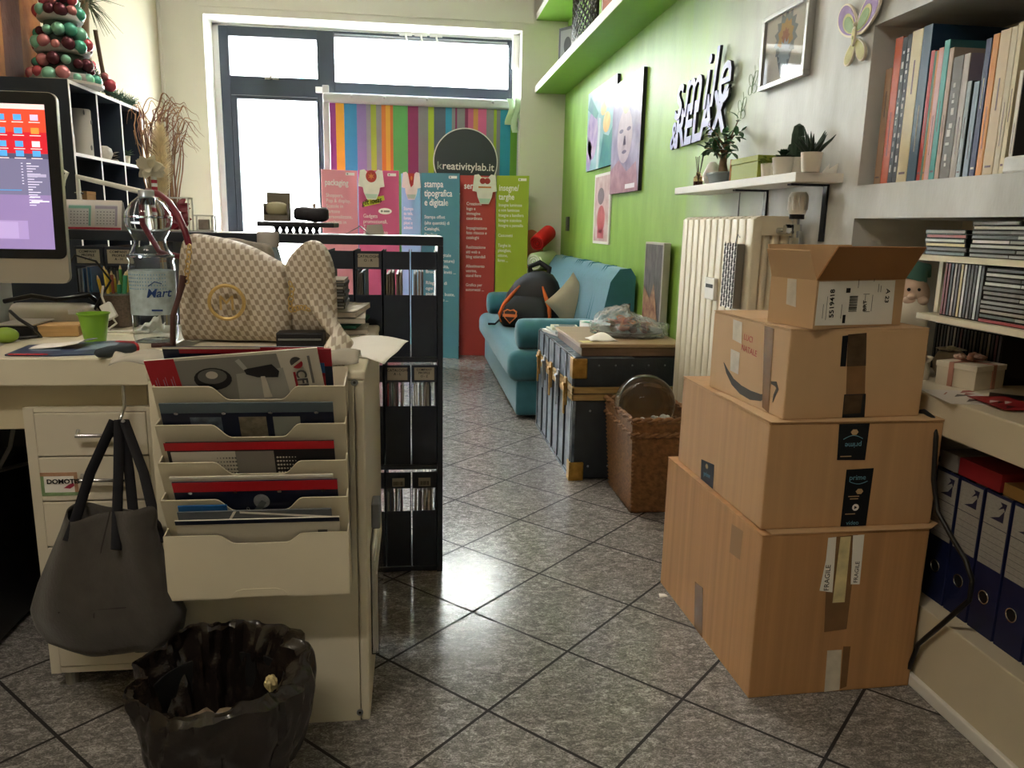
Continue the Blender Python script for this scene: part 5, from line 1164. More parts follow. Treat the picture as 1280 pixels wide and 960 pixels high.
for k, (dx, dy, s_, c) in enumerate(((-.03, -.0, .042, 'b8502c'), (.01, .03, .036, 'c9693a'), (-.06, .04, .03, 'a8452a'), (.06, -.02, .028, '8a5a34'), (.0, -.06, .03, '5d2f28'), (-.08, -.03, .026, '6a4a2c'), (.09, .03, .024, 'a05a3a'), (.04, .07, .028, '76502f'), (-.02, .08, .025, '4d4a30'), (.05, -.07, .022, '6e2c2a'))):
    g = G(); r_ = random.Random(k)
    for q in range(9):
        a = r_.uniform(0, 6.28); s_ *= 1.03; g.leaf((px_+dx, py_+dy, ZB_+.022+s_*.4), (math.cos(a), math.sin(a), r_.uniform(.2, 1.2)), (r_.uniform(-.3, .3), r_.uniform(-.3, .3), 1), s_*1.3, s_*.45)
    g.sph((px_+dx, py_+dy, ZB_+.012+s_*.4), (s_*.5, s_*.5, s_*.4), 0, 10, 6)
    g.out('dried_flower', mat('dried '+c, c, .8, var=.25, vs=40), t, sm=60)
CEL = mat('cellophane', 'ffffff', .10, trans=.92, ior=1.22, bump=1, bs=26)
g = G()
def cel(u, v):
    a = 2*PI*u; r = .172*math.sin(min(1, v*1.02)*PI/2)**.8; z = .11*math.cos(v*PI/2)**.8
    k = 1+.05*math.sin(11*a+6*v)+.04*math.sin(17*a-9*v)+.03*math.sin(5*a+14*v)
    n_ = mnoise.noise(V((4*math.cos(a), 4*math.sin(a), 5*v)))+.6*mnoise.noise(V((9*math.cos(a), 9*math.sin(a), 11*v)))
    return (px_+r*k*math.cos(a), py_+r*k*math.sin(a), ZB_+.004+max(0, z*(.85-.28*math.cos(a)*(1-v*.5))+.018*n_*min(1, 3*(1-v)+.2)))
g.grid(cel, 90, 24, wrap=True); g.out('cellophane', CEL, t, sm=25, solid=.0006)
for k, (x, y, r_, lab) in enumerate(((.80, 3.20, .055, 'white folded napkin in front of the wrapped plate'),)):
    g = G(); g.grid(lambda u, v: (x+(u-.5)*.12, y+(v-.5)*.12, ZB_+.002+.026*math.sin(PI*u)*math.sin(PI*v)+.003*math.sin(9*u+5*v)), 12, 12); g.out('napkin', PAPER, None, sm=60, solid=.001, label=lab, cat='napkin')
g = G(); g.prism([(0, 0), (.05, .004), (.055, .05), (.01, .06)], 0, .0008, 0, M.Translation((.70, 3.10, ZB_+.0003)) @ M.Rotation(.3, 4, 'Z')); g.out('yellow_note', mat('pale yellow note', 'd9cf8f', .7), None, label='pale yellow note at the near left corner of the tray box', cat='note')
g = G(); c = at(829, 745, Z=0); g.prism([(0, 0), (.025, .004), (.02, .016), (.004, .02)], .0002, .004, 0, M.Translation((c.x-.014, c.y-.01, 0))); g.out('paper_scrap', PAPER, None, label='tiny white paper scrap on the floor beside the largest carton', cat='scrap')
# ================================================================ desk, cabinet and their contents
ZD = .765
DESKM = mat('desk cream laminate', 'dcd4bd', .4, var=.03, vs=5)
t = thing('desk', 'cream laminate desk under the computer', 'desk', (-1.15, 1.93, 0))
zf = at(178, 482, Y=1.655).z
g = G(); g.box(-1.8, 1.655, zf, -.545, 2.2, ZD, bv=.003); g.out('desktop', DESKM, t)
g = G(); g.box(-1.79, 1.70, .605, -.565, 1.716, zf, bv=.002); g.out('apron', mat('desk apron', 'c9bd9f', .5), t)
for x in (-.585, -1.77):
    for y in (1.735, 2.16): g = G(); g.box(x-.018, y-.018, 0, x+.018, y+.018, zf, bv=.004); g.out('leg', mat('grey leg paint', '8d8a80', .4, .3), t)
g = G(); g.tube([(-.600, 1.665, zf), (-.600, 1.663, .66), (-.607, 1.652, .635), (-.595, 1.635, .628), (-.59, 1.622, .640)], .004, 8); g.out('bag_hook', CHROME, t, sm=60)
# cabinet with the magazine rack on its front
CB = mat('cabinet cream', 'dad2bb', .42, var=.03, vs=4)
cx0, cx1, cy0, cy1 = -.499, -.095, 1.507, 2.205
t = thing('office_cabinet', 'cream office cabinet standing at the desk end with the magazine rack on it', 'cabinet', ((cx0+cx1)/2, (cy0+cy1)/2, 0))
g = G(); g.box(cx0+.02, cy0+.018, .03, cx1-.019, cy1, .735); g.out('carcass', CB, t)
g = G(); g.box(cx0, cy0, .0, cx1-.02, cy0+.0175, .745, bv=.002); g.out('front_panel', CB, t)
g = G(); g.box(cx1-.0185, cy0, .0, cx1, cy1, .745, bv=.004); g.out('side_panel', CB, t)
g = G(); g.box(cx0-.003, cy0+.002, .7455, cx1+.002, cy1+.005, ZD, bv=.006, seg=3); g.out('top', DESKM, t)
for px, py in ((443, 478), (450, 890)):
    c = at(px, py, Y=cy0); g = G(); g.cyl((c.x, cy0-.0025, c.z), (c.x, cy0+.0, c.z), .007, n=14); g.cyl((c.x, cy0-.003, c.z), (c.x, cy0-.0024, c.z), .003, n=8, m=1); g.out('screw', [GREYM, INK], t)
# magazine rack
RK = mat('rack cream plastic', 'd9d0b8', .4, var=.02, vs=5)
t = thing('magazine_rack', 'cream five-pocket magazine rack fixed to the cabinet front', 'rack', (-.3, 1.475, .33))
LIP = [.751, .679, .607, .534, .462]; YL, YBK = 1.437, 1.5055
mx0, mx1 = -.468, -.126
def notch(w, h, z1, n0, n1, dep):
    P = [(0, 0), (w, 0), (w, z1), (n1+.02, z1)]
    for i in range(7): a = i/6*PI/2; P.append((n1+.02-.028*math.sin(a)*1.0, z1-dep+dep*math.cos(a)) if False else (n1+.02-.034*i/6, z1-dep*(1-math.cos(PI*i/6))/2))
    for i in range(7): P.append((n0-.02+.034*(6-i)/6, z1-dep*(1+math.cos(PI*i/6))/2))
    P.append((0, z1)); return P
g = G(); g.box(mx0, YBK-.004, .33, mx1, YBK, .775); g.out('back_plate', RK, t)
for k, z in enumerate(LIP):
    last = k == 4; zb = .329 if last else z-.14; yb = YL+.004 if last else YBK-.008
    w = mx1-mx0; up = V((0, YL-yb, z-zb)); L_ = up.length
    mx = fr((mx0, yb, zb), (1, 0, 0), up)
    g = G(); g.prism(notch(w, L_, L_, .118, .238, .030 if not last else .018), 0, .0025, 0, mx)
    if last: g.box(0, 0, .0025, w, .003, -.04, 0, mx); g.prism([(.115, .004), (.225, .004), (.215, .016), (.20, .02), (.14, .02), (.125, .016)], .0026, .0045, 0, mx)
    g.out('pocket', RK, t)
    for x in (mx0, mx1-.0025):
        g = G(); g.prism([(YL, z), (YBK, z+.015), (YBK, zb), (yb, zb)], 0, .0025, 0, fr((x, 0, 0), (0, 1, 0), (0, 0, 1))); g.out('pocket_side', RK, t)
# magazines in the pockets: leaning slabs with cover patches
def mag(label, k, y, x0, x1, ztop, mats_, patches, tilt=0, th=.003, lean=.045, zbot=None):
    zb = LIP[k]-.085 if zbot is None else zbot
    zb = LIP[k]-.10; lean = -.42; y = 1.486+(y-1.452)*.35
    up = V((math.sin(tilt), lean, 1)); rt = V((math.cos(tilt), -lean*math.sin(tilt), -math.sin(tilt))); w = x1-x0
    t = thing('magazine', label, 'magazine', ((x0+x1)/2, y, zb), 0, 'catalogues in the magazine rack')
    mx = fr((x0, y, zb), rt, up); h = (ztop-zb)*up.length
    g = G(); g.box(0, 0, -th, w, h, 0, 0, mx); g.out('cover', mats_[0], t)
    for q, (nm, m, P) in enumerate(patches):
        g = G(); g.prism([(u*w, h*v) for u, v in P], .0002+.0003*q, .0004+.0003*q, 0, mx); g.out(nm, m, t)
    return t, mx, w, h
def R4(a, b, c, d): return [(a, b), (c, b), (c, d), (a, d)]
CG, CW, DN = mat('catalogue grey', '8b8a84', .3), mat('catalogue white', 'd6d0c2', .3), mat('catalogue navy', '141c33', .3)
CD_, CK = mat('catalogue dark red', '9c1e2c', .3), mat('catalogue black', '1b1b1e', .3)
CM = mat('catalogue mid grey', '6b6a66', .3); CBL = mat('catalogue blue', '1d5fa0', .3)
zt0 = .817
t, mx, w, h = mag('dark navy catalogue with a red stripe at the back of the top pocket', 0, 1.486, mx0+.025, mx1-.035, .825, [DN], [('red_stripe', CD_, R4(.1, .93, 1, 1)), ('pale_edge', CW, R4(0, .98, .6, 1))])
t, mx, w, h = mag('dark red and blue catalogue half hidden in the top pocket', 0, 1.472, mx1-.12, mx1-.022, .822, [CD_], [('blue_band', CBL, R4(.3, .72, .86, .84)), ('navy_edge', DN, R4(.86, 0, 1, .8)), ('red_band', mat('catalogue bright red', 'c23440', .3), R4(.4, .3, .86, .68))])
t, mx, w, h = mag('grey tool catalogue with a red left band standing tilted in the top pocket', 0, 1.452, mx0+.008, mx1-.030, .800, [CW], [
    ('red_band', mat('catalogue red', 'b4232f', .3), R4(0, 0, .17, 1)), ('photo', CG, [(.17, 0), (.80, 0), (.76, .97), (.17, .97)]),
    ('photo_light', mat('catalogue light grey', 'a9a8a1', .3), [(.46, 0), (.80, 0), (.78, .78), (.5, .74)]), ('tool_disc', CK, E(.36, .70, .11, .15)), ('tool_disc', CM, E(.36, .735, .085, .10)), ('tool_disc', CW, E(.36, .755, .035, .05)),
    ('tool_body', CK, [(.55, .80), (.72, .84), (.755, .74), (.74, .66), (.62, .68), (.56, .73)]), ('tool_handle', mat('tool steel', 'b9b9b6', .3), [(.515, .92), (.54, .945), (.575, .81), (.55, .79)]), ('tool_jaw', CW, [(.63, .4), (.68, .4), (.665, .69), (.64, .69)]),
    ('logo_mark', mat('logo dark', '4a4a48', .4), ell(.865, .845, .036, .07, 24, .6, PI+.6)), ('logo_mark', CD_, ell(.868, .825, .034, .065, 24, PI+.7, 2*PI+.5)), ('print_line', CM, R4(.935, .55, .95, .92)), ('print_line', CD_, R4(.835, .52, .85, .72))], tilt=-.085)
mr_ = mx.to_3x3()
for q in range(3):
    A = mx @ V((w*(.045+.04*q), h*.12, .006)); g = G()
    g.box(w*(.035+.045*q), h*.55, .0055, w*(.04+.045*q), h*.76, .006, 0, mx); g.box(w*(.05+.045*q), h*.55, .0055, w*(.053+.045*q), h*.79, .006, 0, mx); g.out('print_line', mat('pink print', 'd99a9a', .5), t)
text('CFI', 'lettering', mat('logo dark', '4a4a48', .4), t, mx @ V((w*.855, h*.755, .0062)), mr_ @ V((0, -1, 0)), mr_ @ V((1, 0, 0)), .026, bold=.0006)
t, mx, w, h = mag('navy ring-bound landscape catalogue in the second pocket', 1, 1.452, mx0+.012, mx1-.022, LIP[1]+.042, [mat('catalogue slate', '5c6a72', .25)], [('navy_band', DN, R4(0, 0, 1, .86)), ('city_photo', mat('photo brown', '77705f', .4, var=.5, vs=60), R4(.44, .45, .60, .80)), ('city_photo', mat('photo grey blue', '55606e', .4, var=.5, vs=60), R4(.16, .5, .34, .80)), ('city_photo', mat('photo grey', '494a4d', .4, var=.5, vs=60), R4(.64, .5, .8, .80))])
for q in range(4): g = G(); g.prism(ell(w*(.09+.27*q), h*.87, .004, .003, 10), .002, .004, 0, mx); g.out('binding_ring', CHROME, t)
t, mx, w, h = mag('red-edged catalogue with dotted white and black cover in the third pocket', 2, 1.452, mx0+.018, mx1-.022, LIP[2]+.040, [CK], [('red_edge', RED, R4(-.01, .88, 1, 1)), ('white_cover', CW, R4(.02, 0, .40, .86)), ('grey_cover', mat('cover silver', '8b8680', .3), R4(.40, 0, .63, .86))])
g = G()
for i in range(7):
    for j in range(5): g.prism(ell(w*(.29+.018*i), h*(.52+.06*j), .0012+.0002*i, .0012+.0002*i, 8), .0014, .0017, 0, mx); g.prism(ell(w*(.65+.018*i), h*(.52+.06*j), .0024-.0002*i, .0024-.0002*i, 6), .0014, .0017, 1, mx)
g.out('dot_print', [CM, CW], t)
t, mx, w, h = mag('cream catalogue at the back of the fourth pocket', 3, 1.468, mx0+.02, mx1-.026, LIP[3]+.046, [CW], [('top_edge', PAPER, R4(0, .97, 1, 1))])
t, mx, w, h = mag('navy catalogue with a red top edge and silver tap photo in the fourth pocket', 3, 1.452, mx0+.024, mx1-.018, LIP[3]+.036, [DN], [('red_edge', RED, R4(0, .84, 1, 1)), ('tap_photo', mat('photo steel', '9a9fa6', .3, var=.4, vs=60), E(.52, .66, .05, .12)), ('tap_photo', mat('photo steel dark', '5f666e', .3), [(.46, .5), (.52, .68), (.55, .64), (.5, .46)])])
for q in range(4): g = G(); g.prism(ell(w*(.1+.27*q), h*.84, .004, .003, 10), .002, .004, 0, mx); g.out('binding_ring', CHROME, t)
g = G(); text('0', 'lettering', CG, t, mx @ V((w*.42, h*.5, .0014)), mr_ @ V((1, 0, 0)), mr_ @ V((0, 1, 0)), .014)
g.b.free()
t, mx, w, h = mag('blue folder leaning at the left of the bottom pocket', 4, 1.480, mx0+.032, mx0+.12, LIP[4]+.062, [CBL], [])
t, mx, w, h = mag('white leaflet with navy top edge in the bottom pocket', 4, 1.452, mx0+.024, mx1-.016, LIP[4]+.032, [CW], [('navy_edge', DN, R4(0, .93, 1, 1)), ('print_line', CM, R4(.86, .72, .92, .78))])
t, mx, w, h = mag('clear plastic sleeve folder between the blue folder and the white leaflet', 4, 1.466, mx0+.03, mx1-.03, LIP[4]+.050, [mat('cloudy sleeve', '8d9299', .15, trans=.5)], [('bright_fold', PAPER, [(.28, .74), (.295, .74), (.38, 1), (.36, 1)]), ('bright_fold', PAPER, [(.4, .97), (1, .86), (1, .89), (.4, 1)])], th=.003)
# plastic sleeve over the cabinet front edge
SLV = mat('clear film', 'e8e3d6', .25, trans=.6, ior=1.15, bump=.4, bs=25)
g = G()
def slf(u, v):
    x = -.565+.46*u; k = v*.14; r_ = .006*math.sin(14*u+5*v)+.004*math.sin(31*u-9*v)
    return (x, 1.505+.09*v*(1+.1*math.sin(7*u)), ZD+.012+abs(r_)+.022*math.sin(PI*min(1, v*1.2))*(.6+.4*math.sin(5*u)**2))
g.grid(slf, 50, 10); g.out('plastic_sleeve', SLV, None, sm=60, solid=.0006, label='crumpled clear plastic sleeve along the front edge of the cabinet top', cat='sleeve')
# wall file with papers on the cabinet side
t = thing('document_holder', 'clear document holder with white papers on the cabinet side facing the aisle', 'holder', (cx1+.014, 1.72, .12))
g = G(); g.box(cx1+.0005, 1.6, .10, cx1+.002, 1.86, .36); g.box(cx1+.016, 1.6, .10, cx1+.017, 1.86, .30); g.box(cx1+.002, 1.6, .10, cx1+.016, 1.86, .103); g.out('holder', mat('clear acrylic', 'f2f2f0', .05, trans=.95, ior=1.3), t)
for k in range(3): g = G(); g.box(cx1+.003+.004*k, 1.606, .104, cx1+.006+.004*k, 1.854, .35-.03*k); g.out('paper', PAPER, t)
g = G(); c = at(467, 640, X=cx1+.004); g.box(cx1+.0005, c.y-.03, c.z-.03, cx1+.02, c.y+.03, c.z+.03, bv=.004); g.out('binder_clip', GREYM, None, label='grey clip on the cabinet side above the document holder', cat='clip')
# drawer pedestal
PD = mat('pedestal cream', 'd3cbb8', .45, var=.02)
px0, px1, py0, py1 = -.81, -.545, 1.685, 2.18
t = thing('drawer_pedestal', 'cream six-drawer pedestal under the desk', 'drawer unit', ((px0+px1)/2, (py0+py1)/2, 0))
g = G(); g.box(px0, py0, .04, px0+.02, py1, .655); g.box(px1-.02, py0, .04, px1, py1, .655); g.box(px0+.02, py0+.002, .04, px1-.02, py1, .055); g.box(px0+.02, py0+.002, .645, px1-.02, py1, .655); g.box(px0+.02, py0+.02, .055, px1-.02, py1, .644); g.out('carcass', PD, t)
zs = [.645, .548, .448, .344, .245, .146, .056]
for k in range(6):
    d = G(); d.box(px0+.021, py0-.002, zs[k+1]+.0015, px1-.021, py0+.0195, zs[k]-.0015, bv=.002); d = d.out('drawer', PD, t)
    zc_ = (zs[k]+zs[k+1])/2+.005; xc = px0+.152
    g = G(); g.tube([(xc-.045, py0-.0025, zc_+.004), (xc-.045, py0-.018, zc_-.004), (xc+.045, py0-.018, zc_-.004), (xc+.045, py0-.0025, zc_+.004)], .0042, 8); g.out('handle', CHROME, d, sm=50)
    if k == 1:
        a, b_ = at(47, 591, Y=py0-.003), at(99, 619, Y=py0-.003)
        g = G(); mx = fr((a.x+.004, py0-.0022, b_.z), (1, 0, 0), (0, 0, 1)); w, h = b_.x-a.x-.004, a.z-b_.z
        g.box(0, 0, 0, w, h, .0006, 0, mx); g.box(.0, h*.84, .0006, w, h, .0009, 1, mx); g.box(0, 0, .0006, w, h*.14, .0009, 2, mx); g.box(0, h*.14, .0006, w*.09, h*.84, .0009, 2, mx); g.box(w*.9, h*.14, .0006, w, h*.84, .0009, 1, mx); g.prism([(w*.6, h*.32), (w*.78, h*.3), (w*.9, h*.42), (w*.88, h*.55), (w*.76, h*.48)], .001, .0013, 3, mx)
        g.out('label_card', [PAPER, mat('card pink', 'b38a6c', .6, var=.3, vs=40), mat('card green', '7f9a6c', .6, var=.3, vs=40), mat('card crimson', 'a32f45', .6)], d)
        text('DOMOTIS', 'lettering', INK, d, mx @ V((w*.16, h*.52, .0014)), (1, 0, 0), (0, 0, 1), h*.27, bold=.0004, xs=1.05)
for x in (px0+.03, px1-.03):
    for y in (py0+.03, py1-.03): g = G(); g.cyl((x, y, 0), (x, y, .04), .014, n=12); g.out('foot', mat('grey leg paint', '8d8a80', .4, .3), t)
# computer tower and cables in the dark under the desk
t = thing('computer_tower', 'black computer tower in the shade under the desk', 'computer', (-1.12, 1.95, 0))
g = G(); g.box(-1.2, 1.75, .012, -1.02, 2.15, .44, bv=.005); g.out('case', mat('tower black', '1c1d20', .4), t)
g = G(); g.box(-1.195, 1.744, .02, -1.025, 1.7495, .43, bv=.002); g.box(-1.18, 1.742, .36, -1.04, 1.744, .40, 1); g.box(-1.12, 1.742, .31, -1.10, 1.744, .33, 1); g.out('front_bezel', [mat('tower black', '1c1d20', .4), GREYM], t)
for x in (-1.18, -1.04):
    for y in (1.8, 2.1): g = G(); g.cyl((x, y, 0), (x, y, .012), .014, n=10); g.out('foot', INK, t)
g = G(); g.tube([(-.90, 1.85, .62), (-.93, 1.86, .52), (-.985, 1.90, .45), (-.99, 2.17, .40)], .005, 8); g.out('white_cable', mat('grey cable', '777777', .5), None, sm=60, label='pale cable hanging in the dark left of the drawer pedestal', cat='cable')
# tote bag
tc_ = V((-.628, 1.565, .17))
t = thing('tote_bag', 'dark grey felt tote bag hanging from the desk hook', 'bag', tc_)
FELT = mat('grey felt', '3f3b36', .95, var=.12, vs=30, bump=.25, bs=120, sheen=.2); WEB = mat('black webbing', '15151b', .8)
Z_ = [(.170, -.665, -.560), (.176, -.70, -.515), (.20, -.745, -.487), (.235, -.765, -.480), (.27, -.772, -.490), (.32, -.755, -.503), (.38, -.728, -.516), (.43, -.705, -.525), (.468, -.690, -.520)]
def tot(u, v):
    f = v*(len(Z_)-1); i = min(int(f), len(Z_)-2); k = f-i; z, a, b_ = [Z_[i][q]*(1-k)+Z_[i+1][q]*k for q in range(3)]
    q = 2*PI*u; c, hw = (a+b_)/2, (b_-a)/2; th = .018+.042*math.sin(PI*min(1, v*.9+.1))
    x = c+hw*math.copysign(abs(math.cos(q))**.75, math.cos(q)); s_ = math.sin(q)
    fold = .011*math.sin(9*u*PI+3*v)*(1-.3*v)+.008*math.sin(23*u+7*v)
    yc = 1.572-.40*(x+.77); k_ = yc/1.565
    return (x*k_, yc+(th+fold)*math.copysign(abs(s_)**.7, s_), 1.05+(z-1.05)*k_-.012*v*math.sin(q*2))
g = G(); g.grid(tot, 60, 24, wrap=True); n0 = 60
g.add([tot(i/60, 0) for i in range(60)], [tuple(range(59, -1, -1))]); g.out('felt_body', FELT, t, sm=70, weld=True, solid=.003)
g = G(); g.tube([tot(.75+.0, v) for v in (0.02, .2, .5, .8, 1)], .0025, 6); g.tube([tot(.69, .55), tot(.80, .52)], .002, 6); g.out('seam', mat('felt seam', '2b2825', .95), t)
hook = V((-.600, 1.640, .640))
for sx_, yo in ((-.672, -.022), (-.588, -.030), (-.575, .03), (-.528, .02)):
    yc = 1.572-.40*(sx_+.77); p0 = V((sx_*yc/1.565, yc+yo, .455)); p2 = V((-.600+(sx_+.6)*.12, 1.628+yo*.15, .640)); p1 = p0.lerp(p2, .5)+V(((sx_+.6)*.10, 0, 0))
    g = G(); g.tube([p0-(p2-p0)*.12, p0, p1, p2], .011, 10, flat=.28); g.out('strap', WEB, t, sm=60)
# waste bin
bc = V((-.350, 1.305, 0))
t = thing('waste_bin', 'black round waste bin lined with a crumpled black bag', 'bin', bc)
g = G(); g.lathe([(.092, 0), (.096, .006), (.118, .225), (.115, .225), (.092, .01), (.001, .008)], bc, 36); g.out('bucket', mat('bin plastic', '141414', .5), t, sm=40)
LIN = mat('black bin liner', '1f1916', .24, bump=1, bs=26, spec=.8, var=.25, vs=12)
def rimk(a): return 1+.05*math.sin(2*a+.6)+.035*math.sin(5*a+1)+.03*math.sin(9*a)
def liner(u, v):
    a = 2*PI*u; nn = mnoise.noise; cr = .020*nn(V((2.2*math.cos(a), 2.2*math.sin(a), 2.5*v)))+.012*nn(V((5*math.cos(a)+7, 5*math.sin(a), 5*v)))+.007*nn(V((11*math.cos(a), 11*math.sin(a)+3, 9*v)))
    rim = .262+.016*math.sin(a)+.008*math.sin(4*a)
    if v < .45:       # skirt, from bottom edge up to the rim
        k = v/.45; r = .121+.030*math.sin(k*PI*.62)+.018*math.cos(a)*k+cr; z = .075+.018*math.sin(3*a)+(rim-.075-.018*math.sin(3*a))*k
    elif v < .55:
        k = (v-.45)/.1; r = .147*rimk(a)*(1-.05*k)+.016*math.cos(a)*(1-k)+cr*(1-k*.4)-.004; z = rim+.010*math.sin(PI*k)+.008*nn(V((6*math.cos(a), 6*math.sin(a)+9, 0)))
    else:
        k = (v-.55)/.45; r = .139*rimk(a)*(1-k)+.09*k+cr*1.4-.006; z = rim-(rim-.07)*k
    return (bc.x+r*math.cos(a), bc.y+r*math.sin(a)*.93, z)
g = G(); g.grid(liner, 140, 56, wrap=True); g.add([liner(i/140, 1) for i in range(140)], [tuple(range(140))]); g.out('bin_liner', LIN, t, sm=35, weld=True)
def crumple(name, label, c, r, m, seed, group=None):
    r_ = random.Random(seed); g = G(); g.sph((0, 0, 0), 1, 0, 16, 10)
    for v in g.b.verts: v.co = V((v.co.x*r[0], v.co.y*r[1], v.co.z*r[2]))*r_.uniform(.78, 1.12)+V(c)
    g.out(name, m, None, sm=20, label=label, cat='paper', group=group)
crumple('crumpled_paper', 'crumpled brown grey paper lying in the waste bin', (-.355, 1.275, .135), (.075, .055, .06), mat('brown paper', '7a6a55', .85, var=.3, vs=30), 3)
crumple('crumpled_wrapper', 'small crumpled yellow and white wrapper at the bin edge', (-.262, 1.325, .215), (.012, .010, .016), mat('yellow white wrapper', 'dccb94', .5, var=.3, vs=60), 5)
# ================================================================ computer and small things on the desk
ang = .05
mo = V((-1.072, 1.955, ZD))
t = thing('desktop_computer', 'silver and black all-in-one desktop computer with lit screen', 'computer', mo, -.02)
ALU = mat('brushed aluminium', 'b5afa3', .35, .55); w2 = .268; zb0, zc0, zt0 = .128, .185, .560
def rrect(x0, y0, x1, y1, r, n=5):
    P = []
    for cx, cy, a0 in ((x1-r, y1-r, 0), (x0+r, y1-r, PI/2), (x0+r, y0+r, PI), (x1-r, y0+r, 1.5*PI)):
        P += [(cx+r*math.cos(a0+PI/2*i/n), cy+r*math.sin(a0+PI/2*i/n)) for i in range(n+1)]
    return P
mx = fr((0, 0, 0), (1, 0, 0), (0, .04, 1))
g = G(); g.prism(rrect(-w2, zb0, w2, zt0, .018), -.012, 0, 0, mx); g.prism([(p[0]*.8, (p[1]-.34)*.8+.34) for p in rrect(-w2, zb0, w2, zt0, .018)], -.035, -.0115, 0, mx); g.out('aluminium_body', ALU, t, lc=True, sm=30)
g = G(); g.prism(rrect(-w2+.0015, zc0, w2-.0015, zt0-.0015, .016), .0002, .002, 0, mx); g.out('black_bezel', mat('glossy bezel', '0c1018', .1), t, lc=True)
SX0, SX1, SZ0, SZ1 = -w2+.028, w2-.026, zc0+.022, zt0-.028
def em(n, c, e=.42): return mat('screen '+n, c, .4, emit=e)
scr = []; sm_ = {}
def sr(a, b_, c, d, col):
    if col not in sm_: sm_[col] = len(sm_)
    return (a, b_, c, d, sm_[col])
# screen contents, measured from the right edge and the top of the panel (fractions of the width / height)
q = [sr(0, 0, 1, 1, '6a5f86'), sr(0, 0, 1, .035, 'e9c9c4'), sr(.45, .035, 1, .19, 'd8452c'), sr(.45, .19, 1, .34, 'c01f2b'), sr(0, .035, .45, .34, '3b3f55'), sr(0, .335, 1, .37, '4d4a63'), sr(0, .37, 1, .62, '6e6a86'), sr(0, .62, 1, 1, '86739f'), sr(.45, .80, .885, .93, '9b86b4'), sr(.455, .81, .84, .925, 'a793bf')]
for i, r_ in enumerate((.07, .16, .25, .315)):
    for j, x in enumerate((.80, .875, .95)):
        q.append(sr(x-.018, r_, x+.018, r_+.04, ('e08a3a' if (i == 1 and j == 2) else 'c9b6d6' if (i == 0 and j == 2) else 'f0d9d9' if (i == 2 and j == 2) else '4f9ad6')))
        q.append(sr(x-.025, r_+.05, x+.025, r_+.055, 'f3dcd8'))
for k in range(17): y = .40+.018*k; q.append(sr(.90, y, .90+.02+.05*((k*37) % 10)/10, y+.006, 'cfc8dc' if k % 5 else 'e8e4f0'))
for k in range(8): q.append(sr(.875, .40+.02*k, .883, .405+.02*k, 'd8d4e4'))
q += [sr(.90, .475, .985, .495, 'a8a0ba'), sr(.45, .585, .87, .592, '4f8fc0'), sr(.91, .66, .99, .667, 'efeaf5'), sr(.905, .63, .95, .637, 'efeaf5')]
g = G(); Wd, Hd = SX1-SX0, SZ1-SZ0
for i, (a, b_, c, d, m) in enumerate(q): g.box(SX0+a*Wd, SZ1-d*Hd, .0021+.00001*i, SX0+c*Wd, SZ1-b_*Hd, .0026+.00001*i, m, mx)
g.out('screen', [em(c, c) for c in sm_], t, lc=True)
g = G(); g.box(-.09, -.075, .0003, .09, .10, .007, bv=.002); g.prism([(-.06, .0), (.06, .0), (.05, .22), (-.05, .22)], -.004, .004, 0, fr((0, .06, .007), (1, 0, 0), (0, -.12, 1))); g.out('stand', ALU, t, lc=True)
# dark keyboard shelf bits behind
t = thing('docking_station', 'low black device with silver edge under the screen', 'device', (-.93, 1.98, ZD))
g = G(); g.box(-.965, 1.93, ZD+.004, -.885, 2.04, ZD+.03, bv=.006); g.out('case', mat('device black', '16171a', .35), t)
g = G(); g.box(-.965, 1.925, ZD+.0302, -.883, 2.04, ZD+.034, bv=.001); g.out('silver_edge', ALU, t)
for x in (-.95, -.9): g = G(); g.box(x-.01, 1.95, ZD+.0003, x+.01, 2.02, ZD+.0045); g.out('foot', INK, t)
t = thing('network_router', 'rounded white router lying behind the green cup', 'router', (-.885, 2.10, ZD))
g = G(); P_ = [((-1.0+.02*i, 2.11, ZD+.0335), (0, .045, 0), (0, 0, .0325)) for i in range(9)]
P_ = [((-1.0, 2.11, ZD+.033), (0, .03, 0), (0, 0, .022))]+P_+[((-.822, 2.11, ZD+.033), (0, .043, 0), (0, 0, .028)), ((-.812, 2.11, ZD+.033), (0, .03, 0), (0, 0, .016))]
stations(g, P_, 24); g.out('shell', mat('router white', 'd9d3c7', .25), t, sm=60)
g = G(); c = V((-.835, 2.064, ZD+.042)); g.box(c.x-.025, c.y-.001, c.z, c.x+.012, c.y+.004, c.z+.012); g.out('status_window', mat('pale lens', 'f0f2f5', .1), t)
def lump(name, label, pts, r, m, cat='cable'):
    g = G(); g.tube([V(p) for p in pts], r, 8); return g.out(name, m, None, sm=60, label=label, cat=cat)
BC = mat('black cable', '121212', .4)
lump('black_cable', 'black cable curling over the front of the device under the screen', [(-.95, 1.97, ZD+.06), (-.90, 1.90, ZD+.05), (-.865, 1.89, ZD+.030), (-.86, 1.91, ZD+.008), (-.90, 1.90, ZD+.006), (-.94, 1.88, ZD+.012), (-.96, 1.90, ZD+.05)], .004, BC)
lump('black_cable', 'thin black cable arching behind the screen towards the labelled file', [(-.86, 2.02, .89), (-.83, 2.06, .955), (-.79, 2.08, .94), (-.765, 2.10, .89), (-.80, 2.09, .83), (-.835, 2.14, .79), (-.84, 2.18, ZD+.005)], .003, BC)
lump('black_cable', 'tangle of thick black cable lying between the screen and the router', [(-1.0, 2.05, ZD+.075), (-.93, 2.04, ZD+.09), (-.87, 2.03, ZD+.082), (-.83, 2.12, ZD+.085), (-.835, 2.19, ZD+.06), (-.835, 2.20, ZD+.02)], .006, BC)
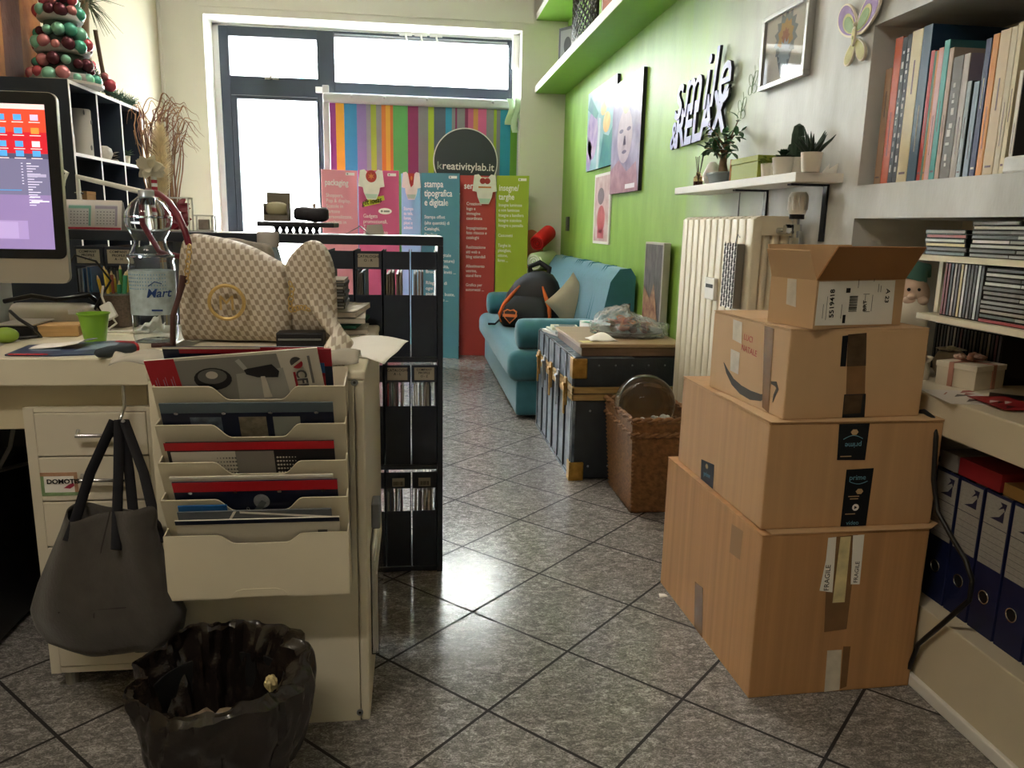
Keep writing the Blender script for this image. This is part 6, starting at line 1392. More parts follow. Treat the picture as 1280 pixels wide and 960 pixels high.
lump('white_cable', 'white cable running behind the green cup to the plug', [(-.86, 2.045, ZD+.006), (-.80, 2.02, ZD+.018), (-.75, 1.99, ZD+.008), (-.70, 2.01, ZD+.006), (-.66, 2.03, ZD+.005)], .0035, mat('white cable', 'd8d2c6', .4))
t = thing('power_adapter', 'white cable adapter leaning against the pencil cup', 'adapter', (-.765, 2.10, ZD))
a, b_ = at(131, 380, Y=2.085), at(141, 398, Y=2.075)
g = G(); d = (b_-a); mxa = fr(a, d, (0, -1, .1)); g.box(0, -.008, -.014, d.length, .008, .014, 0, mxa, .003); g.out('body', WHITE, t)
g = G(); g.tube([a, a+V((-.006, .0, .02)), a+V((-.004, .01, .045))], .003, 8); g.tube([b_, b_+V((.008, -.0, -.012)), b_+V((-.01, -.01, -.028))], .003, 8); g.out('lead', mat('white cable', 'd8d2c6', .4), t, sm=60)
t = thing('wooden_block', 'light wooden block on the desk left of the green cup', 'block', (-.865, 1.99, ZD), .12)
g = G(); g.box(-.062, -.035, .0003, .062, .035, .028, bv=.002); g.out('block', mat('beech wood', 'c09a64', .5, var=.15, vs=9, st=(1, 14, 14)), t, lc=True)
g = G(); g.box(.062, -.03, .004, .0626, .03, .024); g.out('end_grain', mat('end grain', '8d6a40', .7, var=.2, vs=40), t, lc=True)
cp = V((-.735, 1.895, ZD))
g = G(); g.lathe([(.001, .0003), (.023, .0003), (.0235, .004), (.0325, .062), (.0355, .063), (.0355, .066), (.032, .066), (.0225, .006), (.001, .005)], cp, 32, fn=lambda a, i: 1+(.012*math.sin(14*a) if i in (2, 3) else 0)); g.out('plastic_cup', mat('lime plastic', '93c83d', .3, trans=.25), None, sm=50, label='small lime green plastic cup on the desk', cat='cup')
t = thing('pencil_holder', 'brown mesh pencil holder full of pencils beside the water bottle', 'pencil holder', (-.775, 2.165, ZD))
PB = V((-.775, 2.165, ZD))
g = G(); g.lathe([(.040, .0003), (.040, .085), (.0385, .085), (.0385, .004), (.001, .004)], PB, 28); g.out('cup', mat('brown mesh', '6f6156', .5, .3, var=.25, vs=200), t, sm=40)
g = G(); g.lathe([(.041, 0), (.041, .004), (.038, .004)], PB+V((0, 0, .084)), 28); g.out('rim', GREYM, t, sm=40)
for k, (c, nm) in enumerate((('d7b93a', 'yellow pencil left of the others'), ('cfae34', 'yellow pencil with a tall tip'), ('e0c650', 'bright yellow pencil at the front of the holder'), ('b9a13a', 'ochre pencil at the back of the holder'), ('8f4a3a', 'red brown pencil'), ('4c8a3c', 'green pencil'), ('2f7f5d', 'teal green marker'), ('d9c352', 'yellow pencil on the right'), ('3c8f68', 'sea green marker at the right edge'), ('c9b840', 'yellow pencil behind the markers'))):
    dx = -.030+.0068*k; dy = (.018 if k % 2 else -.018); b0 = PB+V((dx*.6, dy, .006)); tp = PB+V((dx*1.25, dy*1.1, (.112 if k in (6, 8) else .125)+.012*((k*7) % 3)))
    t2 = thing('pencil', nm+' in the mesh pencil holder', 'pencil', b0, 0, 'pencils in the holder')
    g = G(); g.cyl(b0, tp, .0042 if k not in (6, 8) else .0058, n=8); g.out('shaft', mat('pencil '+c, c, .4), t2, sm=30)
    g = G(); d = (tp-b0).normalized(); g.cyl(tp, tp+d*.010, .0042, .001, n=8); g.out('tip', mat('pencil wood', 'd4bd90', .6), t2, sm=30)
def sheet(name, label, poly, z, m, th=.0008, cat='paper', deco=None):
    P = [at(p[0], p[1], Z=ZD) for p in poly]; g = G(); g.prism([(p.x, p.y) for p in P], z, z+th); 
    t = thing(name, label, cat, (sum(p.x for p in P)/len(P), sum(p.y for p in P)/len(P), z)); g.out('sheet', m, t)
    for k, (nm, pl, mm_) in enumerate(deco or []):
        Q = [at(p[0], p[1], Z=ZD) for p in pl]; g = G(); g.prism([(p.x, p.y) for p in Q], z+th+.0001+.0003*k, z+th+.0003+.0003*k); g.out(nm, mm_, t)
    return t
sheet('mouse_mat', 'blue grey printed brochure with a red edge lying at the desk front', [(6, 445), (36, 433), (150, 427), (172, 429), (122, 444), (60, 446)], ZD+.0003, mat('brochure blue', '4a5876', .3, var=.35, vs=18), .003, 'brochure', [('pale_print', [(35, 440), (52, 434), (80, 433), (75, 440)], mat('brochure pale', '8fa3b5', .3)), ('pale_print', [(92, 441), (110, 433), (150, 430), (140, 437)], mat('brochure pale', '8fa3b5', .3)), ('red_edge', [(9, 446), (12, 444.5), (60, 444.5), (60, 446)], RED), ('red_edge', [(143, 429.5), (146, 428), (170, 428.8), (165, 431)], RED)])
sheet('newspaper_sheet', 'printed grey paper sheet at the left picture edge of the desk', [(-60, 436), (-30, 412), (44, 410), (38, 424), (8, 430), (-10, 438)], ZD+.0003, mat('newsprint', 'a9a496', .7, var=.35, vs=25), .0008, 'paper')
g = G(); c = at(2, 376, Y=1.86); g.sph((c.x, 1.86, ZD+.018), (.028, .02, .0178), 0, 18, 12); g.out('rubber_ball', mat('lime rubber', '8fae3c', .5), None, sm=60, label='lime green rubber lump at the left picture edge of the desk', cat='ball')
pc = at(76, 434, Z=ZD+.004)
g = G()
g.grid(lambda u, v: (pc.x-.052+.10*u+.012*v, pc.y-.03+.075*v, ZD+.0052+.012*u*u+.004*math.sin(PI*v)), 12, 8); g.out('curled_note', PAPER, None, sm=60, solid=.0008, label='curled white note lying on the blue brochure', cat='paper')
a, b_ = at(119, 442, Z=ZD+.012), at(172, 434, Z=ZD+.012)
t = thing('cutter_knife', 'dark slate cutter handle with a red collar at the desk edge', 'cutter', ((a.x+b_.x)/2, (a.y+b_.y)/2, ZD))
g = G(); g.tube([a, a.lerp(b_, .06), a.lerp(b_, .3), a.lerp(b_, .7), a.lerp(b_, .9)], [.004, .009, .0115, .011, .010], 14); g.out('handle', mat('slate rubber', '39434a', .5), t, sm=60)
g = G(); g.tube([a.lerp(b_, .9), a.lerp(b_, .96)], .0112, 14); g.out('collar', RED, t, sm=60)
g = G(); g.tube([a.lerp(b_, .96), b_], [.008, .006], 10); g.out('tip', GREYM, t, sm=60)
g = G(); c = V((-.665, 2.03, ZD))
g.grid(lambda u, v: (c.x-.035+.075*u, c.y+.05*(v-.5)+.02*math.sin(3*u), ZD+.002+.055*u*(1-v*.6)*(.6+.4*math.sin(8*v))+.004*math.sin(19*u)), 14, 12); g.out('crumpled_tissue', PAPER, None, sm=40, solid=.001, label='crumpled white tissue between the pencil holder and the bottle', cat='tissue')
# water bottle
wb = V((at(196, 425, Y=1.90).x, 1.90, ZD+.0005))
t = thing('water_bottle', 'large clear plastic water bottle with a pale label, standing on the desk', 'bottle', wb)
PET = mat('clear bottle plastic', 'f2f7fa', .03, trans=1, ior=1.25)
hB = at(196, 246, Y=1.90).z-ZD
prof = [(.001, .004), (.030, .004), (.046, 0), (.049, .012), (.050, .09), (.050, .175), (.047, .185), (.050, .19), (.0515, .195), (.045, .205), (.036, .222), (.034, .235), (.042, .25), (.049, .265), (.051, .28), (.048, .296), (.034, .318), (.018, .334), (.0165, hB-.018), (.0165, hB)]
prof = [(r, min(z, hB)) for r, z in prof]
g = G(); g.lathe(prof, wb, 48); 
ob = g.out('bottle', PET, t, sm=50); 
f_in = [f for f in ob.data.polygons if False]
ob.data.transform(M.Identity(4)); q = ob.modifiers.new('wall', 'SOLIDIFY'); q.thickness = .0012; q.offset = -1
for z in (.196, .283): g = G(); g.lathe([(.0508, z), (.0516, z+.0025), (.0508, z+.005)], wb, 48); g.out('moulded_ring', PET, t, sm=60)
g = G(); g.lathe([(.0503, .065), (.0503, .165)], wb, 48); o = g.out('paper_label', mat('bottle label', 'c5d6d9', .35, var=.2, vs=60, alpha=.8), t, sm=60, solid=.0004)
o.data.polygons.foreach_set('use_smooth', [True]*len(o.data.polygons))
g = G()
for i in range(16):
    for j in range(5):
        a = -PI/2-.95+i*.12; g.sph((wb.x+.0507*math.cos(a), wb.y+.0507*math.sin(a), wb.z+.125+.008*j), (.0012, .0012, .0016), 0, 6, 4)
g.out('label_dots', mat('label dot blue', '6f9fc0', .5), t)
text('Mart', 'lettering', mat('label navy ink', '1d3f7a', .5), t, (wb.x+.0, wb.y-.0522, wb.z+.106), (1, .14, .05), (0, 0, 1), .027, shear=.3, bold=.0004)
g = G(); g.box(wb.x+.01, wb.y-.0518, wb.z+.075, wb.x+.034, wb.y-.0508, wb.z+.079); g.tube([wb+V((.006, -.0515, .132)), wb+V((.02, -.051, .142)), wb+V((.034, -.045, .137))], .0012, 5); g.out('label_stroke', mat('label navy ink', '1d3f7a', .5), t)
g = G(); g.lathe([(.0155, 0), (.0172, .002), (.0172, .016), (.015, .018), (.001, .018)], wb+V((0, 0, hB-.004)), 24, fn=lambda a, i: 1+(.03*math.sin(24*a) if i in (1, 2) else 0)); g.out('cap', mat('translucent cap', 'dde3e6', .3, trans=.6), t, sm=40)
# ================================================================ handbag and things on the cabinet
bm_ = mat('monogram canvas', 'c3ae8e', .55); N = bm_.node_tree.nodes; L = bm_.node_tree.links; b = N['Principled BSDF']
tc = N.new('ShaderNodeTexCoord'); sx = N.new('ShaderNodeSeparateXYZ'); L.new(tc.outputs['Object'], sx.inputs[0])
def mth(op, a, c=None, d=None):
    n = N.new('ShaderNodeMath'); n.operation = op
    for i, v in enumerate((a, c, d)):
        if v is None: continue
        if isinstance(v, (int, float)): n.inputs[i].default_value = v
        else: L.new(v, n.inputs[i])
    return n.outputs[0]
PU, PV = 2*PI/.019, 2*PI/.025
u = mth('MULTIPLY', mth('ADD', sx.outputs['X'], mth('MULTIPLY', sx.outputs['Z'], .12)), PU); v = mth('MULTIPLY', sx.outputs['Z'], PV)
cell = mth('MULTIPLY', mth('COSINE', u), mth('COSINE', v))
zig = mth('MULTIPLY', mth('SINE', mth('MULTIPLY', u, 3)), mth('SINE', mth('MULTIPLY', v, 1)))
val = mth('ADD', cell, mth('MULTIPLY', zig, .12))
cr_ = N.new('ShaderNodeValToRGB'); e = cr_.color_ramp.elements; e[0].position = .40; e[0].color = (*lin('9d8d7a'), 1); e[1].position = .56; e[1].color = (*lin('d0c6b5'), 1)
mrg = N.new('ShaderNodeMapRange'); mrg.inputs[1].default_value = -1; mrg.inputs[2].default_value = 1; L.new(val, mrg.inputs[0]); L.new(mrg.outputs[0], cr_.inputs[0]); L.new(cr_.outputs[0], b.inputs['Base Color'])
YBG = 1.90
hb = V((-.37, YBG, ZD))
t = thing('handbag', 'beige monogram handbag with gold emblem slumped on the cabinet', 'handbag', hb)
def pz(px, py, Y=YBG-.07): p = at(px, py, Y=Y); return p.x, p.z
zb_ = ZD+.001
def bagbody(prof, th, name, yc=YBG, mats_=bm_):
    P = []
    for i, (px, pt, pb_) in enumerate(prof):
        x, z1 = pz(px, pt); z0 = zb_ if pb_ is None else pz(px, pb_)[1]; k = i/(len(prof)-1); tk = th*(.25+.75*math.sin(PI*min(.96, max(.04, k)))**.5)
        P.append(((x, yc+.012*math.sin(5*k), (z0+z1)/2), (0, tk, 0), (0, 0, (z1-z0)/2)))
    g = G(); stations(g, P, 36, p=3.2)
    for v_ in g.b.verts:
        v_.co.y += .006*math.sin(v_.co.x*60+v_.co.z*30)
    return g.out(name, mats_, t, sm=60, sub=1)
bagbody([(215, 345, None), (216, 318, None), (220, 299, None), (226, 292, None), (234, 292, None), (250, 295, None), (270, 298, None), (290, 303, None), (310, 311, None), (325, 319, None), (338, 326, None), (350, 330, None), (356, 345, None), (360, 372, None), (362, 395, None)], .072, 'body')
bagbody([(346, 352, None), (351, 332, None), (360, 317, None), (372, 305, None), (384, 300, None), (396, 301, None), (406, 311, None), (413, 326, None), (417, 345, 402), (416, 368, 398)], .05, 'gathered_side', YBG-.012)
# tail strap over the edge
g = G(); P_ = [at(396, 372, Y=1.86), at(404, 392, Y=1.83), at(416, 410, Y=1.78), at(428, 424, Y=1.70), V((-.165, 1.60, ZD+.014))]
P_ = [V((p.x, p.y, max(p.z, ZD+.014))) for p in P_]; g.tube(P_+[V((-.150, 1.535, ZD+.012))], [.030, .030, .028, .026, .024, .018], 14, flat=.45); g.out('shoulder_strap', bm_, t, sm=60)
ex, ez = pz(283, 378, YBG-.085); yE = YBG-.083
g = G(); R2 = .038
g.tube([(ex+R2*math.cos(a), yE, ez+R2*math.sin(a)) for a in [2*PI*i/40 for i in range(41)]], .0042, 10); g.out('emblem_ring', GOLD, t, sm=60)
text('M', 'lettering', GOLD, t, (ex, yE-.001, ez-.0175), (1, 0, 0), (0, 0, 1), .048, al='CENTER', ext=.0012)
def chain(pts, name):
    g = G(); n = len(pts)
    for i in range(n-1):
        a, b_ = V(pts[i]), V(pts[i+1]); d = (b_-a); m_ = (a+b_)/2; dn = d.normalized(); s_ = dn.cross(V((0, 1, 0)) if i % 2 else V((.5, .5, .3))).normalized()
        g.tube([m_+dn*math.cos(q)*d.length*.62+s_*math.sin(q)*.0055 for q in [2*PI*j/12 for j in range(13)]], .0017, 6)
    return g.out(name, GOLD, t, sm=60)
chain([at(237-.55*i, 306+6*i, Y=1.815) for i in range(9)], 'chain'); chain([at(362+.6*i+2*math.sin(i), 352+6.2*i, Y=1.80) for i in range(7)], 'chain'); chain([at(366+4.2*i, 388-4*math.sin(i*PI/5), Y=1.80) for i in range(6)], 'chain')
g = G(); g.tube([at(*p, Y=Y_) for p, Y_ in (((236, 306), 1.86), ((231, 288), 1.865), ((222, 268), 1.88), ((211, 252), 1.91), ((198, 242), 1.95), ((184, 239), 1.99), ((176, 250), 2.02), ((178, 280), 2.03), ((200, 315), 2.02), ((230, 322), 1.985))], .0072, 10); g.out('crimson_handle', mat('crimson leather', '6d1428', .4), t, sm=60)
g = G(); g.tube([at(230, 345, Y=1.82), at(224, 370, Y=1.81), at(216, 395, Y=1.81), V((-.535, 1.80, ZD+.006)), V((-.58, 1.80, ZD+.004))], [.009, .006, .006, .008, .006], 8); g.out('brown_leather_tab', mat('brown leather', '4a2c28', .5), t, sm=60)
g = G(); stations(g, [((-.50+.022*i, 2.055, ZD+.115+.004*math.sin(i)), (0, .035, 0), (0, 0, .112+.012*math.sin(i*.45+.3))) for i in range(8)], 20); g.out('cloth_pouch', mat('grey patterned cloth', '8c8478', .8, var=.25, vs=60), None, sm=60, sub=1, label='grey cloth pouch behind the monogram handbag', cat='pouch')
sb = V((at(335, 300, Y=2.14).x, 2.14, ZD+.0005)); zt_ = at(335, 290, Y=2.14).z-ZD
t = thing('steel_flask', 'grey blue drinking flask with a steel cap behind the handbag', 'flask', sb)
g = G(); g.lathe([(.034, 0), (.036, .004), (.036, zt_-.085), (.026, zt_-.045), (.024, zt_-.04), (.001, zt_-.04)], sb, 28); g.out('bottle', mat('grey blue enamel', '8fa0a8', .35), t, sm=50)
g = G(); g.lathe([(.027, zt_-.0395), (.028, zt_-.036), (.028, zt_-.004), (.026, zt_), (.001, zt_)], sb, 28); g.out('cap', mat('steel cap', 'b4b0aa', .4, 0), t, sm=40)
g = G(); p = at(376, 400, Y=1.80); g.box(p.x-.055, 1.79, ZD+.0005, p.x+.05, 1.845, ZD+.035, bv=.003); t = thing('black_wallet', 'black wallet tucked under the gathered side of the handbag', 'wallet', (p.x, 1.81, ZD)); g.out('body', mat('black leather', '17171c', .45, bump=.3, bs=120), t)
g = G(); g.box(p.x-.05, 1.786, ZD+.018, p.x+.045, 1.7895, ZD+.022); g.out('zip', GREYM, t)
# papers and cases behind the handbag
z = ZD+.0004; r_ = random.Random(8)
for k, (c, h_, nm) in enumerate((('c9c0ab', .008, 'cream papers at the bottom of the pile right of the handbag'), ('b3aa98', .012, 'grey-cream paper bundle second in the pile right of the handbag'), ('2f6a4f', .010, 'green folder in the middle of the pile right of the handbag'), ('d0c9b8', .014, 'white paper bundle on the green folder'), ('c2b9a5', .014, 'crinkled cream papers topping the pile right of the handbag'))):
    t = thing('paper_pile', nm, 'papers', (-.185, 2.06, z), r_.uniform(-.12, .12), 'pile right of the handbag'); g = G(); w_ = .115+.01*(k % 2)
    n = 10
    g.grid(lambda u, v, h_=h_, w_=w_: (-w_/2+w_*u, -.12+.24*v, h_+.0015*math.sin(9*u+k)*math.sin(7*v)), n, n); g.box(-w_/2+.001, -.119, .0002, w_/2-.001, .119, h_-.002); g.out('sheets', mat('pile '+c, c, .7, var=.08, vs=30), t, lc=True); z += h_+.0022
zz = z+.001
for k in range(9):
    c = ('3f4246', '57554f', '2f3236', '6a6862', '44474a', '38393c', '777269', '4a4c4e', 'b9b2a2')[k]
    t = thing('cd_case', 'dark case in the small stack on the paper pile, %s from the bottom' % ordn(k), 'cd', (-.20, 2.04, zz), 0, 'cases on the paper pile'); x = -.232+.002*math.sin(k*2)
    g = G(); g.box(x, 1.97, zz, x+.064, 2.10, zz+.0078, bv=.0006, seg=1); g.out('case', mat('case '+c, c, .3), t); g = G(); g.box(x+.003, 1.9693, zz+.002, x+.061, 1.9699, zz+.006); g.out('edge_print', mat('pale print', 'c9c7c0', .5) if k % 3 == 0 else GREYM, t); zz += .0081
g = G()
def curl(u, v): return (-.205+.145*u+.05*v, 1.68+.24*v-.05*u, ZD+.004+.0015*math.sin(9*v)-.0*u+(.010*math.sin(PI*u)*v)-.055*max(0, u-.72)*max(0, .8-v))
g.grid(curl, 16, 12); g.out('loose_paper', PAPER, None, sm=60, solid=.0007, label='loose white paper curling over the right edge of the cabinet', cat='paper')
# ================================================================ black file rack behind the desk
BKR = mat('black rack board', '262c36', .35, var=.1, vs=8)
rx0, rx1, ry0, ry1, rzt = -1.38, .087, 2.222, 2.47, 1.014
t = thing('file_rack', 'long black open-backed rack for magazine files behind the desk', 'shelving', ((rx0+rx1)/2, (ry0+ry1)/2, 0))
g = G(); g.box(rx0, ry0, rzt-.026, rx1, ry1, rzt, bv=.002); g.out('top_board', BKR, t)
for x in (rx0, -.75, rx1-.016):
    if x == -.75: continue
    g = G(); g.box(x, ry0, 0, x+.016, ry1, rzt-.0265, bv=.001); g.out('side_panel', BKR, t)
for z in (.02, .345, .670): g = G(); g.box(rx0+.0165, ry0, z-.015, rx1-.0165, ry1, z, bv=.001); g.out('shelf', BKR, t)
for x in (-.66,): g = G(); g.box(x, ry0+.01, .0205, x+.014, ry1, .6545); g.box(x, ry0+.01, .6705, x+.014, ry1, rzt-.0268); g.out('divider', BKR, t)
g = G(); g.box(rx0+.02, ry1-.008, .021, -.30, ry1-.001, .65); g.out('back_panel', BKR, t)
FIL = mat('black file card', '29303c', .5, var=.12, vs=20); LB = mat('file label', 'a59d8c', .6)
def magfile(x, z, lab, lines, nb, seed, cols, zl=.262, bar=False):
    h, wv = .300, .0735; t = thing('magazine_file', lab, 'file box', (x+wv/2, (ry0+.24)/2+1.11, z+.0004), 0, 'black magazine files in the rack')
    y0, y1 = ry0+.004, ry1-.012
    if z < .6: y1 = ry1-.012
    g = G(); z += .0005
    g.box(x, y0, z, x+wv, y0+.002, z+.178); g.box(x, y0, z+.250, x+wv, y0+.002, z+h); g.box(x, y0+.002, z, x+.002, y1, z+h); g.box(x+wv-.002, y0+.002, z, x+wv, y1, z+h); g.box(x+.002, y0+.002, z, x+wv-.002, y1, z+.002)
    g.out('card_box', FIL, t)
    if lines or bar:
        g = G(); w_ = .058 if not bar else .036
        g.box(x+wv/2-w_/2, y0-.0008, z+.256, x+wv/2+w_/2, y0-.0001, z+.256+(.037 if not bar else .026)); L2 = g.out('label', LB, t)
        if bar:
            g = G(); rr_ = random.Random(seed); q = x+wv/2-.014
            while q < x+wv/2+.013: k = rr_.choice((.001, .0018)); g.box(q, y0-.0014, z+.2595, q+k, y0-.0009, z+.272); q += k+rr_.choice((.001, .002))
            g.out('barcode', INK, L2)
        else:
            text(lines, 'lettering', INK, L2, (x+wv/2, y0-.0012, z+(.282 if lines.count('\n') == 1 else .284)), (1, 0, 0), (0, 0, 1), .0092 if lines.count('\n') == 2 else .0105, al='CENTER', line=1.05, bold=.0001)
    short = ' '.join(lab.split('magazine file')[1].strip(' ,').replace('with a barcode sticker', '').replace('with the letter-range label', '').split())
    short = short.replace('right of the screen labelled as company', 'labelled company').replace('with label ', '').replace('with a catalogue label, ', '').replace('half hidden by', 'behind').lstrip(', ')
    r_ = random.Random(seed); q = x+.004
    for k in range(nb):
        w_ = r_.uniform(.0018, .0045); ln = r_.uniform(-.008, .014) if k < nb-1 else 0
        if q+w_+abs(ln) > x+wv-.004: ln = 0
        if q+w_ > x+wv-.003: break
        c = r_.choice(cols); g = G(); hh = r_.uniform(.235, .247)
        vs = [(q, y0+.004, z+.003), (q+w_, y0+.004, z+.003), (q+w_, y1-.03, z+.003), (q, y1-.03, z+.003)]
        vs += [(a+ln*.4, b_, z+hh) for a, b_, _ in vs]; g.add(vs, [(0, 1, 2, 3), (4, 5, 6, 7), (0, 1, 5, 4), (1, 2, 6, 5), (2, 3, 7, 6), (3, 0, 4, 7)])
        g.out('catalogue', mat('catalogue spine '+c, c, .45), None, label='thin catalogue in file '+short, cat='catalogue', group='thin catalogues in file '+short); q += w_+r_.uniform(.001, .005)
DK = ['6b6258', '8a8072', '4c4a4b', '5d5750', '3a4a66', '2f3338']; LT = ['b0aaa0', 'a59f90', 'c9b7b0', '7a5a5a', '4a6a5a', '36404f', 'c4c0b8']
X_ = [-.008+.004, -.0845, -.1630, -.2415]
magfile(-.004, .670, 'black magazine file at the right end of the rack top level', None, 6, 1, DK+['a9b3bd', 'd8dde0'])
magfile(-.0815, .670, 'unlabelled black magazine file, second from the right on the top level', None, 8, 2, ['5d554a', '6b6258', '776d60'])
magfile(-.1595, .670, 'black magazine file with the letter-range label on the top level', 'CATALOGHI\nO - R', 4, 3, ['3a4a66', '5d5750'])
magfile(-.2375, .670, 'black magazine file beside the paper pile, fourth from the right on the top level', None, 2, 4, ['4a3f3a'])
magfile(-.004, .345, 'black magazine file with label at the right end of the middle level', 'COMPANY\nPROFILE\nO - Z', 9, 5, LT)
magfile(-.0815, .345, 'black magazine file with a catalogue label, second from the right on the middle level', 'CATALOGHI\nA - L', 9, 6, LT+['9c2a2e'])
magfile(-.1595, .345, 'black magazine file half hidden by the cabinet on the middle level', None, 4, 7, LT)
magfile(-.004, .020, 'black magazine file with a barcode sticker at the right end of the bottom level', None, 11, 8, ['b3a893', '9a8f7c', '5a4f48', 'c4bba8'], bar=True)
magfile(-.0815, .020, 'black magazine file with a barcode sticker, second on the bottom level', None, 7, 9, DK+['9db0b0'], bar=True)
magfile(-.1595, .020, 'black magazine file at the cabinet corner on the bottom level', None, 4, 10, LT)
xa, xb = at(93, 306, Y=ry0).x-.006, at(128, 306, Y=ry0).x+.001
magfile(xa, .670, 'black magazine file right of the screen labelled as company profiles I to N', 'COMPANY\nPROFILE\nI - N', 6, 11, ['2f5f8f', '3f6f9f', '6f7f8f', '8a8f96'])
magfile(xb, .670, 'black magazine file right of the screen labelled as company profiles A to H', 'COMPANY\nPROFILE\nA - H', 5, 12, DK)
# ================================================================ on top of the rack
ZR = rzt+.0004
def rt(px, Y=2.34): return at(px, 288, Y=Y).x
t = thing('desk_calendar', 'double-page desk calendar on the black rack behind the screen', 'calendar', ((rt(82)+rt(152))/2, 2.30, ZR))
mxq = fr((at(82, 285, Y=2.28).x, 2.275, ZR+.0006), (1, 0, 0), (0, .28, 1)); w = at(152, 285, Y=2.28).x-at(82, 285, Y=2.28).x; h = .082
g = G(); g.box(0, 0, -.004, w, h, 0, 0, mxq); g.prism([(0, 0), (w, 0), (w, h*.95), (0, h*.95)], -.001, .001, 0, fr((mxq @ V((0, 0, 0))).to_tuple() and (mxq.translation.x, 2.33, ZR+.0006), (1, 0, 0), (0, -.30, 1))); g.out('stand', mat('calendar board', 'ddd6d2', .6), t)
g = G(); g.box(0, 0, .0002, w, .006, .001, 0, mxq); g.out('red_foot', mat('calendar red', 'b23045', .5), t)
for k, (a, c, hc) in enumerate(((.06, .46, '7fb5a8'), (.53, .93, 'a79fb4'))):
    g = G(); g.box(w*a, h*.12, .0003, w*c, h*.84, .0012, 0, mxq); g.box(w*a, h*.70, .0013, w*c, h*.80, .0016, 1, mxq); g.box(w*c-.006, h*.12, .0013, w*c, h*.7, .0016, 1, mxq)
    for i in range(6):
        for j in range(5): g.box(w*(a+.035+.058*i), h*(.18+.10*j), .0013, w*(a+.055+.058*i), h*(.21+.10*j), .0016, 2, mxq)
    g.out('month_page', [mat('calendar page', 'cfcdd0', .6), mat('calendar head '+hc, hc, .6), mat('calendar ink', '6a6a74', .6)], t)
# white metal rail on the left
t = thing('metal_rail', 'thin white metal rail standing on the rack behind the calendar', 'rail', (rt(97), 2.42, ZR))
a, b_ = at(97, 221, Y=2.42), at(178, 240, Y=2.42)
g = G(); g.tube([(a.x, 2.42, ZR), (a.x, 2.42, a.z), (b_.x, 2.42, b_.z), (b_.x, 2.42, ZR)], .009, 10); g.out('rail', mat('rail paint', 'd8d4c8', .35), t, sm=60)
g = G()
for i in range(5): g.cyl((a.x-.012, 2.42, ZR+.02+.02*i), (a.x+.012, 2.42, ZR+.02+.02*i), .003, n=6)
g.out('rung', CHROME, t)
for k, (pa, pb, ph_, lab) in enumerate(((207, 240, 247, 'upright clear frame with a crimson bow on the rack'), (243, 268, 269, 'small clear square frame with a stone piece on the rack'))):
    xa, xb = at(pa, 288, Y=2.33).x, at(pb, 288, Y=2.33).x; zt_ = at(pb, ph_, Y=2.33).z
    t = thing('acrylic_frame', lab, 'frame', ((xa+xb)/2, 2.34, ZR)); bw = .0035
    g = G()
    for yy in (2.312, 2.352):
        g.box(xa, yy, ZR, xa+bw, yy+bw, zt_); g.box(xb-bw, yy, ZR, xb, yy+bw, zt_); g.box(xa, yy, zt_-bw, xb, yy+bw, zt_); g.box(xa, yy, ZR, xb, yy+bw, ZR+bw)
    for xx in (xa, xb-bw):
        for zz in (ZR, zt_-bw): g.box(xx, 2.3155, zz, xx+bw, 2.352, zz+bw)
    g.out('frame', mat('frame pale metal', 'c5c3bd', .3, .3), t)
    if k == 0:
        g = G(); c = V(((xa+xb)/2, 2.335, ZR+.035)); r_ = random.Random(2)
        for i in range(16): a = i*.9; g.leaf(c+V((0, 0, .004*i-.03)), (math.cos(a), .15*math.sin(a), r_.uniform(-.3, .9)), (0, -1, .3), .034, .010)
        g.out('crimson_bow', mat('crimson ribbon', '7d1226', .4), t, sm=60)
    else:
        g = G(); g.box(xa+.012, 2.325, ZR+.0045, xb-.014, 2.345, zt_-.012, bv=.003); g.out('stone_piece', mat('grey stone', '8f877b', .8, var=.2, vs=60), t)
g = G(); c = at(230, 262, Y=2.40)
t = thing('flat_tray', 'flat black tray on little feet on the rack top', 'tray', (rt(370), 2.33, ZR))
xa, xb = at(322, 285, Y=2.26).x, at(418, 285, Y=2.26).x
g = G(); g.box(xa, 2.245, ZR+.018, xb, 2.40, ZR+.032, bv=.003); g.out('tray_board', mat('tray black', '1c1f26', .4), t)
for i in range(7): g = G(); x = xa+.05+(xb-xa-.1)*i/6; g.lathe([(.009, 0), (.005, .009), (.009, .0178)], (x, 2.27, ZR), 10); g.out('foot', mat('tray black', '1c1f26', .4), t, sm=40)
ZY = ZR+.0324
xa, xb = at(331, 270, Y=2.31).x, at(361, 270, Y=2.31).x; zt_ = at(345, 240, Y=2.31).z
t = thing('display_box', 'open kraft box showing a cream soap on the black tray', 'box', ((xa+xb)/2, 2.33, ZY))
KB = mat('grey kraft', '7d776a', .7, var=.06)
g = G(); g.box(xa, 2.35, ZY, xb, 2.353, zt_); g.box(xa, 2.29, ZY, xa+.002, 2.35, ZY+.05); g.box(xb-.002, 2.29, ZY, xb, 2.35, ZY+.05); g.box(xa+.002, 2.29, ZY, xb-.002, 2.35, ZY+.003); g.box(xa+.002, 2.29, ZY+.003, xb-.002, 2.292, ZY+.018); g.out('carton', KB, t)
g = G(); stations(g, [(((xa+xb)/2, 2.30+.006*i, ZY+.034), (.031*k_, 0, 0), (0, 0, .020*k_)) for i, k_ in enumerate((.6, .9, 1, 1, 1, .9, .6))], 24); g.out('soap_bar', mat('cream soap', 'b5b08e', .4), None, sm=60, label='cream oval soap bar in the open kraft box', cat='soap')
xa, xb = at(366, 275, Y=2.30).x, at(409, 275, Y=2.30).x
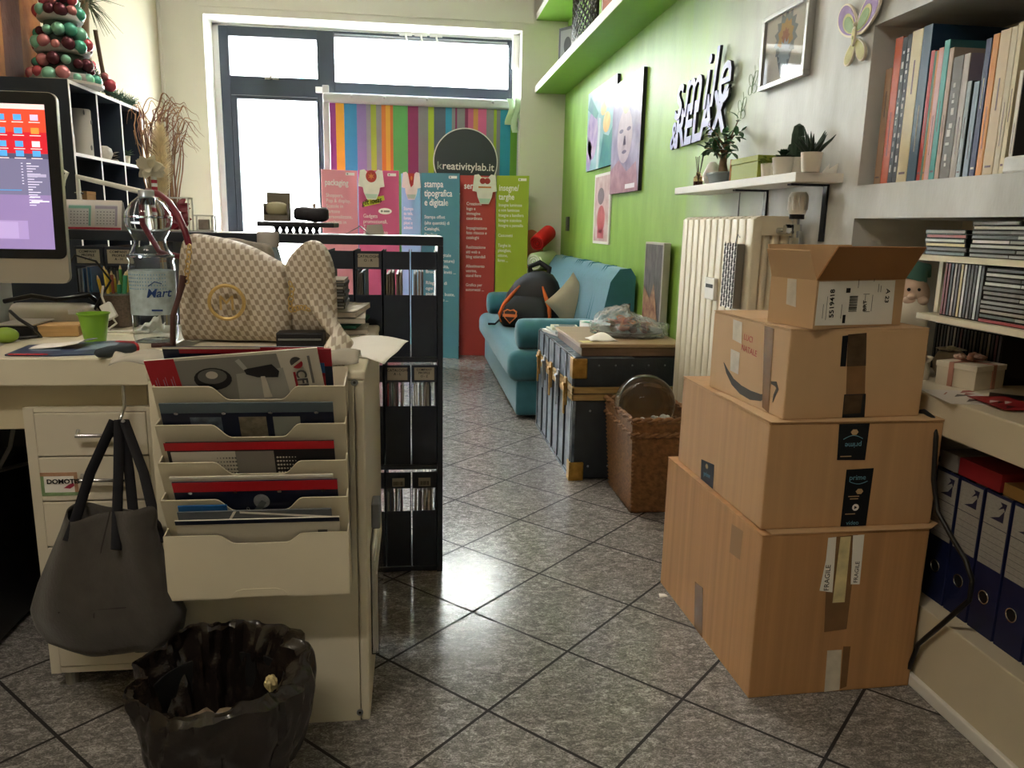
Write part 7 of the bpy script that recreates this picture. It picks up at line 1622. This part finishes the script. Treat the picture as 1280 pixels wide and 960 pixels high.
g = G(); stations(g, [((xa+(xb-xa)*k, 2.33, ZY+.022+.002*math.sin(7*k)), (0, .026*s_, 0), (0, 0, .021*s_)) for k, s_ in ((0, .55), (.06, .85), (.3, .95), (.6, 1), (.85, 1), (.95, .9), (1, .6))], 16)
g.out('leather_case', mat('dark brown leather', '2c2b30', .5, var=.3, vs=40), None, sm=50, disp=.004, ds=.03, label='dark lumpy leather case on the black tray', cat='case')
xa = at(415, 288, Y=2.3).x
for k, (px, w_, c, lab) in enumerate(((447, .07, '4b4846', 'folded dark leaflet tent on the rack top'), (468, .055, 'c5c0b4', 'small cream cardboard card on the rack top'))):
    x = at(px, 290, Y=2.33).x; g = G(); hh = .024 if k == 0 else .03
    g.prism([(-w_/2, 0), (w_*.1, hh), (w_/2, 0), (w_*.1, hh-.002)], 0, .06, 0, fr((x, 2.38, ZR+.0004), (1, 0, 0), (0, 0, 1))) if k == 0 else g.prism([(-w_/2, 0), (w_/2, 0), (w_*.4, hh), (-w_*.4, hh*.9)], 0, .004, 0, fr((x, 2.345, ZR+.0004), (1, .1, 0), (0, .1, 1)))
    g.out('leaflet', mat('leaflet '+c, c, .5), None, label=lab, cat='leaflet')
# ================================================================ cube shelf on the left wall side
ux0, ux1, uy0, uy1, uz = -1.70, -1.40, 3.56, 4.445, 1.60
t = thing('cube_shelf', 'dark cube shelf with white edges standing left of the window', 'shelf', ((ux0+ux1)/2, (uy0+uy1)/2, 0))
UB, UW = mat('shelf graphite', '252e3c', .5, var=.08), mat('shelf white edge', 'd5cfcb', .5)
RW = [1.6, 1.312, 1.024, .736, .448, .02]
g = G(); g.box(ux0, uy0, 0, ux1-.002, uy0+.014, uz, 0); g.box(ux1-.0019, uy0, 0, ux1, uy0+.014, uz, 1); g.out('side_panel', [UB, UW], t)
g = G(); g.box(ux0, uy1-.014, 0, ux1-.002, uy1, uz, 0); g.box(ux1-.0019, uy1-.014, 0, ux1, uy1, uz, 1); g.out('side_panel', [UB, UW], t)
for z in RW:
    g = G(); g.box(ux0, uy0+.0145, z-.014, ux1-.002, uy1-.0145, z, 0); g.box(ux1-.0019, uy0+.0145, z-.014, ux1, uy1-.0145, z, 1); g.box(ux0+.012, uy0+.0146, z+.0001, ux1-.003, uy1-.0146, z+.0006, 1 if z < 1.59 else 0); g.out('board', [UB, UW], t)
for k in (1, 2):
    y = uy0+(uy1-uy0)*k/3
    for a, b_ in zip(RW[1:], RW[:-1]): g = G(); g.box(ux0+.008, y-.007, a+.0008, ux1-.002, y+.007, b_-.0145, 0); g.box(ux1-.0019, y-.007, a+.0008, ux1, y+.007, b_-.0145, 1); g.out('divider', [UB, UW], t)
g = G(); g.box(ux0+.001, uy0+.015, .03, ux0+.007, uy1-.015, uz-.02); g.out('back_panel', UB, t)
Z1 = RW[1]+.001
c = at(104, 188, X=-1.48)
t = thing('white_cylinder_vase', 'white cylinder vase with grey dots in the first cube', 'vase', (-1.48, c.y, Z1))
g = G(); g.lathe([(.05, 0), (.055, .004), (.055, .20), (.05, .206), (.001, .206)], (-1.48, c.y, Z1), 28); g.out('body', mat('matte white vase', 'c9c6bf', .6), t, sm=40)
g = G()
for a, z in ((-.5, .04), (-.3, .15), (-.9, .19)): g.sph((-1.48+.0545*math.cos(a), c.y+.0545*math.sin(a), Z1+z), (.003, .009, .012), 0, 10, 6)
g.out('dot', mat('grey dot', '77797a', .6), t, sm=60)
c = at(92, 185, X=-1.42); g = G(); g.box(-1.425, 3.585, Z1, -1.42, 3.63, Z1+.075); g.out('small_card', PAPER, None, label='little white card at the front of the first cube', cat='card')
g = G(); y = at(129, 192, X=-1.46).y; g.lathe([(.001, 0), (.03, .004), (.042, .03), (.036, .055), (.02, .066), (.001, .068)], (-1.46, y, Z1), 20, fn=lambda a, i: 1+.06*math.sin(8*a)); g.out('seashell', mat('pale shell', 'c4bfb3', .5, var=.15, vs=30), None, sm=50, label='round pale seashell in the second cube', cat='shell')
g = G(); y = at(142, 194, X=-1.45).y; r_ = random.Random(6)
for i in range(16): a = i*1.1; g.leaf((-1.45, y, Z1+.012+.002*i), (math.cos(a), math.sin(a), r_.uniform(-.1, .8)), (0, 0, 1), .04, .014)
g.lathe([(.03, .0005), (.02, .014), (.001, .016)], (-1.45, y, Z1), 14)
g.out('white_flower', mat('dusty white petal', 'b9b3a6', .8), None, sm=60, label='dusty white flower head in the second cube', cat='flower')
y = at(156, 186, X=-1.44).y; t = thing('potted_succulent', 'tiny green plant in a white pot in the third cube', 'plant', (-1.44, y, Z1))
g = G(); g.lathe([(.018, 0), (.024, .04), (.021, .04), (.001, .034)], (-1.44, y, Z1), 16); g.out('pot', mat('white pot', 'd9d3c6', .5), t, sm=40)
g = G(); 
for i in range(18): a = i*2.4; g.leaf((-1.44, y, Z1+.036), (math.cos(a), math.sin(a), .5+.08*i), (0, 0, 1), .05, .010)
g.out('leaf', mat('grey green leaf', '5f7a58', .5, var=.2, vs=30), t, sm=60)
y = at(111, 240, X=-1.44).y; g = G(); g.box(-1.47, y-.05, RW[2]+.001, -1.43, y+.05, RW[2]+.12, bv=.001); t = thing('kraft_card_box', 'small kraft card box in the cube behind the calendar', 'box', (-1.45, y, RW[2]+.001)); g.out('body', KRAFT, t); g = G(); g.box(-1.471, y-.051, RW[2]+.1205, -1.429, y+.051, RW[2]+.135, bv=.001); g.out('lid', KRAFT, t)
# painting leaning on top of the shelf
c0, c1 = at(58, 95, X=-1.56), at(12, 95, X=-1.60)
t = thing('feather_painting', 'large brown and orange brushed painting leaning on the cube shelf', 'picture', (-1.56, 3.85, uz))
pa = V((-1.60, 3.60, uz+.001)); rt_ = V((.22, .62, 0)); wq = 0
mx = fr((-1.695, 3.62, uz+.001), (.045, .52, 0), (-.03, 0, 1)); w = at(58, 60, X=-1.655).y-3.62
g = G(); g.box(0, 0, -.022, w, .75, 0, 0, mx, .002); g.out('stretcher', mat('canvas pale edge', 'c4b59c', .7), t)
pt = mat('brushed ochre paint', '6e3f26', .8, var=.4, vs=5, col2='a8713f', bump=.6, bs=40, st=(2, 2, .9), spec=.1)
g = G(); g.box(.006, .006, .0002, w-.004, .745, .0015, 0, mx); g.prism([(w*.15, .02), (w*.5, .02), (w*.6, .4), (w*.45, .74), (w*.1, .74), (w*.25, .4)], .0016, .002, 1, mx); g.out('painting', [pt, mat('brushed mauve paint', '6a4638', .8, var=.3, vs=6, bump=.6, bs=40, st=(2, 2, .9), spec=.1)], t)
# bauble christmas tree
TX, TY = -1.49, at(82, 100, X=-1.49).y
t = thing('bauble_tree', 'tabletop christmas tree made of red and green baubles on the cube shelf', 'christmas tree', (TX, TY, uz))
g = G(); g.lathe([(.001, .004), (.115, .004), (.125, .012), (.12, .024), (.09, .03), (.03, .55), (.001, .56)], (TX, TY, uz), 28); g.out('cone', mat('tree inner green', '3a4a42', .8), t, sm=50)
BC_ = [mat('bauble red', 'b8525c', .22, .4), mat('bauble rose', 'c07a7c', .25, .35), mat('bauble green', '4f9c86', .22, .4), mat('bauble mint', '7fb59d', .3, .35), mat('bauble dark', '5a2a34', .25, .4)]
proto = []
for m in BC_:
    g = G(); g.sph((0, 0, 0), 1, 0, 14, 9); me = bpy.data.meshes.new('bauble'); bmesh.ops.recalc_face_normals(g.b, faces=g.b.faces); g.b.to_mesh(me); g.b.free(); me.materials.append(m); me.shade_smooth(); proto.append(me)
r_ = random.Random(9); tiers = [(.035, .125, 15), (.085, .105, 14), (.165, .098, 13), (.215, .085, 12), (.295, .075, 11), (.345, .062, 10), (.42, .05, 9), (.47, .038, 8), (.53, .024, 6)]
for ti, (z, r, n) in enumerate(tiers):
    for k in range(n):
        a = 2*PI*(k+.5*(ti % 2))/n; s_ = r_.uniform(.018, .031) if r > .03 else .022
        o = bpy.data.objects.new('bauble', r_.choice(proto)); C.objects.link(o); o.parent = t; o.scale = (s_,)*3; o.location = (r*math.cos(a), r*math.sin(a), z+r_.uniform(-.012, .012))
for k, (z, r) in enumerate(((.012, .128), (.128, .102), (.258, .082), (.385, .058))):
    g = G(); g.lathe([(r, 0), (r+.006, .008), (r, .03), (r-.012, .034), (r-.02, .0)], (TX, TY, uz+z), 36, fn=lambda a, i: 1+.02*math.sin(9*a)); g.out('ribbon_band', mat('grey tulle', '8d8a84', .7), t, sm=60)
g = G(); g.lathe([(.10, 0), (.148, .002), (.15, .012), (.14, .014), (.10, .010)], (TX, TY, uz+.0002), 32); g.out('base_ring', mat('pale base', 'cfc9c0', .4), t, sm=50)
# dried stalks and fir garland
sy = at(117, 95, X=-1.52).y
t = thing('dried_stalk_decoration', 'two dried stalks with grassy tops standing on the cube shelf', 'decoration', (-1.52, sy, uz))
g = G(); g.tube([(-1.53, sy-.03, uz), (-1.53, sy-.025, uz+.3), (-1.525, sy-.01, uz+.47)], .017, 10); g.out('stalk', mat('dried stalk', '8d7a5f', .8, var=.2, vs=20, st=(1, 1, .1)), t, sm=60)
g = G(); g.tube([(-1.50, sy+.12, uz+.004), (-1.505, sy+.07, uz+.18), (-1.51, sy+.04, uz+.33)], .010, 8); g.out('stalk', mat('dark stalk', '5f4d3c', .8), t, sm=60)
g = G(); r_ = random.Random(1); c = V((-1.525, sy, uz+.44))
for i in range(90):
    a = r_.uniform(0, 6.28); d = V((math.cos(a)*.8, math.sin(a), r_.uniform(-.9, .7))).normalized(); L_ = r_.uniform(.08, .17); e_ = c+d*L_-V((0, 0, .04)); g.tube([c, c.lerp(e_, .5)+V((0, 0, .02)), e_], [.002, .0016, .0005], 4, caps=False)
g.out('grassy_top', mat('grey green grass', '56604a', .8, var=.3, vs=30), t)
gy = at(140, 110, X=-1.46).y
t = thing('fir_garland', 'fir garland with one red bauble at the far end of the cube shelf', 'garland', (-1.46, gy, uz))
g = G(); r_ = random.Random(12); 
path = [V((-1.47, gy-.22, uz+.10)), V((-1.47, gy-.15, uz+.05)), V((-1.46, gy-.02, uz+.035)), V((-1.45, gy+.12, uz+.028)), V((-1.44, gy+.22, uz+.02))]
g.tube(path, .006, 6)
for i in range(420):
    f = r_.random()*3.999; k = int(f); q = path[k].lerp(path[k+1], f-k); d = V((r_.uniform(-.6, .8), r_.uniform(-.4, 1), r_.uniform(-.25, 1))).normalized(); L_ = r_.uniform(.03, .055); e_ = q+d*L_; e_.z = max(e_.z, uz+.003)
    g.tube([q, e_], [.0022, .0006], 4, caps=False)
g.out('fir_twigs', mat('fir needles', '3d5a48', .7, var=.3, vs=30), t)
for dx, dy, dz, s_, nm in ((.03, -.11, .065, .03, 'red_bauble'), (.02, -.14, .10, .018, 'rose_bauble')): g = G(); g.sph((-1.46+dx, gy+dy, uz+dz), s_); g.out(nm, BC_[0] if nm[:3] == 'red' else BC_[1], t, sm=60)
# curly willow branches in a floor vase, pampas plume
VX, VY = -1.165, 3.95
t = thing('branch_vase', 'tall floor vase of curly dried branches beside the cube shelf', 'vase', (VX, VY, 0))
g = G(); g.lathe([(.10, 0), (.12, .02), (.11, .4), (.06, .78), (.07, .85), (.06, .85), (.05, .78), (.09, .05), (.001, .03)], (VX, VY, 0), 28); g.out('vase', mat('stone grey vase', '8f8a80', .6), t, sm=50)
r_ = random.Random(21); WIL = mat('willow twig', '8d6350', .7, var=.3, vs=20); WIL2 = mat('pale willow twig', 'a8825f', .7, var=.3, vs=20)
for i in range(58):
    sp_ = r_.uniform(-1, 1); yy = r_.uniform(-.08, .08); top = V((VX+.09*sp_-.0, VY+yy, 1.44+r_.uniform(-.12, .10)*(1-.4*abs(sp_)))); b0 = V((VX+.035*sp_, VY+yy*.3, .8)); pts = []
    for k in range(9): f = k/8; q = b0.lerp(top, f); q += V((.012*math.sin(9*f+i), .01*math.cos(7*f+i*2), 0))*f; pts.append(q)
    s_ = 1 if sp_ >= 0 else -1; ph = r_.uniform(0, 6)
    for k in range(1, 13): f = k/12; pts.append(top+V(((.10*f if sp_ > -.7 else -.03*f), .03*math.sin(ph+f*5), .075*math.sin(f*2.6)-.03*f*f+.010*math.sin(11*f+ph))))
    g = G(); g.tube(pts, [.0042-.0036*k/(len(pts)-1) for k in range(len(pts))], 5); g.out('twig', WIL if i % 3 else WIL2, t, sm=60)
PX_ = at(209, 250, Y=3.8).x
t = thing('pampas_plume', 'cream pampas grass plume standing in front of the curly branches', 'plume', (PX_, 3.72, 0))
g = G(); g.lathe([(.05, 0), (.06, .01), (.05, .5), (.025, .56), (.02, .56), (.04, .5), (.001, .02)], (PX_, 3.72, 0), 20); g.out('vase', mat('cream vase', 'c9bfa8', .6), t, sm=50)
g = G(); g.tube([(PX_, 3.72, .02), (PX_, 3.72, .9), (PX_+.01, 3.72, 1.3)], .004, 6); g.out('stem', mat('straw stem', 'b39a68', .7), t)
g = G(); r_ = random.Random(4); ztp, zbt = at(212, 168, Y=3.72).z, at(205, 262, Y=3.72).z
for i in range(900):
    f = r_.random(); z = zbt+(ztp-zbt)*f; a = r_.uniform(0, 6.28); L_ = .052*math.sin(PI*(.12+.8*f))**.8; q = V((PX_+.012*f, 3.72, z)); e_ = q+V((math.cos(a)*L_, math.sin(a)*L_, .055)); g.tube([q, q.lerp(e_, .5)+V((0, 0, .008)), e_], [.0015, .0012, .0003], 3, caps=False)
g.out('feathery_plume', mat('pampas cream', 'ecdab4', .9, var=.12, vs=40), t, kind=None)
c = at(188, 217, Y=3.3); t = thing('fabric_flower', 'cream flower on a red and white striped stick behind the bottle', 'flower', (c.x, 3.3, .0))
g = G(); r_ = random.Random(3)
for i in range(26): a = i*2.4; g.leaf((c.x, 3.3, c.z+.02), (math.cos(a), .6*math.sin(a), r_.uniform(-.7, 1)), (0, -1, .2), .055, .02)
g.out('petal', mat('cream petal', 'cfc8b0', .8), t, sm=60)
g = G(); z0 = c.z-.01; n = 12
g.cyl((c.x+.012, 3.3, 0), (c.x+.012, 3.3, z0-.16), .006, n=8, m=1)
for i in range(n): g.cyl((c.x+.012, 3.3, z0-.16+.16*i/n), (c.x+.012, 3.3, z0-.16+.16*(i+1)/n), .011, n=10, m=i % 2)
g.out('striped_stick', [mat('candy red', 'a8203a', .5), WHITE], t)
g = G(); g.lathe([(.07, 0), (.07, .015), (.012, .02), (.001, .02)], (c.x+.012, 3.3, 0), 18); g.out('foot', mat('cream vase', 'c9bfa8', .6), t, sm=40)
g = G(); a = at(75, 205, Y=2.55); 
g.tube([at(76, 212, Y=2.3), at(84, 216, Y=2.3), at(80, 225, Y=2.3), at(77, 245, Y=2.3), at(76, 262, Y=2.3), V((at(78, 285, Y=2.3).x, 2.3, ZR+.004))], .006, 8, flat=.4); g.out('paper_streamer', PAPER, None, sm=60, label='curled white paper strip beside the screen edge', cat='streamer')
